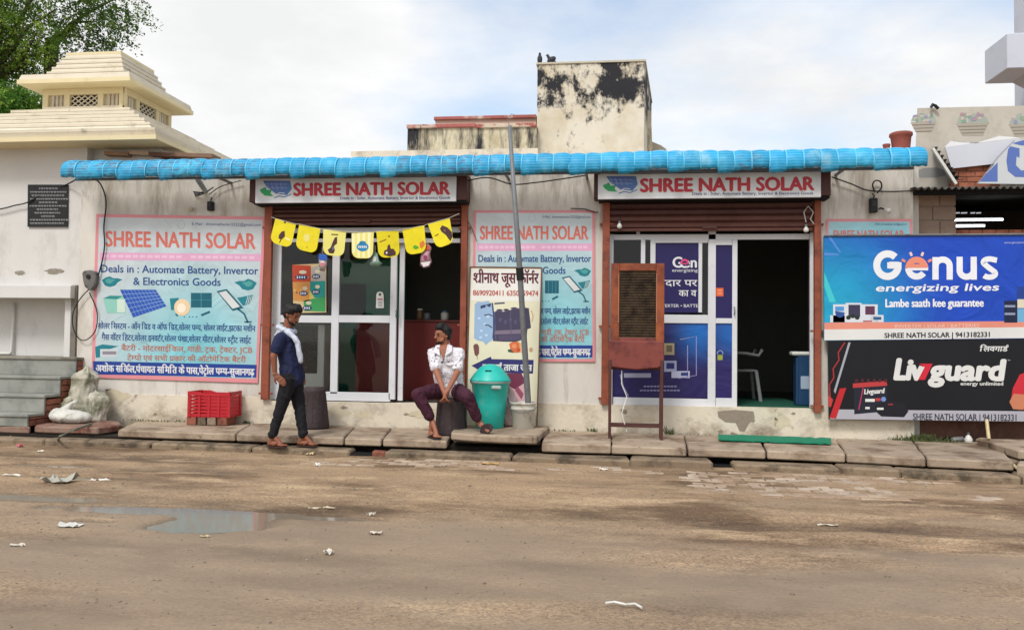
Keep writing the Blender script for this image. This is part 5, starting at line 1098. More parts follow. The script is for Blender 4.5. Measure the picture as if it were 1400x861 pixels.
# green mat strip on the pavement, pots and rubble
q0, q1, q2, q3 = G(982, 603, SZ), G(1136, 609, SZ), G(1136, 602, SZ), G(982, 596.5, SZ)
mb = MB(); n = 22; top_ = []; 
for j in range(3):
    for i in range(n+1):
        u = i/n; a = q0.lerp(q1, u); b_ = q3.lerp(q2, u); p_ = a.lerp(b_, j/2); mb.v.append((p_.x, p_.y+random.uniform(-.012, .012), SZ+.028+random.uniform(-.005, .007)))
k = len(mb.v); mb.v += [(x, y, z-.016) for x, y, z in mb.v]
mb.f = [(j*(n+1)+i, j*(n+1)+i+1, (j+1)*(n+1)+i+1, (j+1)*(n+1)+i) for j in range(2) for i in range(n)]; mb.f += [tuple(i+k for i in f_[::-1]) for f_ in mb.f]
rim_ = list(range(n+1))+[j*(n+1)+n for j in (1, 2)]+list(range(3*(n+1)-2, 2*(n+1)-1, -1))+[n+1]
mb.f += [(rim_[(i+1) % len(rim_)], rim_[i], rim_[i]+k, rim_[(i+1) % len(rim_)]+k) for i in range(len(rim_))]
mb.single('rubber_mat', mat('bright_green_mat', '#177a5c', .8, .1, 20, bump=.002, bscale=90), 'long bright green mat strip lying on the pavement below the dark doorway', 'mat')
def rock(px, py, z, r, m, name, label, cat, group=None, sq=(1, .8, .6)):
    c = G(px, py, z); bm = bmesh.new(); bmesh.ops.create_icosphere(bm, subdivisions=2, radius=1)
    mb = MB(); s_ = random.uniform(0, 50)
    for v in bm.verts:
        q = v.co; d = 1+.35*noise.noise(q*1.3+Vector((s_, 0, 0))); mb.v.append((c.x+q.x*r*sq[0]*d, c.y+q.y*r*sq[1]*d, z+r*sq[2]*.75+q.z*r*sq[2]*d))
    mb.f = [tuple(v.index for v in f_.verts) for f_ in bm.faces]; bm.free(); return mb.single(name, m, label, cat, group)
rock(1287, 598, SZ, .085, mat('dark_stone', '#4c4038', .9, .2, 12, bump=.004, bscale=30), 'stone', 'dark round stone against the wall under the black billboard', 'stone')
rock(1297, 603, SZ-.02, .06, MATS['dark_stone'], 'stone', 'small dark stone just right of the round stone', 'stone')
rock(1327, 602, SZ-.02, .05, M_kerb, 'stone', 'brown stone beside the white bottle', 'stone')
rock(1346, 604, SZ+.03, .07, M_slab, 'stone', 'flat tan stone lying on the edge of the tilted slab', 'stone', sq=(1.3, .8, .4))
q = G(1324, 606, SZ-.02); t = thing('plastic_bottle', 'small white bottle standing among stones under the black billboard', 'bottle', q)
lathe_thing(t, 'bottle_body', [(.03, 0), (.042, .01), (.045, .05), (.03, .08), (.012, .10), (.012, .11)], q, M_whitep, 14); lathe_thing(t, 'cap', [(.015, .105), (.015, .125), (.01, .127)], q, M_steel, 10)
q = G(1308, 604, SZ-.02); MB().tube([q+Vector((-.06, -.02, .03)), q+Vector((.07, .02, .04))], .028, 8).single('tin_can', M_whitep, 'pale tin can lying beside the small white bottle', 'can')
MB().tube([P(1349, 574, -.35), P(1352, 600, -.5)], .018, 6).single('bamboo_stake', mat('pale_bamboo', '#c2b088', .7, .1, 20), 'pale bamboo stake under the black billboard at the right', 'stake')
MB().tube([G(1384, 634, .13), G(1399, 648, .06)], .015, 6).single('bamboo_piece', MATS['pale_bamboo'], 'pale bamboo piece lying on the kerb at the far right', 'stick')
# walls weeds
def weeds(name, label, spots, cat='weeds'):
    V = []; F = []
    for (px, py, Y, w_, h_, n_) in spots:
        c = P(px, py, Y)
        for i in range(n_):
            x = c.x+random.gauss(0, w_); y = Y+random.gauss(0, .02); z0_ = SZ+random.uniform(-.01, .01); hh = h_*random.uniform(.3, 1); dx_, dy_ = random.gauss(0, .5)*hh, -abs(random.gauss(0, .4))*hh; b_ = random.uniform(.003, .008); k = len(V)
            V += [(x-b_, y, z0_), (x+b_, y, z0_), (x+dx_*.6+b_, y+dy_*.5, z0_+hh*.7), (x+dx_, y+dy_, z0_+hh)]; F += [(k, k+1, k+2), (k, k+2, k+3)]
    me = bpy.data.meshes.new(name); me.from_pydata(V, [], F); me.materials.append(mat('weed_green', '#56603a', .8, .25, 30)); o = link(name, me); props(o, label, cat, kind='stuff')
weeds('weeds', 'short green weeds growing along the foot of the shop walls', [(190+12*i, 574, -.06, .10, .03, 14) for i in range(6)]+[(1255, 600, -.05, .09, .09, 160), (1268, 600, -.1, .07, .11, 160), (1235, 600, -.03, .10, .04, 60), (915, 592, -.03, .03, .12, 30), (812, 588, -.02, .04, .06, 30), (338, 578, -.03, .06, .04, 30), (700, 592, -.03, .3, .03, 60), (770, 588, -.03, .1, .03, 40), (1010, 596, -.03, .5, .02, 60), (1290, 604, -.12, .1, .05, 60)])

# ------------------------------------------------------------------ people
def hand_prims(w_, d, up, thumb, r=.0085, curl=.5, L=.075):
    """palm + five fingers: w_ wrist point, d direction of the fingers, up the palm's normal, thumb side"""
    d = Vector(d).normalized(); up = Vector(up).normalized(); sd = d.cross(up).normalized()*thumb; up = sd.cross(d).normalized()*thumb
    k = w_+d*.085; pr = [('c', w_, .024, w_+d*.045+sd*.012, .025), ('c', w_+d*.02-sd*.01, .023, k-sd*.022, .015), ('c', w_+d*.02+sd*.01, .023, k+sd*.022, .015), ('c', k-sd*.022, .015, k+sd*.022, .015)]
    for i, (off, ln) in enumerate(((.030, .92), (.011, 1.05), (-.009, 1.0), (-.028, .8))):
        a = k+sd*off; dd = (d+up*-.25*curl+sd*off*2).normalized(); b_ = a+dd*L*.5*ln; d2 = (dd-up*curl*.9).normalized(); c = b_+d2*L*.34*ln; d3 = (d2-up*curl*.7).normalized(); e_ = c+d3*L*.24*ln
        pr += [('c', a, r*1.1, b_, r), ('c', b_, r, c, r*.95), ('c', c, r*.95, e_, r*.8)]
    a = w_+d*.02+sd*.022; b_ = a+(d*.7+sd*.75-up*.2).normalized()*.045; c = b_+(d*.95+sd*.25-up*.3).normalized()*.032
    return pr+[('c', a, .014, b_, r*1.2), ('c', b_, r*1.2, c, r)]
def tm(*p): return tuple(p)
def person(label, base): return thing('person', label, 'person', base)
def head_prims(c, f, up):
    """head round centre c, facing f; returns skin shapes and a frame"""
    f = Vector(f).normalized(); up = Vector(up).normalized(); s = f.cross(up).normalized(); up = s.cross(f).normalized()
    def q(a, b_, h): return c+f*a+s*b_+up*h
    pr = [('e', tuple(c+up*.018-f*.012), (.078, .078, .092)), ('c', q(.028, 0, .035), .060, q(.034, 0, -.045), .048), ('c', q(.045, 0, -.065), .034, q(.060, 0, -.088), .024),
          ('c', q(.03, .035, -.05), .030, q(.055, .012, -.085), .022), ('c', q(.03, -.035, -.05), .030, q(.055, -.012, -.085), .022),
          ('c', q(.083, 0, .018), .010, q(.104, 0, -.022), .012), ('c', q(.098, .009, -.025), .008, q(.098, -.009, -.025), .008),
          ('c', q(.078, .030, .026), .012, q(.082, .012, .028), .010), ('c', q(.078, -.030, .026), .012, q(.082, -.012, .028), .010),
          ('c', q(.082, .014, -.050), .009, q(.082, -.014, -.050), .009), ('c', q(.080, .012, -.060), .009, q(.080, -.012, -.060), .009),
          ('e', tuple(q(-.008, .080, -.004)), (.016, .010, .030)), ('e', tuple(q(-.008, -.080, -.004)), (.016, .010, .030))]
    return pr, q, f, s, up
def eyes(q, t, me_, f):
    for sd in (-1, 1):
        MB().lathe([(.001, -.007), (.010, -.002), (.010, .003), (.001, .008)], q(.077, sd*.030, .006), 10).build('eye', mat('eye_dark', '#1c1412', .3, .1, 9), t, smooth=True)
        MB().tube([q(.083, sd*.014, .030), q(.086, sd*.030, .034), q(.074, sd*.048, .028)], .005, 6).build('eyebrow', M_hair, t)
# --- the man walking along the kerb stones, head bowed, white scarf over a navy polo shirt
YW = -1.30
def J(px, py, dy=0): return W(px, py, YW+dy)
t = person('walking man in navy polo shirt and black jeans, white scarf round his neck', Vector((J(402, 605).x, YW, LZ)))
hc = J(399.5, 430.5, .0); HF = Vector((.90, -.26, -.46))
hp, q, hf, hs_, hu = head_prims(hc, HF, Vector((.28, -.05, .95)))
neck = J(393, 452, .02); shR = J(383, 463, -.16); shL = J(399, 463, .18); elR = J(374, 487, -.22); wrR = J(376, 512, -.20)
hipR = J(396, 516, -.08); hipL = J(402, 516, .09); knR = J(384, 558, -.09); anR = J(373, 596, -.10); knL = J(410, 560, .06); anL = J(414, 595, .03)
elL = J(404, 490, .25); wrL = J(411, 508, .16)
body = hp+[('c', q(-.02, 0, -.05), .052, neck, .056), ('c', neck, .055, J(392, 463), .075), ('c', shR, .05, shL, .05), ('c', J(392, 470), .11, J(398, 500), .10), ('c', hipR, .085, hipL, .085),
      ('c', shR, .050, elR, .038), ('c', elR, .038, wrR, .026), ('c', shL, .050, elL, .038), ('c', elL, .037, wrL, .025),
      ('c', hipR, .078, knR, .05), ('c', knR, .05, anR, .033), ('c', hipL, .078, knL, .05), ('c', knL, .05, anL, .033)]
body += hand_prims(wrR, Vector((.62, .10, -.55)), Vector((.3, -1, .2)), 1, curl=.35) + hand_prims(wrL, (.35, -.1, -.8), (.8, -.2, .2), -1, curl=.6)
def foot(an, d, gz):
    d = Vector((d[0], d[1], 0)).normalized(); s = Vector((-d.y, d.x, 0)); a = Vector((an.x, an.y, gz))
    pr = [('c', an, .034, a-d*.035+Vector((0, 0, .030)), .030), ('c', a-d*.04+Vector((0, 0, .028)), .028, a+d*.10+Vector((0, 0, .026)), .024), ('c', an+d*.01, .030, a+d*.10+s*.01+Vector((0, 0, .030)), .024), ('c', a+d*.10-s*.022+Vector((0, 0, .02)), .018, a+d*.10+s*.024+Vector((0, 0, .02)), .018)]
    for i, (o_, l_) in enumerate(((.030, .165), (.014, .162), (0, .155), (-.014, .147), (-.027, .138))): pr.append(('c', a+d*.11+s*o_*.9+Vector((0, 0, .018)), .012, a+d*l_+s*o_+Vector((0, 0, .014)), .010 if i else .012))
    return pr
def sandal(an, d, gz, t, m, strap):
    d = Vector((d[0], d[1], 0)).normalized(); s = Vector((-d.y, d.x, 0)); a = Vector((an.x, an.y, gz)); o = []
    for x, w_ in ((-.075, .015), (-.065, .03), (-.03, .034), (.03, .034), (.09, .043), (.13, .046), (.165, .035), (.18, .015)): o.append((x, w_))
    pts = [a+d*x+s*w_ for x, w_ in o]+[a+d*x-s*w_ for x, w_ in o[::-1]]
    so_ = MB().prism([p-Vector((0, 0, .0)) for p in pts], (0, 0, .014)).build('sandal', m, t, .003)
    for sg in (-1, 1): MB().tube([a+d*.135+Vector((0, 0, .030)), a+d*.085+s*sg*.022+Vector((0, 0, .056)), a+d*.03+s*sg*.036+Vector((0, 0, .022))], .006, 6).build('sandal_strap', strap, so_)
dR, dL = (.95, -.22), (.97, -.1)
gzs = LZ+.014
body += foot(anR, dR, gzs)+foot(anL, dL, gzs)
organic('body', body, M_skin, t, .0065, 3)
M_navy = mat('navy_cotton', '#1a2244', .85, .12, 12, c2='#131a36', th=(.5, .7), s2=8, bump=.004, bscale=18)
sh = [('c', shR, .062, shL, .062), ('c', J(390, 466, -.04), .115, J(390, 466, .06), .115), ('c', J(392, 478, -.04), .118, J(397, 500, -.04), .112), ('c', J(393, 478, .06), .115, J(399, 500, .06), .112), ('c', J(396, 505, -.05), .116, J(398, 517, -.05), .112), ('c', J(401, 505, .06), .110, J(404, 516, .06), .106),
      ('c', shR, .066, shR.lerp(elR, .62), .062), ('c', shL, .066, shL.lerp(elL, .62), .060), ('c', neck, .062, J(391, 461), .08)]
organic('polo_shirt', sh, M_navy, t, .008, 4, .006)
MB().tube([neck+Vector((.06*math.cos(a), .06*math.sin(a), .012+.01*math.cos(a))) for a in np.linspace(0, 2*PI, 18)], .012, 6).build('collar', M_navy, t, smooth=True)
M_jean = mat('black_denim', '#14141a', .85, .2, 14, bump=.004, bscale=20)
jn = [('c', hipR, .098, hipL, .098), ('c', J(397, 513, -.06), .10, J(402, 513, .07), .10), ('c', hipR, .096, knR, .062), ('c', knR, .062, anR+Vector((0, 0, .015)), .049), ('c', hipL, .096, knL, .062), ('c', knL, .062, anL+Vector((0, 0, .015)), .050), ('e', tuple(anR+Vector((0, 0, .03))), (.055, .053, .035)), ('e', tuple(anL+Vector((0, 0, .03))), (.056, .053, .035))]
organic('jeans', jn, M_jean, t, .008, 3, .007)
sandal(anR, dR, LZ+.001, t, mat('brown_sole', '#3b2622', .7, .1, 20), mat('brown_strap', '#7a4038', .6, .1, 20)); sandal(anL, dL, LZ+.001, t, MATS['brown_sole'], MATS['brown_strap'])
hr = [('e', tuple(q(-.022, 0, .045)), (.088, .084, .082)), ('c', q(-.055, 0, -.035), .045, q(-.05, 0, .05), .062), ('c', q(-.045, .035, -.02), .042, q(-.045, -.035, -.02), .042), ('c', q(-.03, .045, .02), .045, q(-.03, -.045, .02), .045), ('c', q(.045, .035, .085), .033, q(.045, -.035, .085), .033), ('c', q(.07, 0, .092), .024, q(.03, 0, .105), .04), ('c', q(-.01, .066, .03), .022, q(-.015, .07, .0), .014), ('c', q(-.01, -.066, .03), .022, q(-.015, -.07, .0), .014)]
organic('hair', hr, M_hair, t, .0065, 2, .010)
organic('beard', [('c', q(.052, .026, -.074), .021, q(.066, 0, -.088), .020), ('c', q(.052, -.026, -.074), .021, q(.066, 0, -.088), .020), ('c', q(.006, .060, -.04), .011, q(.045, .036, -.076), .017), ('c', q(.006, -.060, -.04), .011, q(.045, -.036, -.076), .017), ('c', q(.090, .022, -.043), .006, q(.090, -.022, -.043), .006)], M_hair, t, .005, 2, .002)
eyes(q, t, None, hf)
M_scarf = mat('white_scarf_cotton', '#bcc2d0', .85, .06, 12, c2='#959eb2', th=(.52, .7), s2=10, bump=.005, bscale=24)
nk = [neck+Vector((.085*math.cos(a)-.01, .10*math.sin(a), .012+.03*math.cos(a+PI))) for a in np.linspace(0, 2*PI, 15)]
scf = [('c', nk[i], .027, nk[i+1], .027) for i in range(14)]
sR = [neck+Vector((.02, -.10, .0)), J(403, 462, -.13), J(407, 468, -.13), J(409, 480, -.14), J(411, 494, -.13)]
scf += [('c', sR[i], .025, sR[i+1], .024 if i < 3 else .020) for i in range(4)]+[('c', sR[i]+Vector((-.02, .04, 0)), .023, sR[i+1]+Vector((-.02, .04, 0)), .020) for i in range(4)]
sB = [neck+Vector((-.06, -.02, .02)), J(384, 452, -.05), J(379, 460, -.02)]
scf += [('c', sB[i], .034, sB[i+1], .028) for i in range(2)]
organic('scarf', scf, M_scarf, t, .0065, 2, .009)
MB().tube([wrR+Vector((.031*math.cos(a), .031*math.sin(a), .012)) for a in np.linspace(0, 2*PI, 16)], .005, 6).build('bracelet', mat('thread', '#a88068', .7), t)
MB().tube([J(398, 517, -.165), J(404, 518, -.14)], .01, 6).build('belt', M_black, t)

# --- the man sitting on the drum stool, looking left
YS_ = -.80
def J(px, py, dy=0): return W(px, py, YS_+dy)
t = person('seated man in a white printed shirt and maroon trousers looking left', Vector((XS0, -.62, SZ)))
hc = J(605.5, 458, .02); hp, q, hf, hs_, hu = head_prims(hc, Vector((-.76, -.62, -.12)), Vector((0, -.05, 1)))
neck = J(608, 474, .04); ch = J(609, 488, .05); shR = J(591.5, 483, .02); shL = J(627.5, 483, .03); elR = J(597, 508, -.10); wrR = J(606, 533, -.30); elL = J(625, 509, -.08); wrL = J(612, 534, -.30)
hz = SZ+hs+.09; hipR = Vector((J(602, 530).x, -.66, hz)); hipL = Vector((J(621, 530).x, -.66, hz))
knR = J(571, 539, -.30); anR = J(591, 576, -.24); knL = J(640, 543, -.32); anL = J(655, 577, -.22)
body = hp+[('c', q(-.02, 0, -.05), .053, neck, .056), ('c', neck, .056, ch, .08), ('c', shR, .05, shL, .05), ('c', ch, .11, Vector(((hipR.x+hipL.x)/2, -.66, hz+.06)), .10), ('c', hipR, .09, hipL, .09),
      ('c', shR, .050, elR, .040), ('c', elR, .038, wrR, .027), ('c', shL, .050, elL, .040), ('c', elL, .038, wrL, .027), ('c', hipR, .075, knR, .046), ('c', knR, .042, anR, .032), ('c', hipL, .075, knL, .046), ('c', knL, .042, anL, .032)]
body += hand_prims(wrR, Vector((.28, -.10, -.9)), Vector((-.9, -.3, -.1)), 1, curl=.8)+hand_prims(wrL, Vector((-.30, -.14, -.9)), Vector((.9, -.4, -.1)), -1, curl=.9)
gR = SZ+.016; dR = (.62, -.78)
body += foot(anR, dR, gR)
# the other foot is cocked on the raised slab, sole turned towards the bin
ft = J(663, 586, -.30)
body += [('c', anL, .034, J(659, 581, -.24), .030), ('c', J(657, 580, -.22), .032, ft, .026), ('c', ft, .026, J(667, 589, -.36), .020)]
for k in range(5): body.append(('c', J(664+k*.9, 587-k*.5, -.33), .012, J(667+k*1.0, 590.5-k*.9, -.40+.01*k), .009))
organic('body', body, M_skinl, t, .0065, 3)
M_shirt = mat('white_printed_shirt', '#d6d4da', .85, .06, 10, c2='#b9b8c4', th=(.55, .72), s2=7, bump=.006, bscale=16, c3='#4a4d6c', th3=(.575, .60), s3=24)
mid = Vector(((hipR.x+hipL.x)/2, -.68, hz+.05))
sh = [('c', shR, .064, shL, .064), ('c', ch+Vector((-.07, 0, -.01)), .112, ch+Vector((.07, 0, -.01)), .112), ('c', ch+Vector((-.05, 0, -.02)), .12, mid+Vector((-.05, 0, .0)), .118), ('c', ch+Vector((.05, 0, -.02)), .12, mid+Vector((.06, 0, .0)), .118), ('c', mid+Vector((-.04, -.02, -.03)), .115, mid+Vector((.08, 0, -.05)), .115),
      ('c', shR, .062, shR.lerp(elR, .75)+Vector((-.004, 0, 0)), .060), ('c', shL, .062, shL.lerp(elL, .75)+Vector((.004, 0, 0)), .060), ('c', neck+Vector((0, .02, 0)), .066, ch, .09)]
organic('shirt', sh, M_shirt, t, .008, 4, .010)
Vn = MB(); a = neck+Vector((-.042, -.105, -.015)); b_ = neck+Vector((.048, -.105, -.015)); c = ch+Vector((-.004, -.140, -.028))
Vn.add([a+Vector((0, .05, .04)), b_+Vector((0, .05, .04)), b_, c, a], [(0, 1, 2, 3, 4)]).build('open_neck', M_skinl, t)
for s_, p_ in ((-1, a), (1, b_)):
    o_ = Vector((s_*.0, -.012, 0)); MB().prism([p_+Vector((0, .06, .045))+o_, p_+o_+Vector((s_*.055, .05, .03)), p_+o_+Vector((s_*.062, 0, -.045)), c.lerp(p_, .35)+o_+Vector((s_*.012, -.004, 0)), p_+o_*.6], (0, .006, 0)).build('lapel', M_shirt, t)
for k in range(3): MB().lathe([(.006, 0), (.006, .003)], (c.x+.006*k, c.y-.026, c.z-.07-.075*k), 8).build('button', M_whitep, t)
M_mar = mat('maroon_trousers', '#421c2e', .85, .14, 12, c2='#2e1220', th=(.5, .7), s2=7, bump=.005, bscale=18)
jn = [('c', hipR, .106, hipL, .106), ('c', hipR, .100, knR, .070), ('c', knR, .070, knR.lerp(anR, .8), .056), ('c', hipL, .100, knL, .070), ('c', knL, .070, knL.lerp(anL, .8), .056)]
organic('trousers', jn, M_mar, t, .008, 3, .008)
M_sole = mat('dark_sandal_sole', '#2e2224', .7, .1, 20)
sandal(anR, dR, SZ+.002, t, M_sole, M_sole)
p_ = [J(657, 584, -.30), J(661, 580, -.32), J(669, 579.5, -.36), J(673.5, 584, -.38), J(671, 590, -.40), J(663, 595.5, -.36), J(657, 594, -.33)]
s1_ = MB().prism(p_, (.012, .016, .006)).build('sandal', M_sole, t, .004); MB().tube([J(657, 591, -.29), J(659, 582, -.30), J(666, 580.5, -.33)], .008, 6).build('sandal_strap', M_sole, s1_)
hr = [('e', tuple(q(-.024, 0, .048)), (.086, .082, .078)), ('c', q(-.055, 0, -.03), .044, q(-.05, 0, .05), .062), ('c', q(-.045, .035, -.02), .040, q(-.045, -.035, -.02), .040), ('c', q(-.03, .045, .02), .045, q(-.03, -.045, .02), .045), ('c', q(.035, .035, .085), .034, q(.035, -.035, .085), .034), ('c', q(.05, 0, .092), .032, q(.01, 0, .11), .042)]
organic('hair', hr, M_hair, t, .0065, 2, .010)
organic('beard', [('c', q(.058, .026, -.076), .018, q(.070, 0, -.090), .018), ('c', q(.058, -.026, -.076), .018, q(.070, 0, -.090), .018), ('c', q(.012, .060, -.04), .008, q(.045, .036, -.078), .013), ('c', q(.012, -.060, -.04), .008, q(.045, -.036, -.078), .013), ('c', q(.090, .018, -.042), .005, q(.090, -.018, -.042), .005)], M_hair, t, .005, 2, .002)
eyes(q, t, None, hf)

# ------------------------------------------------------------------ temple on the left: wall, ledge, steps, tiered roof
tl0 = W(-260, 300, .10).x; tlR = W(213, 205, .12).x; zT = W(60, 192, .1).z
X = lambda px, py=450, Y=.10: W(px, py, Y).x
Z = lambda px, py, Y=.10: W(px, py, Y).z
ztw = 3.93
t = thing('temple', 'whitewashed temple building with a cream two tiered roof and a lattice lantern tower', 'temple', (W(60, 400, .1).x, 2, SZ))
zled = Z(50, 391); zled0 = Z(50, 408); zpf = Z(50, 487)
w = MB(); w.box(tl0, xL-.003, .10, 4.3, zled, ztw); w.box(xL-.003, tlR, .235, 4.3, zt+.092, ztw); w.box(X(88), xL-.003, .10, .5, SZ, zled); w.box(tl0, X(88), .42, 4.3, SZ, zled); w.build('wall', M_temple_wall, t)
bx('ledge', M_temple_wall, t, tl0, X(97, 400, -.02), -.03, .098, zled0, zled, .004)
MB().tube([P(19, 414, .38), P(18, 440, .38), P(16, 480, .38), P(14, 483, .38), P(-30, 483, .38)], .022, 8).build('drain_pipe', M_whitep, t, smooth=True)
bx('corner_strip', mat('dark_grey_strip', '#77726a', .9, .12, 8, c2='#57524a', th=(.5, .7), s2=6), t, X(98.5), X(106), .06, .099, SZ, Z(100, 390), .003)
ft = Face(t, .0985)
ft.line([(121.5, 272), (120.5, 300), (119.8, 330), (119.6, 352)], .9, mat('crack_dark', '#5a554e', .9), 1, name='crack')
for cx_, cy_, rx, ry in ((27, 373, 7, 3.2), (75, 371, 13, 4)):
    pts = [(cx_+rx*math.cos(a)*(1+.5*noise.noise(Vector((math.cos(a)*2, math.sin(a)*2, cx_)))), cy_+ry*math.sin(a)*(1+.6*noise.noise(Vector((math.cos(a)*3, math.sin(a)*3, cx_+5))))) for a in np.linspace(0, 2*PI, 26)[:-1]]
    ft.poly(pts, mat('broken_plaster', '#8f887c', .95, .25, 25, bump=.004, bscale=60), 1, 'broken_patch')
def course(t, cx_, cy_, h0, h1, z0, z1, m, name='roof_course'):
    k = MB(); k.v = [(cx_-h0, cy_-h0, z0), (cx_+h0, cy_-h0, z0), (cx_+h0, cy_+h0, z0), (cx_-h0, cy_+h0, z0), (cx_-h1, cy_-h1, z1), (cx_+h1, cy_-h1, z1), (cx_+h1, cy_+h1, z1), (cx_-h1, cy_+h1, z1)]
    k.f = [(0, 3, 2, 1), (4, 5, 6, 7), (0, 1, 5, 4), (1, 2, 6, 5), (2, 3, 7, 6), (3, 0, 4, 7)]; return k.build(name, m, t)
def lip(t, x, y, h, z, th):
    k = MB(); k.box(x-h, x+h, y-h, y+h, z+.006, z+th); k.box(x-h+.03, x+h-.03, y-h+.03, y+h-.03, z-.012, z+.006); k.build('roof_tile_lip', M_cream, t)
# lower eave: front right corner seen at (213,189)
eY = -.28; cr_ = W(213, 190, eY); HL_ = 2.12; tcx, tcy = cr_.x-HL_, eY+HL_; ze = cr_.z
course(t, tcx, tcy, HL_, HL_, ze, ze+.055, M_cream_y, 'eave_fascia'); course(t, tcx, tcy, HL_-.04, HL_-.02, ze+.055, ze+.12, M_cream, 'eave_fascia')
# tower
tf = -.0
def twr(px, py, Yf): return W(px, py, Yf)
Yt = tcy-.83; 
zu = W(177, 111.5, tcy-.9).z; uR = W(177.5, 106, tcy-.9).x; uL = W(23, 106, tcy-.9).x; HU = (uR-uL)/2; ucx = (uR+uL)/2; ucy = tcy-.9+HU
bR = W(171, 130, ucy-.62).x; HB = .66
HB = bR-ucx
zb0 = W(120, 150, ucy-HB).z
n = 6
for k in range(n):
    u0_, u1_ = k/n, (k+1)/n
    def mixc(u): return (tcx+(ucx-tcx)*u, tcy+(ucy-tcy)*u, (HL_-.06)*(1-u)+(HB+.04)*u)
    a0, a1 = mixc(u0_), mixc(u1_); zz0 = ze+.12+(zb0-ze-.12)*u0_**.95; zz1 = ze+.12+(zb0-ze-.12)*u1_**.95
    kx = MB(); h0, h1 = a0[2], a1[2]+.03
    kx.v = [(a0[0]-h0, a0[1]-h0, zz0), (a0[0]+h0, a0[1]-h0, zz0), (a0[0]+h0, a0[1]+h0, zz0), (a0[0]-h0, a0[1]+h0, zz0), (a1[0]-h1, a1[1]-h1, zz1+.0), (a1[0]+h1, a1[1]-h1, zz1), (a1[0]+h1, a1[1]+h1, zz1), (a1[0]-h1, a1[1]+h1, zz1)]
    kx.f = [(0, 3, 2, 1), (4, 5, 6, 7), (0, 1, 5, 4), (1, 2, 6, 5), (2, 3, 7, 6), (3, 0, 4, 7)]; kx.build('roof_course', M_cream, t); lip(t, a0[0], a0[1], h0+.03, zz0+.0, .045)
bx('tower_core', M_cream, t, ucx-HB+.05, ucx+HB-.05, ucy-HB+.05, ucy+HB-.05, zb0-.02, zu)
def tower_face(fx, fy_, dirx, diry, nx_, ny_):
    # along-face coordinate u from -1..1, proud distance d
    def at(u, d, z): return Vector((ucx+fx*u*HB+nx_*(HB+d), ucy+fy_*u*HB+ny_*(HB+d), z))
    hgt_ = zu-zb0
    def slabp(u0, u1, z0, z1, d0, d1, m, name):
        p4 = [at(u0, d0, z0), at(u1, d0, z0), at(u1, d0, z1), at(u0, d0, z1)]; MB().prism(p4, Vector((nx_, ny_, 0))*(d1-d0)).build(name, m, t, .004)
    for u in (-.97, -.42, .42, .97): slabp(u-.07, u+.07, zb0, zu, -.06, .0, M_cream_y, 'pilaster')
    for u in (-.8, -.7, -.6, .6, .7, .8): slabp(u-.03, u+.03, zb0+.02, zu, -.05, -.025, M_cream, 'flute')
    slabp(-1.0, 1.0, zb0-.02, zb0+.05, -.05, .02, M_cream, 'sill'); slabp(-1.0, 1.0, zu-.09, zu, -.05, .01, M_cream_y, 'lintel')
    slabp(-.36, .36, zb0+.05, zu-.09, -.056, -.05, mat('lattice_back', '#5e4a3c', .9, .1, 9), 'lattice_back')
    z0_, z1_ = zb0+.06, zu-.10; nb = 9
    for k in range(-nb, nb):
        for sg in (-1, 1):
            # clipped diagonal bars
            pts = []
            for u, z in ((-.34, None), (.34, None)):
                zz = (z0_+z1_)/2 + sg*(u)*HB*.72 + k*.075; pts.append((u, zz))
            (ua, za), (ub, zb_) = pts
            def clip(ua, za, ub, zb_):
                s0, s1_2 = 0, 1
                for lo_, hi_ in ((z0_, z1_),):
                    dz_ = zb_-za
                    if abs(dz_) < 1e-6: return None
                    a_, b__ = sorted(((lo_-za)/dz_, (hi_-za)/dz_)); s0 = max(s0, a_); s1_2 = min(s1_2, b__)
                if s1_2-s0 < .04: return None
                return (ua+(ub-ua)*s0, za+dz_*s0, ua+(ub-ua)*s1_2, za+dz_*s1_2)
            c4 = clip(ua, za, ub, zb_)
            if c4: MB().bar(at(c4[0], -.04+.004*sg, c4[1]), at(c4[2], -.04+.004*sg, c4[3]), .016, .016).build('lattice_bar', M_cream, t)
tower_face(1, 0, 0, 0, 0, -1); tower_face(0, 1, 0, 0, 1, 0)
course(t, ucx, ucy, HU-.03, HU, zu, zu+.015, M_cream_y, 'eave_fascia'); course(t, ucx, ucy, HU, HU, zu+.015, zu+.075, M_cream_y, 'eave_fascia'); course(t, ucx, ucy, HU-.015, HU-.04, zu+.075, zu+.16, M_cream, 'eave_fascia')
zt2 = W(120, 73.5, ucy-.5).z; tR = W(161, 73, ucy-.5).x; HT = tR-ucx; HT = .52 if HT < .3 else HT
n = 5
for k in range(n):
    u0_, u1_ = k/n, (k+1)/n; A_ = (HU-.24, HT); ha = A_[0]+(A_[1]-A_[0])*u0_**.9; hb_ = A_[0]+(A_[1]-A_[0])*u1_**.9+.018
    course(t, ucx, ucy, ha, hb_, zu+.16+(zt2-zu-.16)*u0_, zu+.16+(zt2-zu-.16)*u1_, M_cream); (lip(t, ucx, ucy, ha+.022, zu+.16+(zt2-zu-.16)*u0_, .035) if k else None)
course(t, ucx, ucy, HT+.02, HT+.02, zt2, zt2+.04, M_cream_y, 'cap')
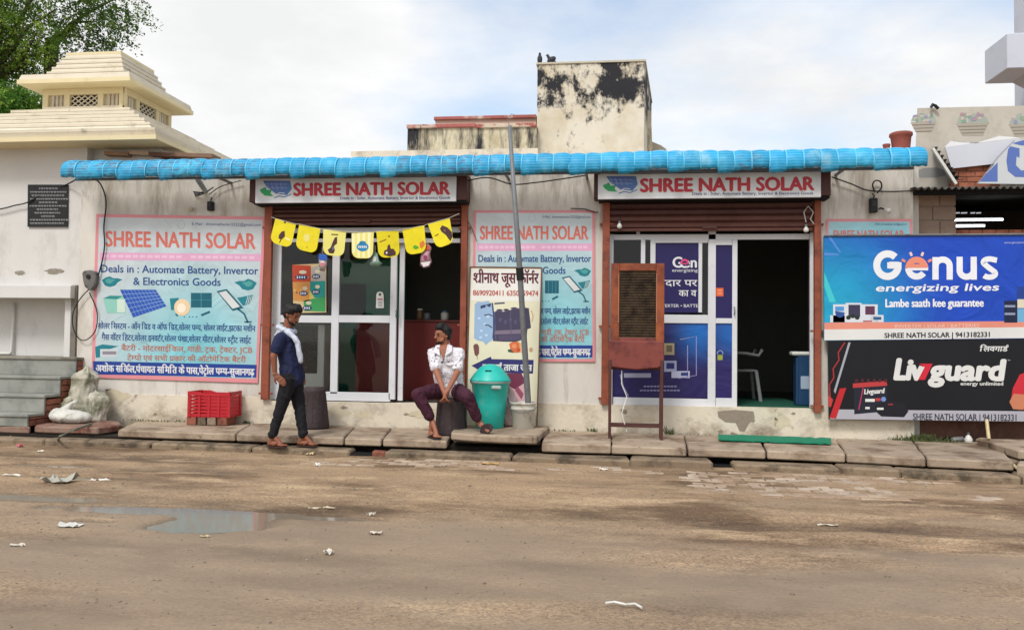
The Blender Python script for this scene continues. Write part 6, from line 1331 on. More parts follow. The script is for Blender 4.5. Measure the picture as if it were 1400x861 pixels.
# steps
t = thing('stone_staircase', 'grey stone steps with a high landing against the temple wall at the left edge', 'steps', (W(40, 583, -.6).x, -.5, SZ))
sx = W(106, 500, -.12).x; sx0 = -10.4
zs_ = [zpf, W(90, 514, -.3).z, W(70, 539, -.6).z, W(55, 565, -.85).z]
fr = [-.14, -.44, -.72, -1.0]
for k in range(4):
    z1_ = zs_[k]; z0_ = zs_[k+1] if k < 3 else SZ
    back = .10 if k == 0 else fr[k-1]
    bx('riser', M_step, t, sx0, sx-.012, fr[k]+.0, fr[k]+.03, z0_-.0 if k < 3 else SZ, z1_-.035, .003)
    bx('tread', M_step if k else M_steptop, t, sx0, sx+.006, fr[k]-.018, (back if k else .40), z1_-.035, z1_, .006)
    # brick side of the flight, course by course
    z = SZ; row = 0
    while z < z1_-.06:
        zh = min(.072, z1_-.04-z); y = fr[k]+.035; y1_ = (.095 if k == 0 else fr[k-1]+.03)
        yy = y
        while yy < y1_-.02:
            L_ = min(.2 if (row % 2 or yy > y) else .1, y1_-yy); MB().box(sx-.10, sx+random.uniform(-.006, .004), yy+.004, yy+L_-.004, z+.004, z+zh-.002).build('brick', M_brick, t); yy += L_
        z += .078; row += 1
bx('core', M_mortar, t, sx0, sx-.03, -.10, .38, SZ, zpf-.04)
# black plaque with rows of white lettering too worn to read
X0, X1, Z0, Z1 = R(37.5, 92.5, 253, 310, .07)
t, f = board('stone_plaque', 'black inscribed plaque with small white lines on the temple wall', 'plaque', [(38, 252.5), (92.5, 252.5), (92, 310), (37.5, 310)], .075, .02, mat('black_granite', '#1d1e20', .35, .1, 9))
rr = random.Random(3)
for k, (a, b_) in enumerate(((53, 77), (41, 90), (43, 88), (41, 90), (53, 78), (40, 90), (50, 80), (47, 83), (56, 72), (41, 90), (41, 87))):
    y = 257+k*4.75; x = a; S = []
    while x < b_:
        l = rr.uniform(1.6, 4); S.append([(x, y), (x+l, y), (x+l, y+.8), (x, y+.8)]); S.append([(x+l*.3, y+.8), (x+l*.45, y+.8), (x+l*.45, y+2.2), (x+l*.3, y+2.2)]); S.append([(x+l*.75, y+.8), (x+l*.9, y+.8), (x+l*.9, y+2.2), (x+l*.75, y+2.2)]); x += l+.7
    f.many(S, ink('#9c9da0'), 2, 'lettering')
# electricity meter wrapped in a bag, with its cables
q = W(120.5, 382, -.08)
t = thing('electric_meter', 'grey meter box with a cracked round window at the corner of the shop wall', 'meter', W(120.5, 396, -.06))
mb = MB(); mb.prism([W(a, b_, -.10) for a, b_ in ((111.5, 373), (114, 370), (122, 369), (129, 371), (131, 378), (130, 388), (125, 396), (122, 397), (115, 392), (113, 384))], (0, .082, 0)); mb.build('case', mat('meter_grey', '#6b6866', .7, .15, 12, c2='#3f3c3c', th=(.5, .65), s2=9), t, .012)
MB().lathe([(.03, 0), (.03, .012), (.026, .014)], (0, 0, 0), 16).build('x', M_black, None); o = bpy.data.objects['x']; o.name = 'dial'; o.data.name = 'dial'; o.parent = t; o.rotation_euler = (PI/2, 0, 0); o.location = W(121, 378, -.101)-t.location
def cable(label, pts, r=.008, Y=-.05, m=None, name='cable', group=None):
    P3 = [W(a, b_, Y if len(p) < 3 else p[2]) for p in pts for a, b_ in (p[:2],)]
    # Catmull-Rom
    o = []; n = len(P3)
    for i in range(n-1):
        p0_, p1_, p2_, p3_ = P3[max(i-1, 0)], P3[i], P3[i+1], P3[min(i+2, n-1)]
        for k in range(6):
            s = k/6; o.append(.5*((2*p1_)+(-p0_+p2_)*s+(2*p0_-5*p1_+4*p2_-p3_)*s*s+(-p0_+3*p1_-3*p2_+p3_)*s**3))
    o.append(P3[-1]); return MB().tube(o, r, 6).single(name, m or M_black, label, 'cable', group, smooth=True)
cable('black cable sagging along the temple wall behind the plaque', [(-60, 296, .05), (0, 286, .05), (20, 281, .05), (37, 277, .05), (60, 265, .085), (92, 252, .05), (106, 244, -.2)], .009)
cable('long black cable curving down over the left edge of the large poster to the meter', [(118, 243, -.3), (134, 248, -.1), (142, 262), (145, 280), (142, 310), (143, 335), (139, 360), (132, 382), (126, 392)], .009)
cable('loop of black cable hanging under the grey meter', [(121, 396), (110, 408), (101, 424), (99, 440), (103, 456), (112, 465), (122, 462), (131, 450), (133, 430), (129, 415), (122, 400)], .007)
cable('dark cable sagging between the two light box signs', [(640, 247, -.2), (668, 243, -.2), (700, 252, -.2), (730, 250, -.2), (760, 246, -.2), (800, 240, -.2)], .008)
cable('cable running right from the second sign to the wall end', [(1137, 242, -.06), (1165, 252), (1185, 260), (1215, 262), (1250, 261)], .008)
cable('cable looped above the black switch box', [(1196, 263), (1193, 253), (1197, 247), (1204, 249), (1205, 257), (1199, 264)], .009)
cable('short dark cable trailing right of the left wall lamp', [(286, 266), (300, 256), (318, 250), (330, 247)], .006)
cable('thin wire hanging at the right edge of the bunting', [(637, 296), (641, 305), (645, 312), (652, 330)], .004)
cable('dark wire over the top right corner of the middle poster', [(780, 285), (800, 286), (812, 290), (818, 290)], .007)
# wall fixtures
def fixture(label, px, py, w_, h_, name='switch_box', bulb=True):
    c = W(px, py, -.04); t = thing(name, label, name.replace('_', ' '), c)
    MB().box(c.x-w_/2, c.x+w_/2, -.07, -.004, c.z-h_/2, c.z+h_/2).build('case', M_black, t, .006); MB().box(c.x-w_*.3, c.x+w_*.3, -.078, -.07, c.z-h_*.1, c.z+h_*.3).build('cover', mat('dark_cover', '#2c2c2e', .5), t, .003)
    MB().tube([(c.x, -.04, c.z+h_/2), (c.x+.01, -.05, c.z+h_/2+.03), (c.x, -.01, c.z+h_/2+.06)], .008, 6).build('lead', M_black, t); return t
fixture('black switch box on the wall above the small hidden poster', 1194, 281, .085, .17)
fixture('black socket box on the wall above the large left poster', 288, 282, .075, .12)
def lamp(label, px, py, s=1, fl=1):
    c = W(px, py, -.08); t = thing('wall_lamp', label, 'lamp', c)
    MB().tube([(c.x, -.005, c.z), (c.x, -.05, c.z), (c.x+.03*fl, -.09, c.z-.02)], .010, 8).build('arm', M_black, t)
    MB().tube([c+Vector((.03*fl, -.01, -.02)), c+Vector((.09*fl, -.04, -.05))], [.018, .036], 12).build('shade', M_whitep if s < 1.5 else M_steel, t, smooth=True); return t
lamp('small white lamp holder right of the black switch box', 1205, 284, 1, 1)
t = lamp('grey and black flood lamp on the wall under the left part of the roof edge', 277, 262, 2, -1)
c = W(277, 250, -.1); MB().prism([W(a, b_, -.16) for a, b_ in ((266, 246), (272, 243), (283, 262), (279, 265))], (0, .05, 0)).build('lamp_head', mat('grey_lamp', '#8a8d8c', .5, .1, 9), t, .008)
for a, b_ in ((270, 268), (292, 256), (264, 262)): MB().bar(W(280, 264, -.06), W(a, b_, -.05), .012, .012).build('bracket', M_black, t)
MB().lathe([(.01, 0), (.03, .02), (.028, .05), (.01, .06)], W(261, 289, -.05), 12).single('bulb_holder', mat('ivory_plastic', '#b3ab96', .5), 'small ivory bulb holder beside the black socket box above the large poster', 'bulb holder', smooth=True)

# ------------------------------------------------------------------ buildings behind
t = thing('roof_tank_room', 'tall cream rooftop tank room blotched with black mould', 'tank room', (W(808, 150, 4.0).x, 4.5, zt))
Yk = 3.6; A = W(734.5, 120, Yk).x; B = W(881, 120, Yk).x; ztk = W(808, 86.5, Yk).z; zbk = zt+.09
k = MB(); fp_ = [(A, Yk), (B, Yk), (W(891, 120, Yk+2.4).x, Yk+2.4), (A, Yk+2.4)]
k.v = [(x, y, zbk) for x, y in fp_]+[(x, y, ztk) for x, y in fp_]; k.f = [(3, 2, 1, 0), (4, 5, 6, 7), (0, 1, 5, 4), (1, 2, 6, 5), (2, 3, 7, 6), (3, 0, 4, 7)]
k.build('wall', M_mould, t, .01)
MB().prism([(A-.02, Yk-.02, ztk), (B+.02, Yk-.02, ztk), (W(892, 120, Yk+2.42).x, Yk+2.42, ztk), (A-.02, Yk+2.42, ztk)], (0, 0, .03)).build('coping', mat('coping_grey', '#b9b2a0', .9, .1, 6), t)
zc = W(808, 131, Yk).z; bx('plaster_joint', M_mould, t, A+.004, B-.004, Yk-.012, Yk, zbk, zc)
for p4 in (((885, 150), (890, 152), (892, 206), (885, 206)),): MB().prism([W(a, b_, 4.6) for a, b_ in p4], (0, .4, 0)).build('pier', M_mould2, t)
# house roof behind
t = thing('rear_parapet', 'low mould streaked parapet with faded red copings left of the tank room', 'parapet', (W(645, 200, 3.4).x, 3.6, zt))
X0, X1, Z0, Z1 = R(557, 733.5, 173, 214, 3.4); bx('wall', M_mould2, t, X0, X1, 3.4, 3.6, zt+.09, Z1)
X0a, X1a, Z0a, Z1a = R(555.5, 650, 169.5, 174.5, 3.36); bx('coping', M_red_trim, t, X0a, X1a, 3.36, 3.64, Z0a, Z1a, .008)
X0a, X1a, Z0a, Z1a = R(650.5, 733, 168.5, 174, 3.36); bx('coping', mat('worn_coping', '#c5b6a4', .9, .1, 6, c2='#a05a52', th=(.5, .56), s2=4), t, X0a, X1a, 3.365, 3.64, Z0a, Z1a, .008)
X0, X1, Z0, Z1 = R(595, 733, 162, 206, 5.0); bx('rear_wall', mat('pinkish_wall', '#c9aa9c', .9, .1, 5, c2='#3c3432', th=(.62, .68), s2=4), t, X0, X1, 5.0, 5.2, zt+.09, Z1)
X0, X1, Z0, Z1 = R(593, 733, 158, 162.5, 4.95); bx('rear_coping', M_red_trim, t, X0, X1, 4.95, 5.25, Z0, Z1, .008)
X0, X1, Z0, Z1 = R(890, 911, 193, 207, 5.2)
t = thing('concrete_canopy', 'small sloping concrete canopy at the foot of the tank room on its right', 'canopy', ((X0+X1)/2, 5.3, Z0))
MB().prism([(X0, 5.2, Z1), (X1-.1, 5.2, Z1-.08), (X1, 5.2, Z0+.04), (X1, 5.2, Z0), (X0, 5.2, Z0)], (0, .5, 0)).build('slab', mat('dusty_concrete', '#a39a8a', .9, .12, 8), t)
MB().box(X0+.05, X1-.1, 5.25, 5.7, zt+.09, Z0).build('support_wall', M_mould2, t)
# pigeons
def pigeon(px, py, label, fl):
    c = W(px, py, Yk+.12); t = thing('pigeon', label, 'pigeon', Vector((c.x, Yk+.12, ztk+.03)), 'pigeons on the tank room'); z = ztk+.03; x, y = c.x, Yk+.12
    M_pg = mat('pigeon_grey', '#35383f', .7, .2, 20)
    if fl == 0: pr = [('e', (x, y, z+.10), (.045, .05, .085), (0, 0, 0)), ('c', (x, y, z+.16), .026, (x, y-.01, z+.20), .022), ('c', (x, y+.02, z+.06), .02, (x, y+.05, z-.02), .012), ('c', (x, y-.02, z+.20), .008, (x, y-.045, z+.195), .003)]
    else: pr = [('e', (x, y, z+.09), (.085, .05, .05), (0, -.5*fl, 0)), ('c', (x-.05*fl, y, z+.13), .028, (x-.07*fl, y, z+.17), .022), ('c', (x+.05*fl, y, z+.05), .024, (x+.13*fl, y, z-.0), .012), ('c', (x-.085*fl, y, z+.17), .008, (x-.11*fl, y, z+.165), .003)]
    organic('body', pr, M_pg, t, .008, 2)
    for s_ in (-1, 1): MB().tube([(x+.012*s_, y, z+.04), (x+.012*s_, y-.005, z)], .004, 5).build('leg', mat('pigeon_leg', '#8c4a44', .6), t)
pigeon(738, 84, 'upright grey pigeon on the left corner of the tank room', 0); pigeon(754, 88, 'grey pigeon facing left beside the upright one on the tank room', 1)
# clay pots on the roof at the right
for a, b_, y0_, lb, s_ in ((1217, 1247, 182, 'large red clay pot turned upside down on the roof at its right end', 1), (1207, 1217, 197, 'small broken clay pot just left of the large red pot', 0)):
    c = W((a+b_)/2, 205, .3); r = abs(W(b_, 200, .3).x-W(a, 200, .3).x)/2; zr_ = zt+.09; h = W(1232, y0_, .3).z-zr_
    t = thing('clay_pot', lb, 'pot', (c.x, .3, zr_), 'clay pots on the roof'); M_clay = mat('clay', '#8a4a40', .8, .15, 9, bump=.004, bscale=30)
    MB().lathe([(r*.78, 0), (r*.86, .02), (r*.82, h*.4), (r*.92, h*.8), (r*1.04, h*.86), (r*1.04, h*.97), (r*.94, h), (r*.88, h*.9)], (c.x, .3, zr_), 28, wob=.05).build('pot_body', M_clay, t, smooth=True)
# white multi storey building far right
t = thing('white_building', 'pale grey white multi storey building with a box balcony at the top right', 'building', (W(1420, 300, 14).x, 15, 0))
M_wb = mat('white_building_paint', '#c6cad6', .9, .03, 1.2, c2='#b2b7c6', th=(.55, .8), s2=.8)
xa = W(1387, 100, 17).x; bx('wall', M_wb, t, xa, xa+7, 14, 17, 0, 16)
xb_ = W(1346, 70, 15.6).x; _, _, Z0, Z1 = R(1345, 1386, 46, 94, 14.2); bx('balcony', M_wb, t, xb_, xa+.02, 14.2, 15.6, Z0, Z1, .02)
MB().prism([(xb_+.7, 14.3, Z0), (xa, 14.3, Z0), (xa, 14.3, Z0-.45)], (0, 1.2, 0)).build('bracket', mat('white_building_shade', '#b4b7c0', .9, .05, 2), t)
for py in (78, 128): z_ = W(1390, py, 14).z; bx('string_course', M_wb, t, xa-.05, xa+7, 13.95, 14.05, z_-.05, z_+.03)

# ------------------------------------------------------------------ shed at the right with torn banners on its roof
Ysd = .25
t = thing('roadside_shed', 'dark open roadside shed with a brick pillar and a corrugated roof at the right', 'shed', (W(1330, 400, Ysd).x, 1.5, SZ))
xs0 = W(1252, 300, Ysd).x; xs1 = W(1307, 300, Ysd).x; xe = W(1560, 300, Ysd).x; zr_ = W(1330, 262, Ysd).z; zw = W(1350, 313, Ysd).z
M_block = mat('tan_stone_block', '#9a8474', .9, .12, 7, c2='#77624f', th=(.5, .68), s2=4, bump=.005, bscale=30, rnd=.12)
z = SZ; row = 0
bx('pillar_core', M_mortar, t, xs0+.012, xs1-.012, Ysd+.012, Ysd+.38, SZ, zr_)
while z < zr_-.05:
    zh = min(.17, zr_-z); xc = xs0+(xs1-xs0)*(.42 if row % 2 else .6)
    for a, b_ in ((xs0, xc-.004), (xc+.004, xs1)): bx('brick', M_block, t, a, b_, Ysd-.0+random.uniform(-.006, .006), Ysd+.37, z+.004, z+zh-.006, .006)
    z += .175; row += 1
# low wall of terracotta blocks
x = xs1+.005; M_terr = mat('terracotta_block', '#a5664e', .9, .14, 9, c2='#7c4636', th=(.5, .66), s2=6, bump=.004, bscale=40, rnd=.16)
bx('low_wall_core', M_mortar, t, xs1, xe, Ysd+.03, Ysd+.22, SZ, zw-.012)
while x < xe-.05:
    for r_ in range(5): 
        zz = zw-.005-.11*(r_+1); bx('brick', M_terr, t, x+.003, min(x+.145, xe), Ysd+.01+random.uniform(-.006, .006), Ysd+.22, zz+.006, zz+.107, .005)
    x += .15
bx('base_wall', mat('red_brown_wall', '#7e5a4c', .95, .14, 6, c2='#5b3e35', th=(.5, .7), s2=3, bump=.004, bscale=30), t, xR+.004, xe, Ysd-.04, Ysd-.002, SZ-.05, 1.2)
bx('back_wall', mat('dark_brown_wall', '#4a443d', .95, .2, 2), t, xs0, xe+2, 4.2, 4.3, SZ, zr_+.42); bx('side_wall', M_dark, t, xe+1.9, xe+2, Ysd, 4.2, SZ, zr_+.2); bx('floor', M_dark, t, xs0, xe+2, Ysd+.3, 4.2, SZ, SZ+.02); bx('gap_wall', M_wall, t, xR+.002, xs0+.01, .18, .4, SZ, zt+.1)  # back wall dark brown, side wall and floor plain black
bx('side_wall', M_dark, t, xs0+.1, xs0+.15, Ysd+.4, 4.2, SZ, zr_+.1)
M_roofc = mat('grey_corrugated_sheet', '#55534f', .8, .12, 5, c2='#35322f', th=(.5, .7), s2=5)
def corrug(name, o, ax, ay, nw, L1, L2, amp, m, parent, per=.075):
    """corrugated sheet: waves across ax, straight along ay"""
    ax = Vector(ax).normalized(); ay = Vector(ay).normalized(); nz = ax.cross(ay).normalized(); V = []; n_ = int(L1/per*8); F = []
    for i in range(n_+1):
        s_ = i/n_*L1; p = Vector(o)+ax*s_+nz*amp*math.sin(2*PI*s_/per); V += [p, p+ay*L2, p-nz*.008, p+ay*L2-nz*.008]
    for i in range(n_): a_ = i*4; b_ = a_+4; F += [(a_, a_+1, b_+1, b_), (a_+2, b_+2, b_+3, a_+3), (a_, b_, b_+2, a_+2), (a_+1, a_+3, b_+3, b_+1)]
    mb = MB(); mb.v = [tuple(v) for v in V]; mb.f = F; return mb.build(name, m, parent, smooth=False)
zq = W(1300, 257, -.1).z
corrug('corrugated_roof', (W(1248, 257, -.1).x, -.12, zq), (1, 0, 0), (0, 1, .10), 0, xe+2-W(1248, 257, -.1).x, 4.4, .016, M_roofc, t)
bx('roof_beam', M_dark, t, W(1249, 260, 0).x, xe, -.05, .05, W(1300, 266, 0).z, zq-.025)
M_tube = mat('lit_tube', '#f4f8ff', .3, 0, 1, emit=2.2)
for k, (a, b_, py, lb) in enumerate(((1300, 1371, 300.5, 'longer lit white tube light in the dark shed'), (1300, 1346, 309, 'shorter lit white tube light just below the longer one'))):
    tt = thing('tube_light', lb, 'tube light', W((a+b_)/2, py, 1.4), 'lit tube lights in the shed'); MB().tube([W(a, py+.4, 1.4), W(b_, py-.4, 1.4)], .016, 10).build('tube', M_tube, tt); bx('fitting', M_whitep, tt, W(a, py, 1.45).x, W(b_, py, 1.45).x, 1.43, 1.47, W(a, py, 1.45).z-.01, W(a, py, 1.45).z+.02)
tt = thing('tube_light', 'faint broken row of small lights above the two lit tubes in the shed', 'tube light', W(1322, 291, 2.2), 'lit tube lights in the shed')
for a, b_ in ((1305, 1312), (1314, 1322), (1327, 1333), (1335, 1341)): MB().tube([W(a, 291.4, 2.2), W(b_, 291, 2.2)], .010, 6).build('segment', mat('dim_tube', '#c9cdd6', .3, 0, 1, emit=.5), tt)
# banners on the shed roof
MF1 = mat('faded_flex_print', '#bfb9ae', .7, .06, 2, c2='#aaa396', th=(.5, .7), s2=2.5)
t, f = board('torn_banner', 'big faded banner printed with baskets of flowers on the shed roof', 'banner', [(1254.5, 148), (1520, 142), (1520, 256), (1250, 256)], .95, .01, MF1, 'torn banners on the shed roof')
for (cx_, cy_, s_) in ((1329, 170, 1.0), (1401, 171, 1.0), (1262, 168, .8)):
    f.poly([(cx_-21*s_, cy_-2), (cx_-17*s_, cy_-12*s_), (cx_-6*s_, cy_-16*s_), (cx_+8*s_, cy_-14*s_), (cx_+20*s_, cy_-10*s_), (cx_+24*s_, cy_)], ink('#9fa9a0'), 2)
    f.poly([(cx_-22*s_, cy_-1), (cx_+23*s_, cy_-2), (cx_+15*s_, cy_+16*s_), (cx_-13*s_, cy_+16*s_)], ink('#a8a094'), 3)
    rr = random.Random(int(cx_))
    for k in range(16): f.poly(ell(cx_+rr.uniform(-18, 19)*s_, cy_+rr.uniform(-14, -1)*s_, rr.uniform(2, 4)*s_, rr.uniform(1.6, 3.4)*s_, 8), ink(rr.choice(['#8f8fae', '#a88c94', '#7f9f8c', '#c3b3ac', '#8ea28a'])), 4+k*.2)
    for k in range(3): f.line([(cx_-19*s_+k*2, cy_+3+k*4.5), (cx_+20*s_-k*2, cy_+2+k*4.5)], .8, ink('#8a8276'), 9)
f.poly([(1250.5, 235), (1262, 230), (1280, 229), (1293, 233), (1293, 240), (1280, 243), (1258, 243)], ink('#8d8f8e'), 2)
M_wf = mat('white_flex', '#c9ccd6', .6, .04, 3)
t, f = board('torn_banner', 'folded plain white sheet hanging across the flower basket banner', 'banner', [(1292, 201), (1395, 189), (1361, 224), (1301, 230.5)], .80, .012, M_wf, 'torn banners on the shed roof')
f.poly([(1291, 201.5), (1300, 193), (1330, 197), (1366, 186), (1395, 188.5), (1340, 195)], ink('#e2e3e6'), 1)
X0, X1, Z0, Z1 = R(1298, 1366, 223, 256, .88)
t = thing('brick_parapet', 'short red brick wall showing between the torn banners', 'brick wall', ((X0+X1)/2, .9, Z0)); bx('core', M_mortar, t, X0, X1, .87, .93, Z0-.1, Z1)
zz = Z0-.08; row = 0
while zz < Z1-.03:
    x = X0-(.1 if row % 2 else 0)
    while x < X1: a, b_ = max(x+.004, X0), min(x+.196, X1); (bx('brick', M_terr, t, a, b_, .855, .90, zz+.004, zz+.066, .004) if b_-a > .02 else None); x += .2
    zz += .07; row += 1
t, f = board('torn_banner', 'white banner with large blue letters torn off diagonally at the right edge', 'banner', [(1389.5, 191), (1520, 188), (1520, 253), (1336, 251)], .70, .012, mat('white_flex_print', '#c7cbcd', .6, .04, 3), 'torn banners on the shed roof')
LB = ink('#5a72b4')
f.poly([(1340, 248.5), (1346, 240), (1364, 222), (1364, 248.5)], LB, 2); f.poly([(1378, 205), (1381, 200), (1394, 203), (1394, 216), (1390, 214), (1389, 226), (1396, 233), (1420, 233), (1420, 243), (1388, 242), (1378, 234), (1376, 220)], LB, 2); f.poly([(1384, 196), (1400, 191.5), (1440, 190.5), (1440, 198), (1396, 199)], LB, 2)
f.line([(1387, 192), (1364, 215), (1338, 250)], 1.2, ink('#8d8f98'), 3)
t = thing('leaning_sheet', 'black corrugated sheet with a white edge board leaning between the banners', 'corrugated sheet', W(1300, 254, .55))
a, b_ = W(1277, 204, .62), W(1312, 251, .5); corrug('corrugated_sheet', a+Vector((.02, 0, .03)), b_-a, (.25, .9, .2), 0, (b_-a).length, .35, .018, M_black, t, .065)
MB().bar(W(1275, 203, .5), W(1307, 252, .45), .06, .03).build('edge_board', M_whitep, t)
MB().tube([W(1273, 147, .9), W(1275, 143, .9), W(1279, 145, .9), W(1283, 149, .9)], .02, 6).single('rag', M_black, 'small dark rag knotted on top of the flower basket banner', 'rag')
# far right ground heap
bx('hedge_block', None, None, 0, .001, 0, .001, -5, -4.999) if False else None

# ------------------------------------------------------------------ tree behind the temple
def tree(label, base, crowns, trunk_top, nleaf, seed, leafc):
    rr = random.Random(seed); t = thing('tree', label, 'tree', base)
    M_bark = mat('bark', '#4e4338', .95, .2, 14, bump=.01, bscale=25)
    tb = MB(); top_ = Vector(trunk_top); b0 = Vector(base)
    tb.tube([b0, b0.lerp(top_, .5)+Vector((.15, 0, 0)), top_], [.28, .2, .15], 10); tb.build('trunk', M_bark, t, smooth=True)
    for c in crowns:
        c0_ = Vector(c[0]); m_ = top_.lerp(c0_, .55)+Vector((rr.uniform(-.3, .3), rr.uniform(-.3, .3), .2)); MB().tube([top_-Vector((0, 0, .1)), m_, c0_], [.08, .045, .015], 7).build('limb', M_bark, t, smooth=True)
    rg = np.random.default_rng(seed); tot = sum(c[1]*c[2]*c[3] for c in crowns); QS = []; MI = []; K = 26
    for c in crowns:
        tw = max(8, int(nleaf*c[1]*c[2]*c[3]/tot)//K)
        u = rg.normal(size=(tw, 3)); u /= np.linalg.norm(u, axis=1)[:, None]; u *= np.where(rg.random(tw) < .55, rg.uniform(.7, 1.08, tw), rg.random(tw)**.33)[:, None]
        p = np.array(c[0])+u*np.array(c[1:4]); dr = np.stack([u[:, 0]*.5+rg.normal(0, .4, tw), u[:, 1]*.5+rg.normal(0, .4, tw), -.7+rg.normal(0, .4, tw)], 1); dr /= np.linalg.norm(dr, axis=1)[:, None]; ln = rg.uniform(.25, .6, tw)
        st = np.linspace(0, 1, K); q_ = (p[:, None]+dr[:, None]*(ln[:, None]*st)[:, :, None]+rg.normal(0, .035, (tw, K, 3))).reshape(-1, 3); M_ = len(q_)
        d = rg.normal(0, 1, (M_, 3)); d[:, 2] = d[:, 2]*.7-.4; d /= np.linalg.norm(d, axis=1)[:, None]; e_ = np.cross(d, rg.normal(0, 1, (M_, 3))); e_ /= np.linalg.norm(e_, axis=1)[:, None]
        L_ = rg.uniform(.04, .085, M_)[:, None]; w_ = L_*.28; QS.append(np.stack([q_, q_+d*L_*.5+e_*w_, q_+d*L_, q_+d*L_*.5-e_*w_], 1).reshape(-1, 3)); MI.append(np.repeat(rg.choice([0, 0, 1, 1, 2], tw), K))
    Q = np.concatenate(QS)-np.array(b0); MI = np.concatenate(MI); nf = len(MI)
    me = bpy.data.meshes.new('foliage'); me.vertices.add(len(Q)); me.vertices.foreach_set('co', Q.ravel()); me.loops.add(nf*4); me.loops.foreach_set('vertex_index', np.arange(nf*4)); me.polygons.add(nf); me.polygons.foreach_set('loop_start', np.arange(nf)*4); me.polygons.foreach_set('loop_total', np.full(nf, 4)); me.update(calc_edges=True)
    for nm, c_ in zip(('a', 'b', 'c'), leafc): me.materials.append(leafmat('leaf_'+nm+str(seed), c_))
    me.polygons.foreach_set('material_index', MI); o = link('foliage', me, t); return t
Yt_ = 6.5
def TC(px, py, r, dy=0, sy=1.0, zf=.8): return (tuple(W(px, py, Yt_+dy)), r, r*sy, r*zf)
cr1 = [TC(0, 20, 1.0), TC(-50, 60, 1.5), TC(50, 45, .62, -.5), TC(0, 95, .7, .3), TC(45, 88, .42), TC(78, 12, .6, .2, 1, .6), TC(-30, 130, .7), TC(75, 70, .28), TC(-30, -60, 1.4), TC(70, -50, .8), TC(-110, 20, 1.6)]
tree('feathery green tree with drooping twigs rising behind the temple at the top left', (W(-40, 400, Yt_).x, Yt_, 0), cr1, tuple(W(-20, 110, Yt_)), 76000, 5, ('#6f8b3a', '#55742f', '#90a84c'))
cr2 = [(tuple(W(135, 25, Yt_)), .75, .6, .45), (tuple(W(150, 5, Yt_)), .6, .6, .4)]
V = None
tree('lower bushy yellow green tree beside the temple roof at the left edge', (W(10, 400, 5.6).x, 5.6, 0), [(tuple(W(12, 150, 5.6)), .75, .7, .45), (tuple(W(-30, 170, 5.6)), .9, .8, .5), (tuple(W(35, 130, 5.6)), .4, .4, .3)], tuple(W(0, 200, 5.6)), 30000, 8, ('#6a9040', '#4f7836', '#8fac4c'))
tree('thin outer branch of fine sparse leaves reaching over the temple roof', (W(60, 400, 7.2).x, 7.2, 0), [(tuple(W(132, 30, 7.2)), .85, .6, .55), (tuple(W(155, 0, 7.2)), .7, .6, .4), (tuple(W(115, 52, 7.2)), .5, .5, .28)], tuple(W(70, 60, 7.2)), 7000, 9, ('#5e7840', '#4c6838', '#7a9448'))

# ------------------------------------------------------------------ litter and pebbles on the road
def scrap(px, py, w_, d_, label, c_, cat='litter', name='paper_scrap', h=.012, z=None, seed=0):
    g = G(px, py, .0); z0_ = hgt(g.x, g.y) if z is None else z; rr = random.Random(seed+int(px)); mb = MB(); n_ = 5
    for j in range(n_+1):
        for i in range(n_+1):
            u, v = i/n_-.5, j/n_-.5; e_ = 1+.25*noise.noise(Vector((u*3, v*3, px))); mb.v.append((g.x+u*w_*e_, g.y+v*d_*e_, z0_+.004+abs(noise.noise(Vector((u*4+px, v*4, 1.5))))*h*3))
    mb.f = [(j*(n_+1)+i, j*(n_+1)+i+1, (j+1)*(n_+1)+i+1, (j+1)*(n_+1)+i) for j in range(n_) for i in range(n_)]
    k = len(mb.v); mb.v += [(x, y, z-.003) for x, y, z in mb.v]; mb.f += [tuple(i+k for i in f_[::-1]) for f_ in mb.f]
    return mb.single(name, ink(c_, .7), label, cat, 'litter on the road and pavement')
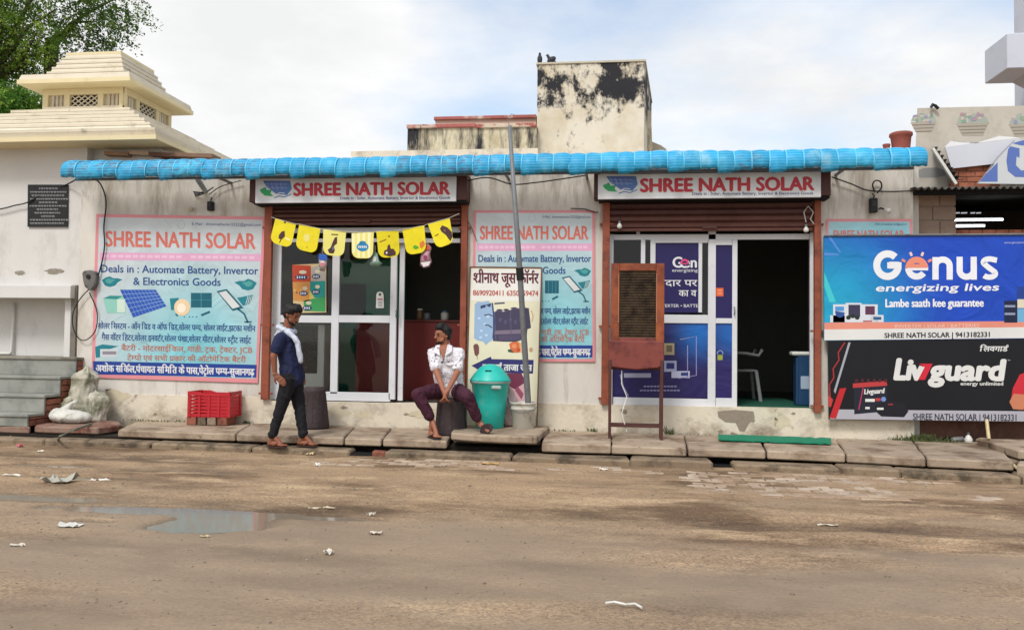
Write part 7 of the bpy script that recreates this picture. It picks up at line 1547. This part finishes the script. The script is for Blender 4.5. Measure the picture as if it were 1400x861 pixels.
SCR = [(80, 659, .24, .16, 'crumpled pale plastic bag at the far left of the muddy road', '#a9a79c', .04), (134, 655, .20, .09, 'thin white paper strip right of the crumpled pale bag', '#d2d0c8', .01), (96, 722, .15, .07, 'curled white plastic piece beside the left end of the puddle', '#c6c4be', .012), (17, 651, .16, .04, 'narrow white scrap near the left edge of the road', '#cfcabc', .008),
       (28, 611, .07, .05, 'red and pink wrapper below the white lying sack', '#c2707a', .02), (13, 604, .12, .08, 'pale plastic scrap beside the kerb at the left edge', '#b9b9aa', .03), (55, 617, .07, .04, 'tiny white scrap right of the pink wrapper', '#cfcabc', .01),
       (411, 622, .07, .04, 'white scrap on the road just below the walking man', '#c8bfae', .012), (424, 623, .08, .05, 'yellowish scrap right of the white one below the walking man', '#c9b58c', .015), (434, 638, .06, .04, 'small bright white scrap on the road below the walking man', '#e0ddd4', .02),
       (686, 629, .16, .12, 'crumpled pale blue plastic bag below the raised slab', '#9fa6ac', .04), (670, 636, .16, .05, 'yellow brown peel scraps beside the pale blue bag', '#b39257', .012), (825, 643, .08, .04, 'small white scrap on the road near the middle', '#cfc8bc', .01),
       (955, 640, .14, .06, 'flat red wrapper left of the drain gap', '#c2575a', .012), (968, 641, .10, .05, 'pink white wrapper between the red wrapper and the drain gap', '#d0aeb0', .012), (1087, 641, .10, .06, 'pale green scrap on the road below the green mat', '#aeb09c', .02), (1172, 630, .07, .05, 'red pink scrap against the kerb at the right', '#b8606a', .025), (1166, 645, .07, .05, 'pink scrap on the road in front of the kerb at the right', '#c08a8a', .015), (1193, 647, .07, .04, 'white scrap right of the pink scrap by the kerb', '#cfc8bc', .01),
       (507, 705, .06, .04, 'white pebble sized scrap in the middle of the road', '#d0c8ba', .02), (514, 732, .08, .04, 'second white scrap nearer the viewer in the middle of the road', '#d0c8ba', .014), (449, 757, .05, .03, 'small white scrap left of the middle near the viewer', '#d2ccc0', .016), (24, 748, .09, .03, 'thin white scrap on the road below the puddle', '#c4beb0', .008), (1132, 717, .14, .03, 'thin pale strip on the road right of the middle', '#c4baa8', .006), (280, 736, .06, .02, 'pale leaf floating in the puddle', '#b6ad8e', .006),
       (430, 694, .09, .03, 'pale flat scrap above the middle of the road', '#bfb29a', .006), (450, 694, .09, .03, 'pale flat scrap right of its twin above the middle of the road', '#bfb29a', .007), (1020, 603, .06, .04, 'tiny pale scrap in front of the green mat', '#b9bcb4', .01)]
for s_ in SCR: scrap(*s_[:6], h=s_[6], z=(SZ+.004 if s_[1] < 604 and s_[0] > 1000 else (LZ-.03 if s_[0] == 1172 else None)), seed=3)
g0 = [G(a, b_, .01) for a, b_ in ((828, 826), (840, 824.5), (856, 828), (868, 827), (877, 832))]
MB().tube([p+Vector((0, 0, .008)) for p in g0], .006, 6).single('string_piece', M_whitep, 'curled white string lying on the road near the viewer', 'string')
V = []; F = []; rr = random.Random(12)
ico = bmesh.new(); bmesh.ops.create_icosphere(ico, subdivisions=1, radius=1); iv = [v.co.copy() for v in ico.verts]; if_ = [tuple(v.index for v in f_.verts) for f_ in ico.faces]; ico.free()
for _ in range(5200):
    y = -1.55-7*rr.random()**1.3; x = rr.uniform(-7, 4.5); r = rr.choice((.003, .004, .005, .006, .008)) if rr.random() < .985 else .014; z = hgt(x, y)
    if z < -.012: continue
    n0 = len(V); sx_, sy_, sz_ = rr.uniform(.7, 1.4)*r, rr.uniform(.7, 1.4)*r, rr.uniform(.4, .8)*r; V += [(x+v.x*sx_, y+v.y*sy_, z+v.z*sz_+r*.2) for v in iv]; F += [tuple(i+n0 for i in f_) for f_ in if_]
me = bpy.data.meshes.new('gravel'); me.from_pydata(V, [], F); me.materials.append(mat('gravel_stone', '#83776a', .9, .5, 14)); props(link('gravel', me), 'small loose stones scattered over the muddy road', 'gravel', kind='stuff')
bpy.data.objects.remove(_fo)
bpy.data.scenes.remove(TS)
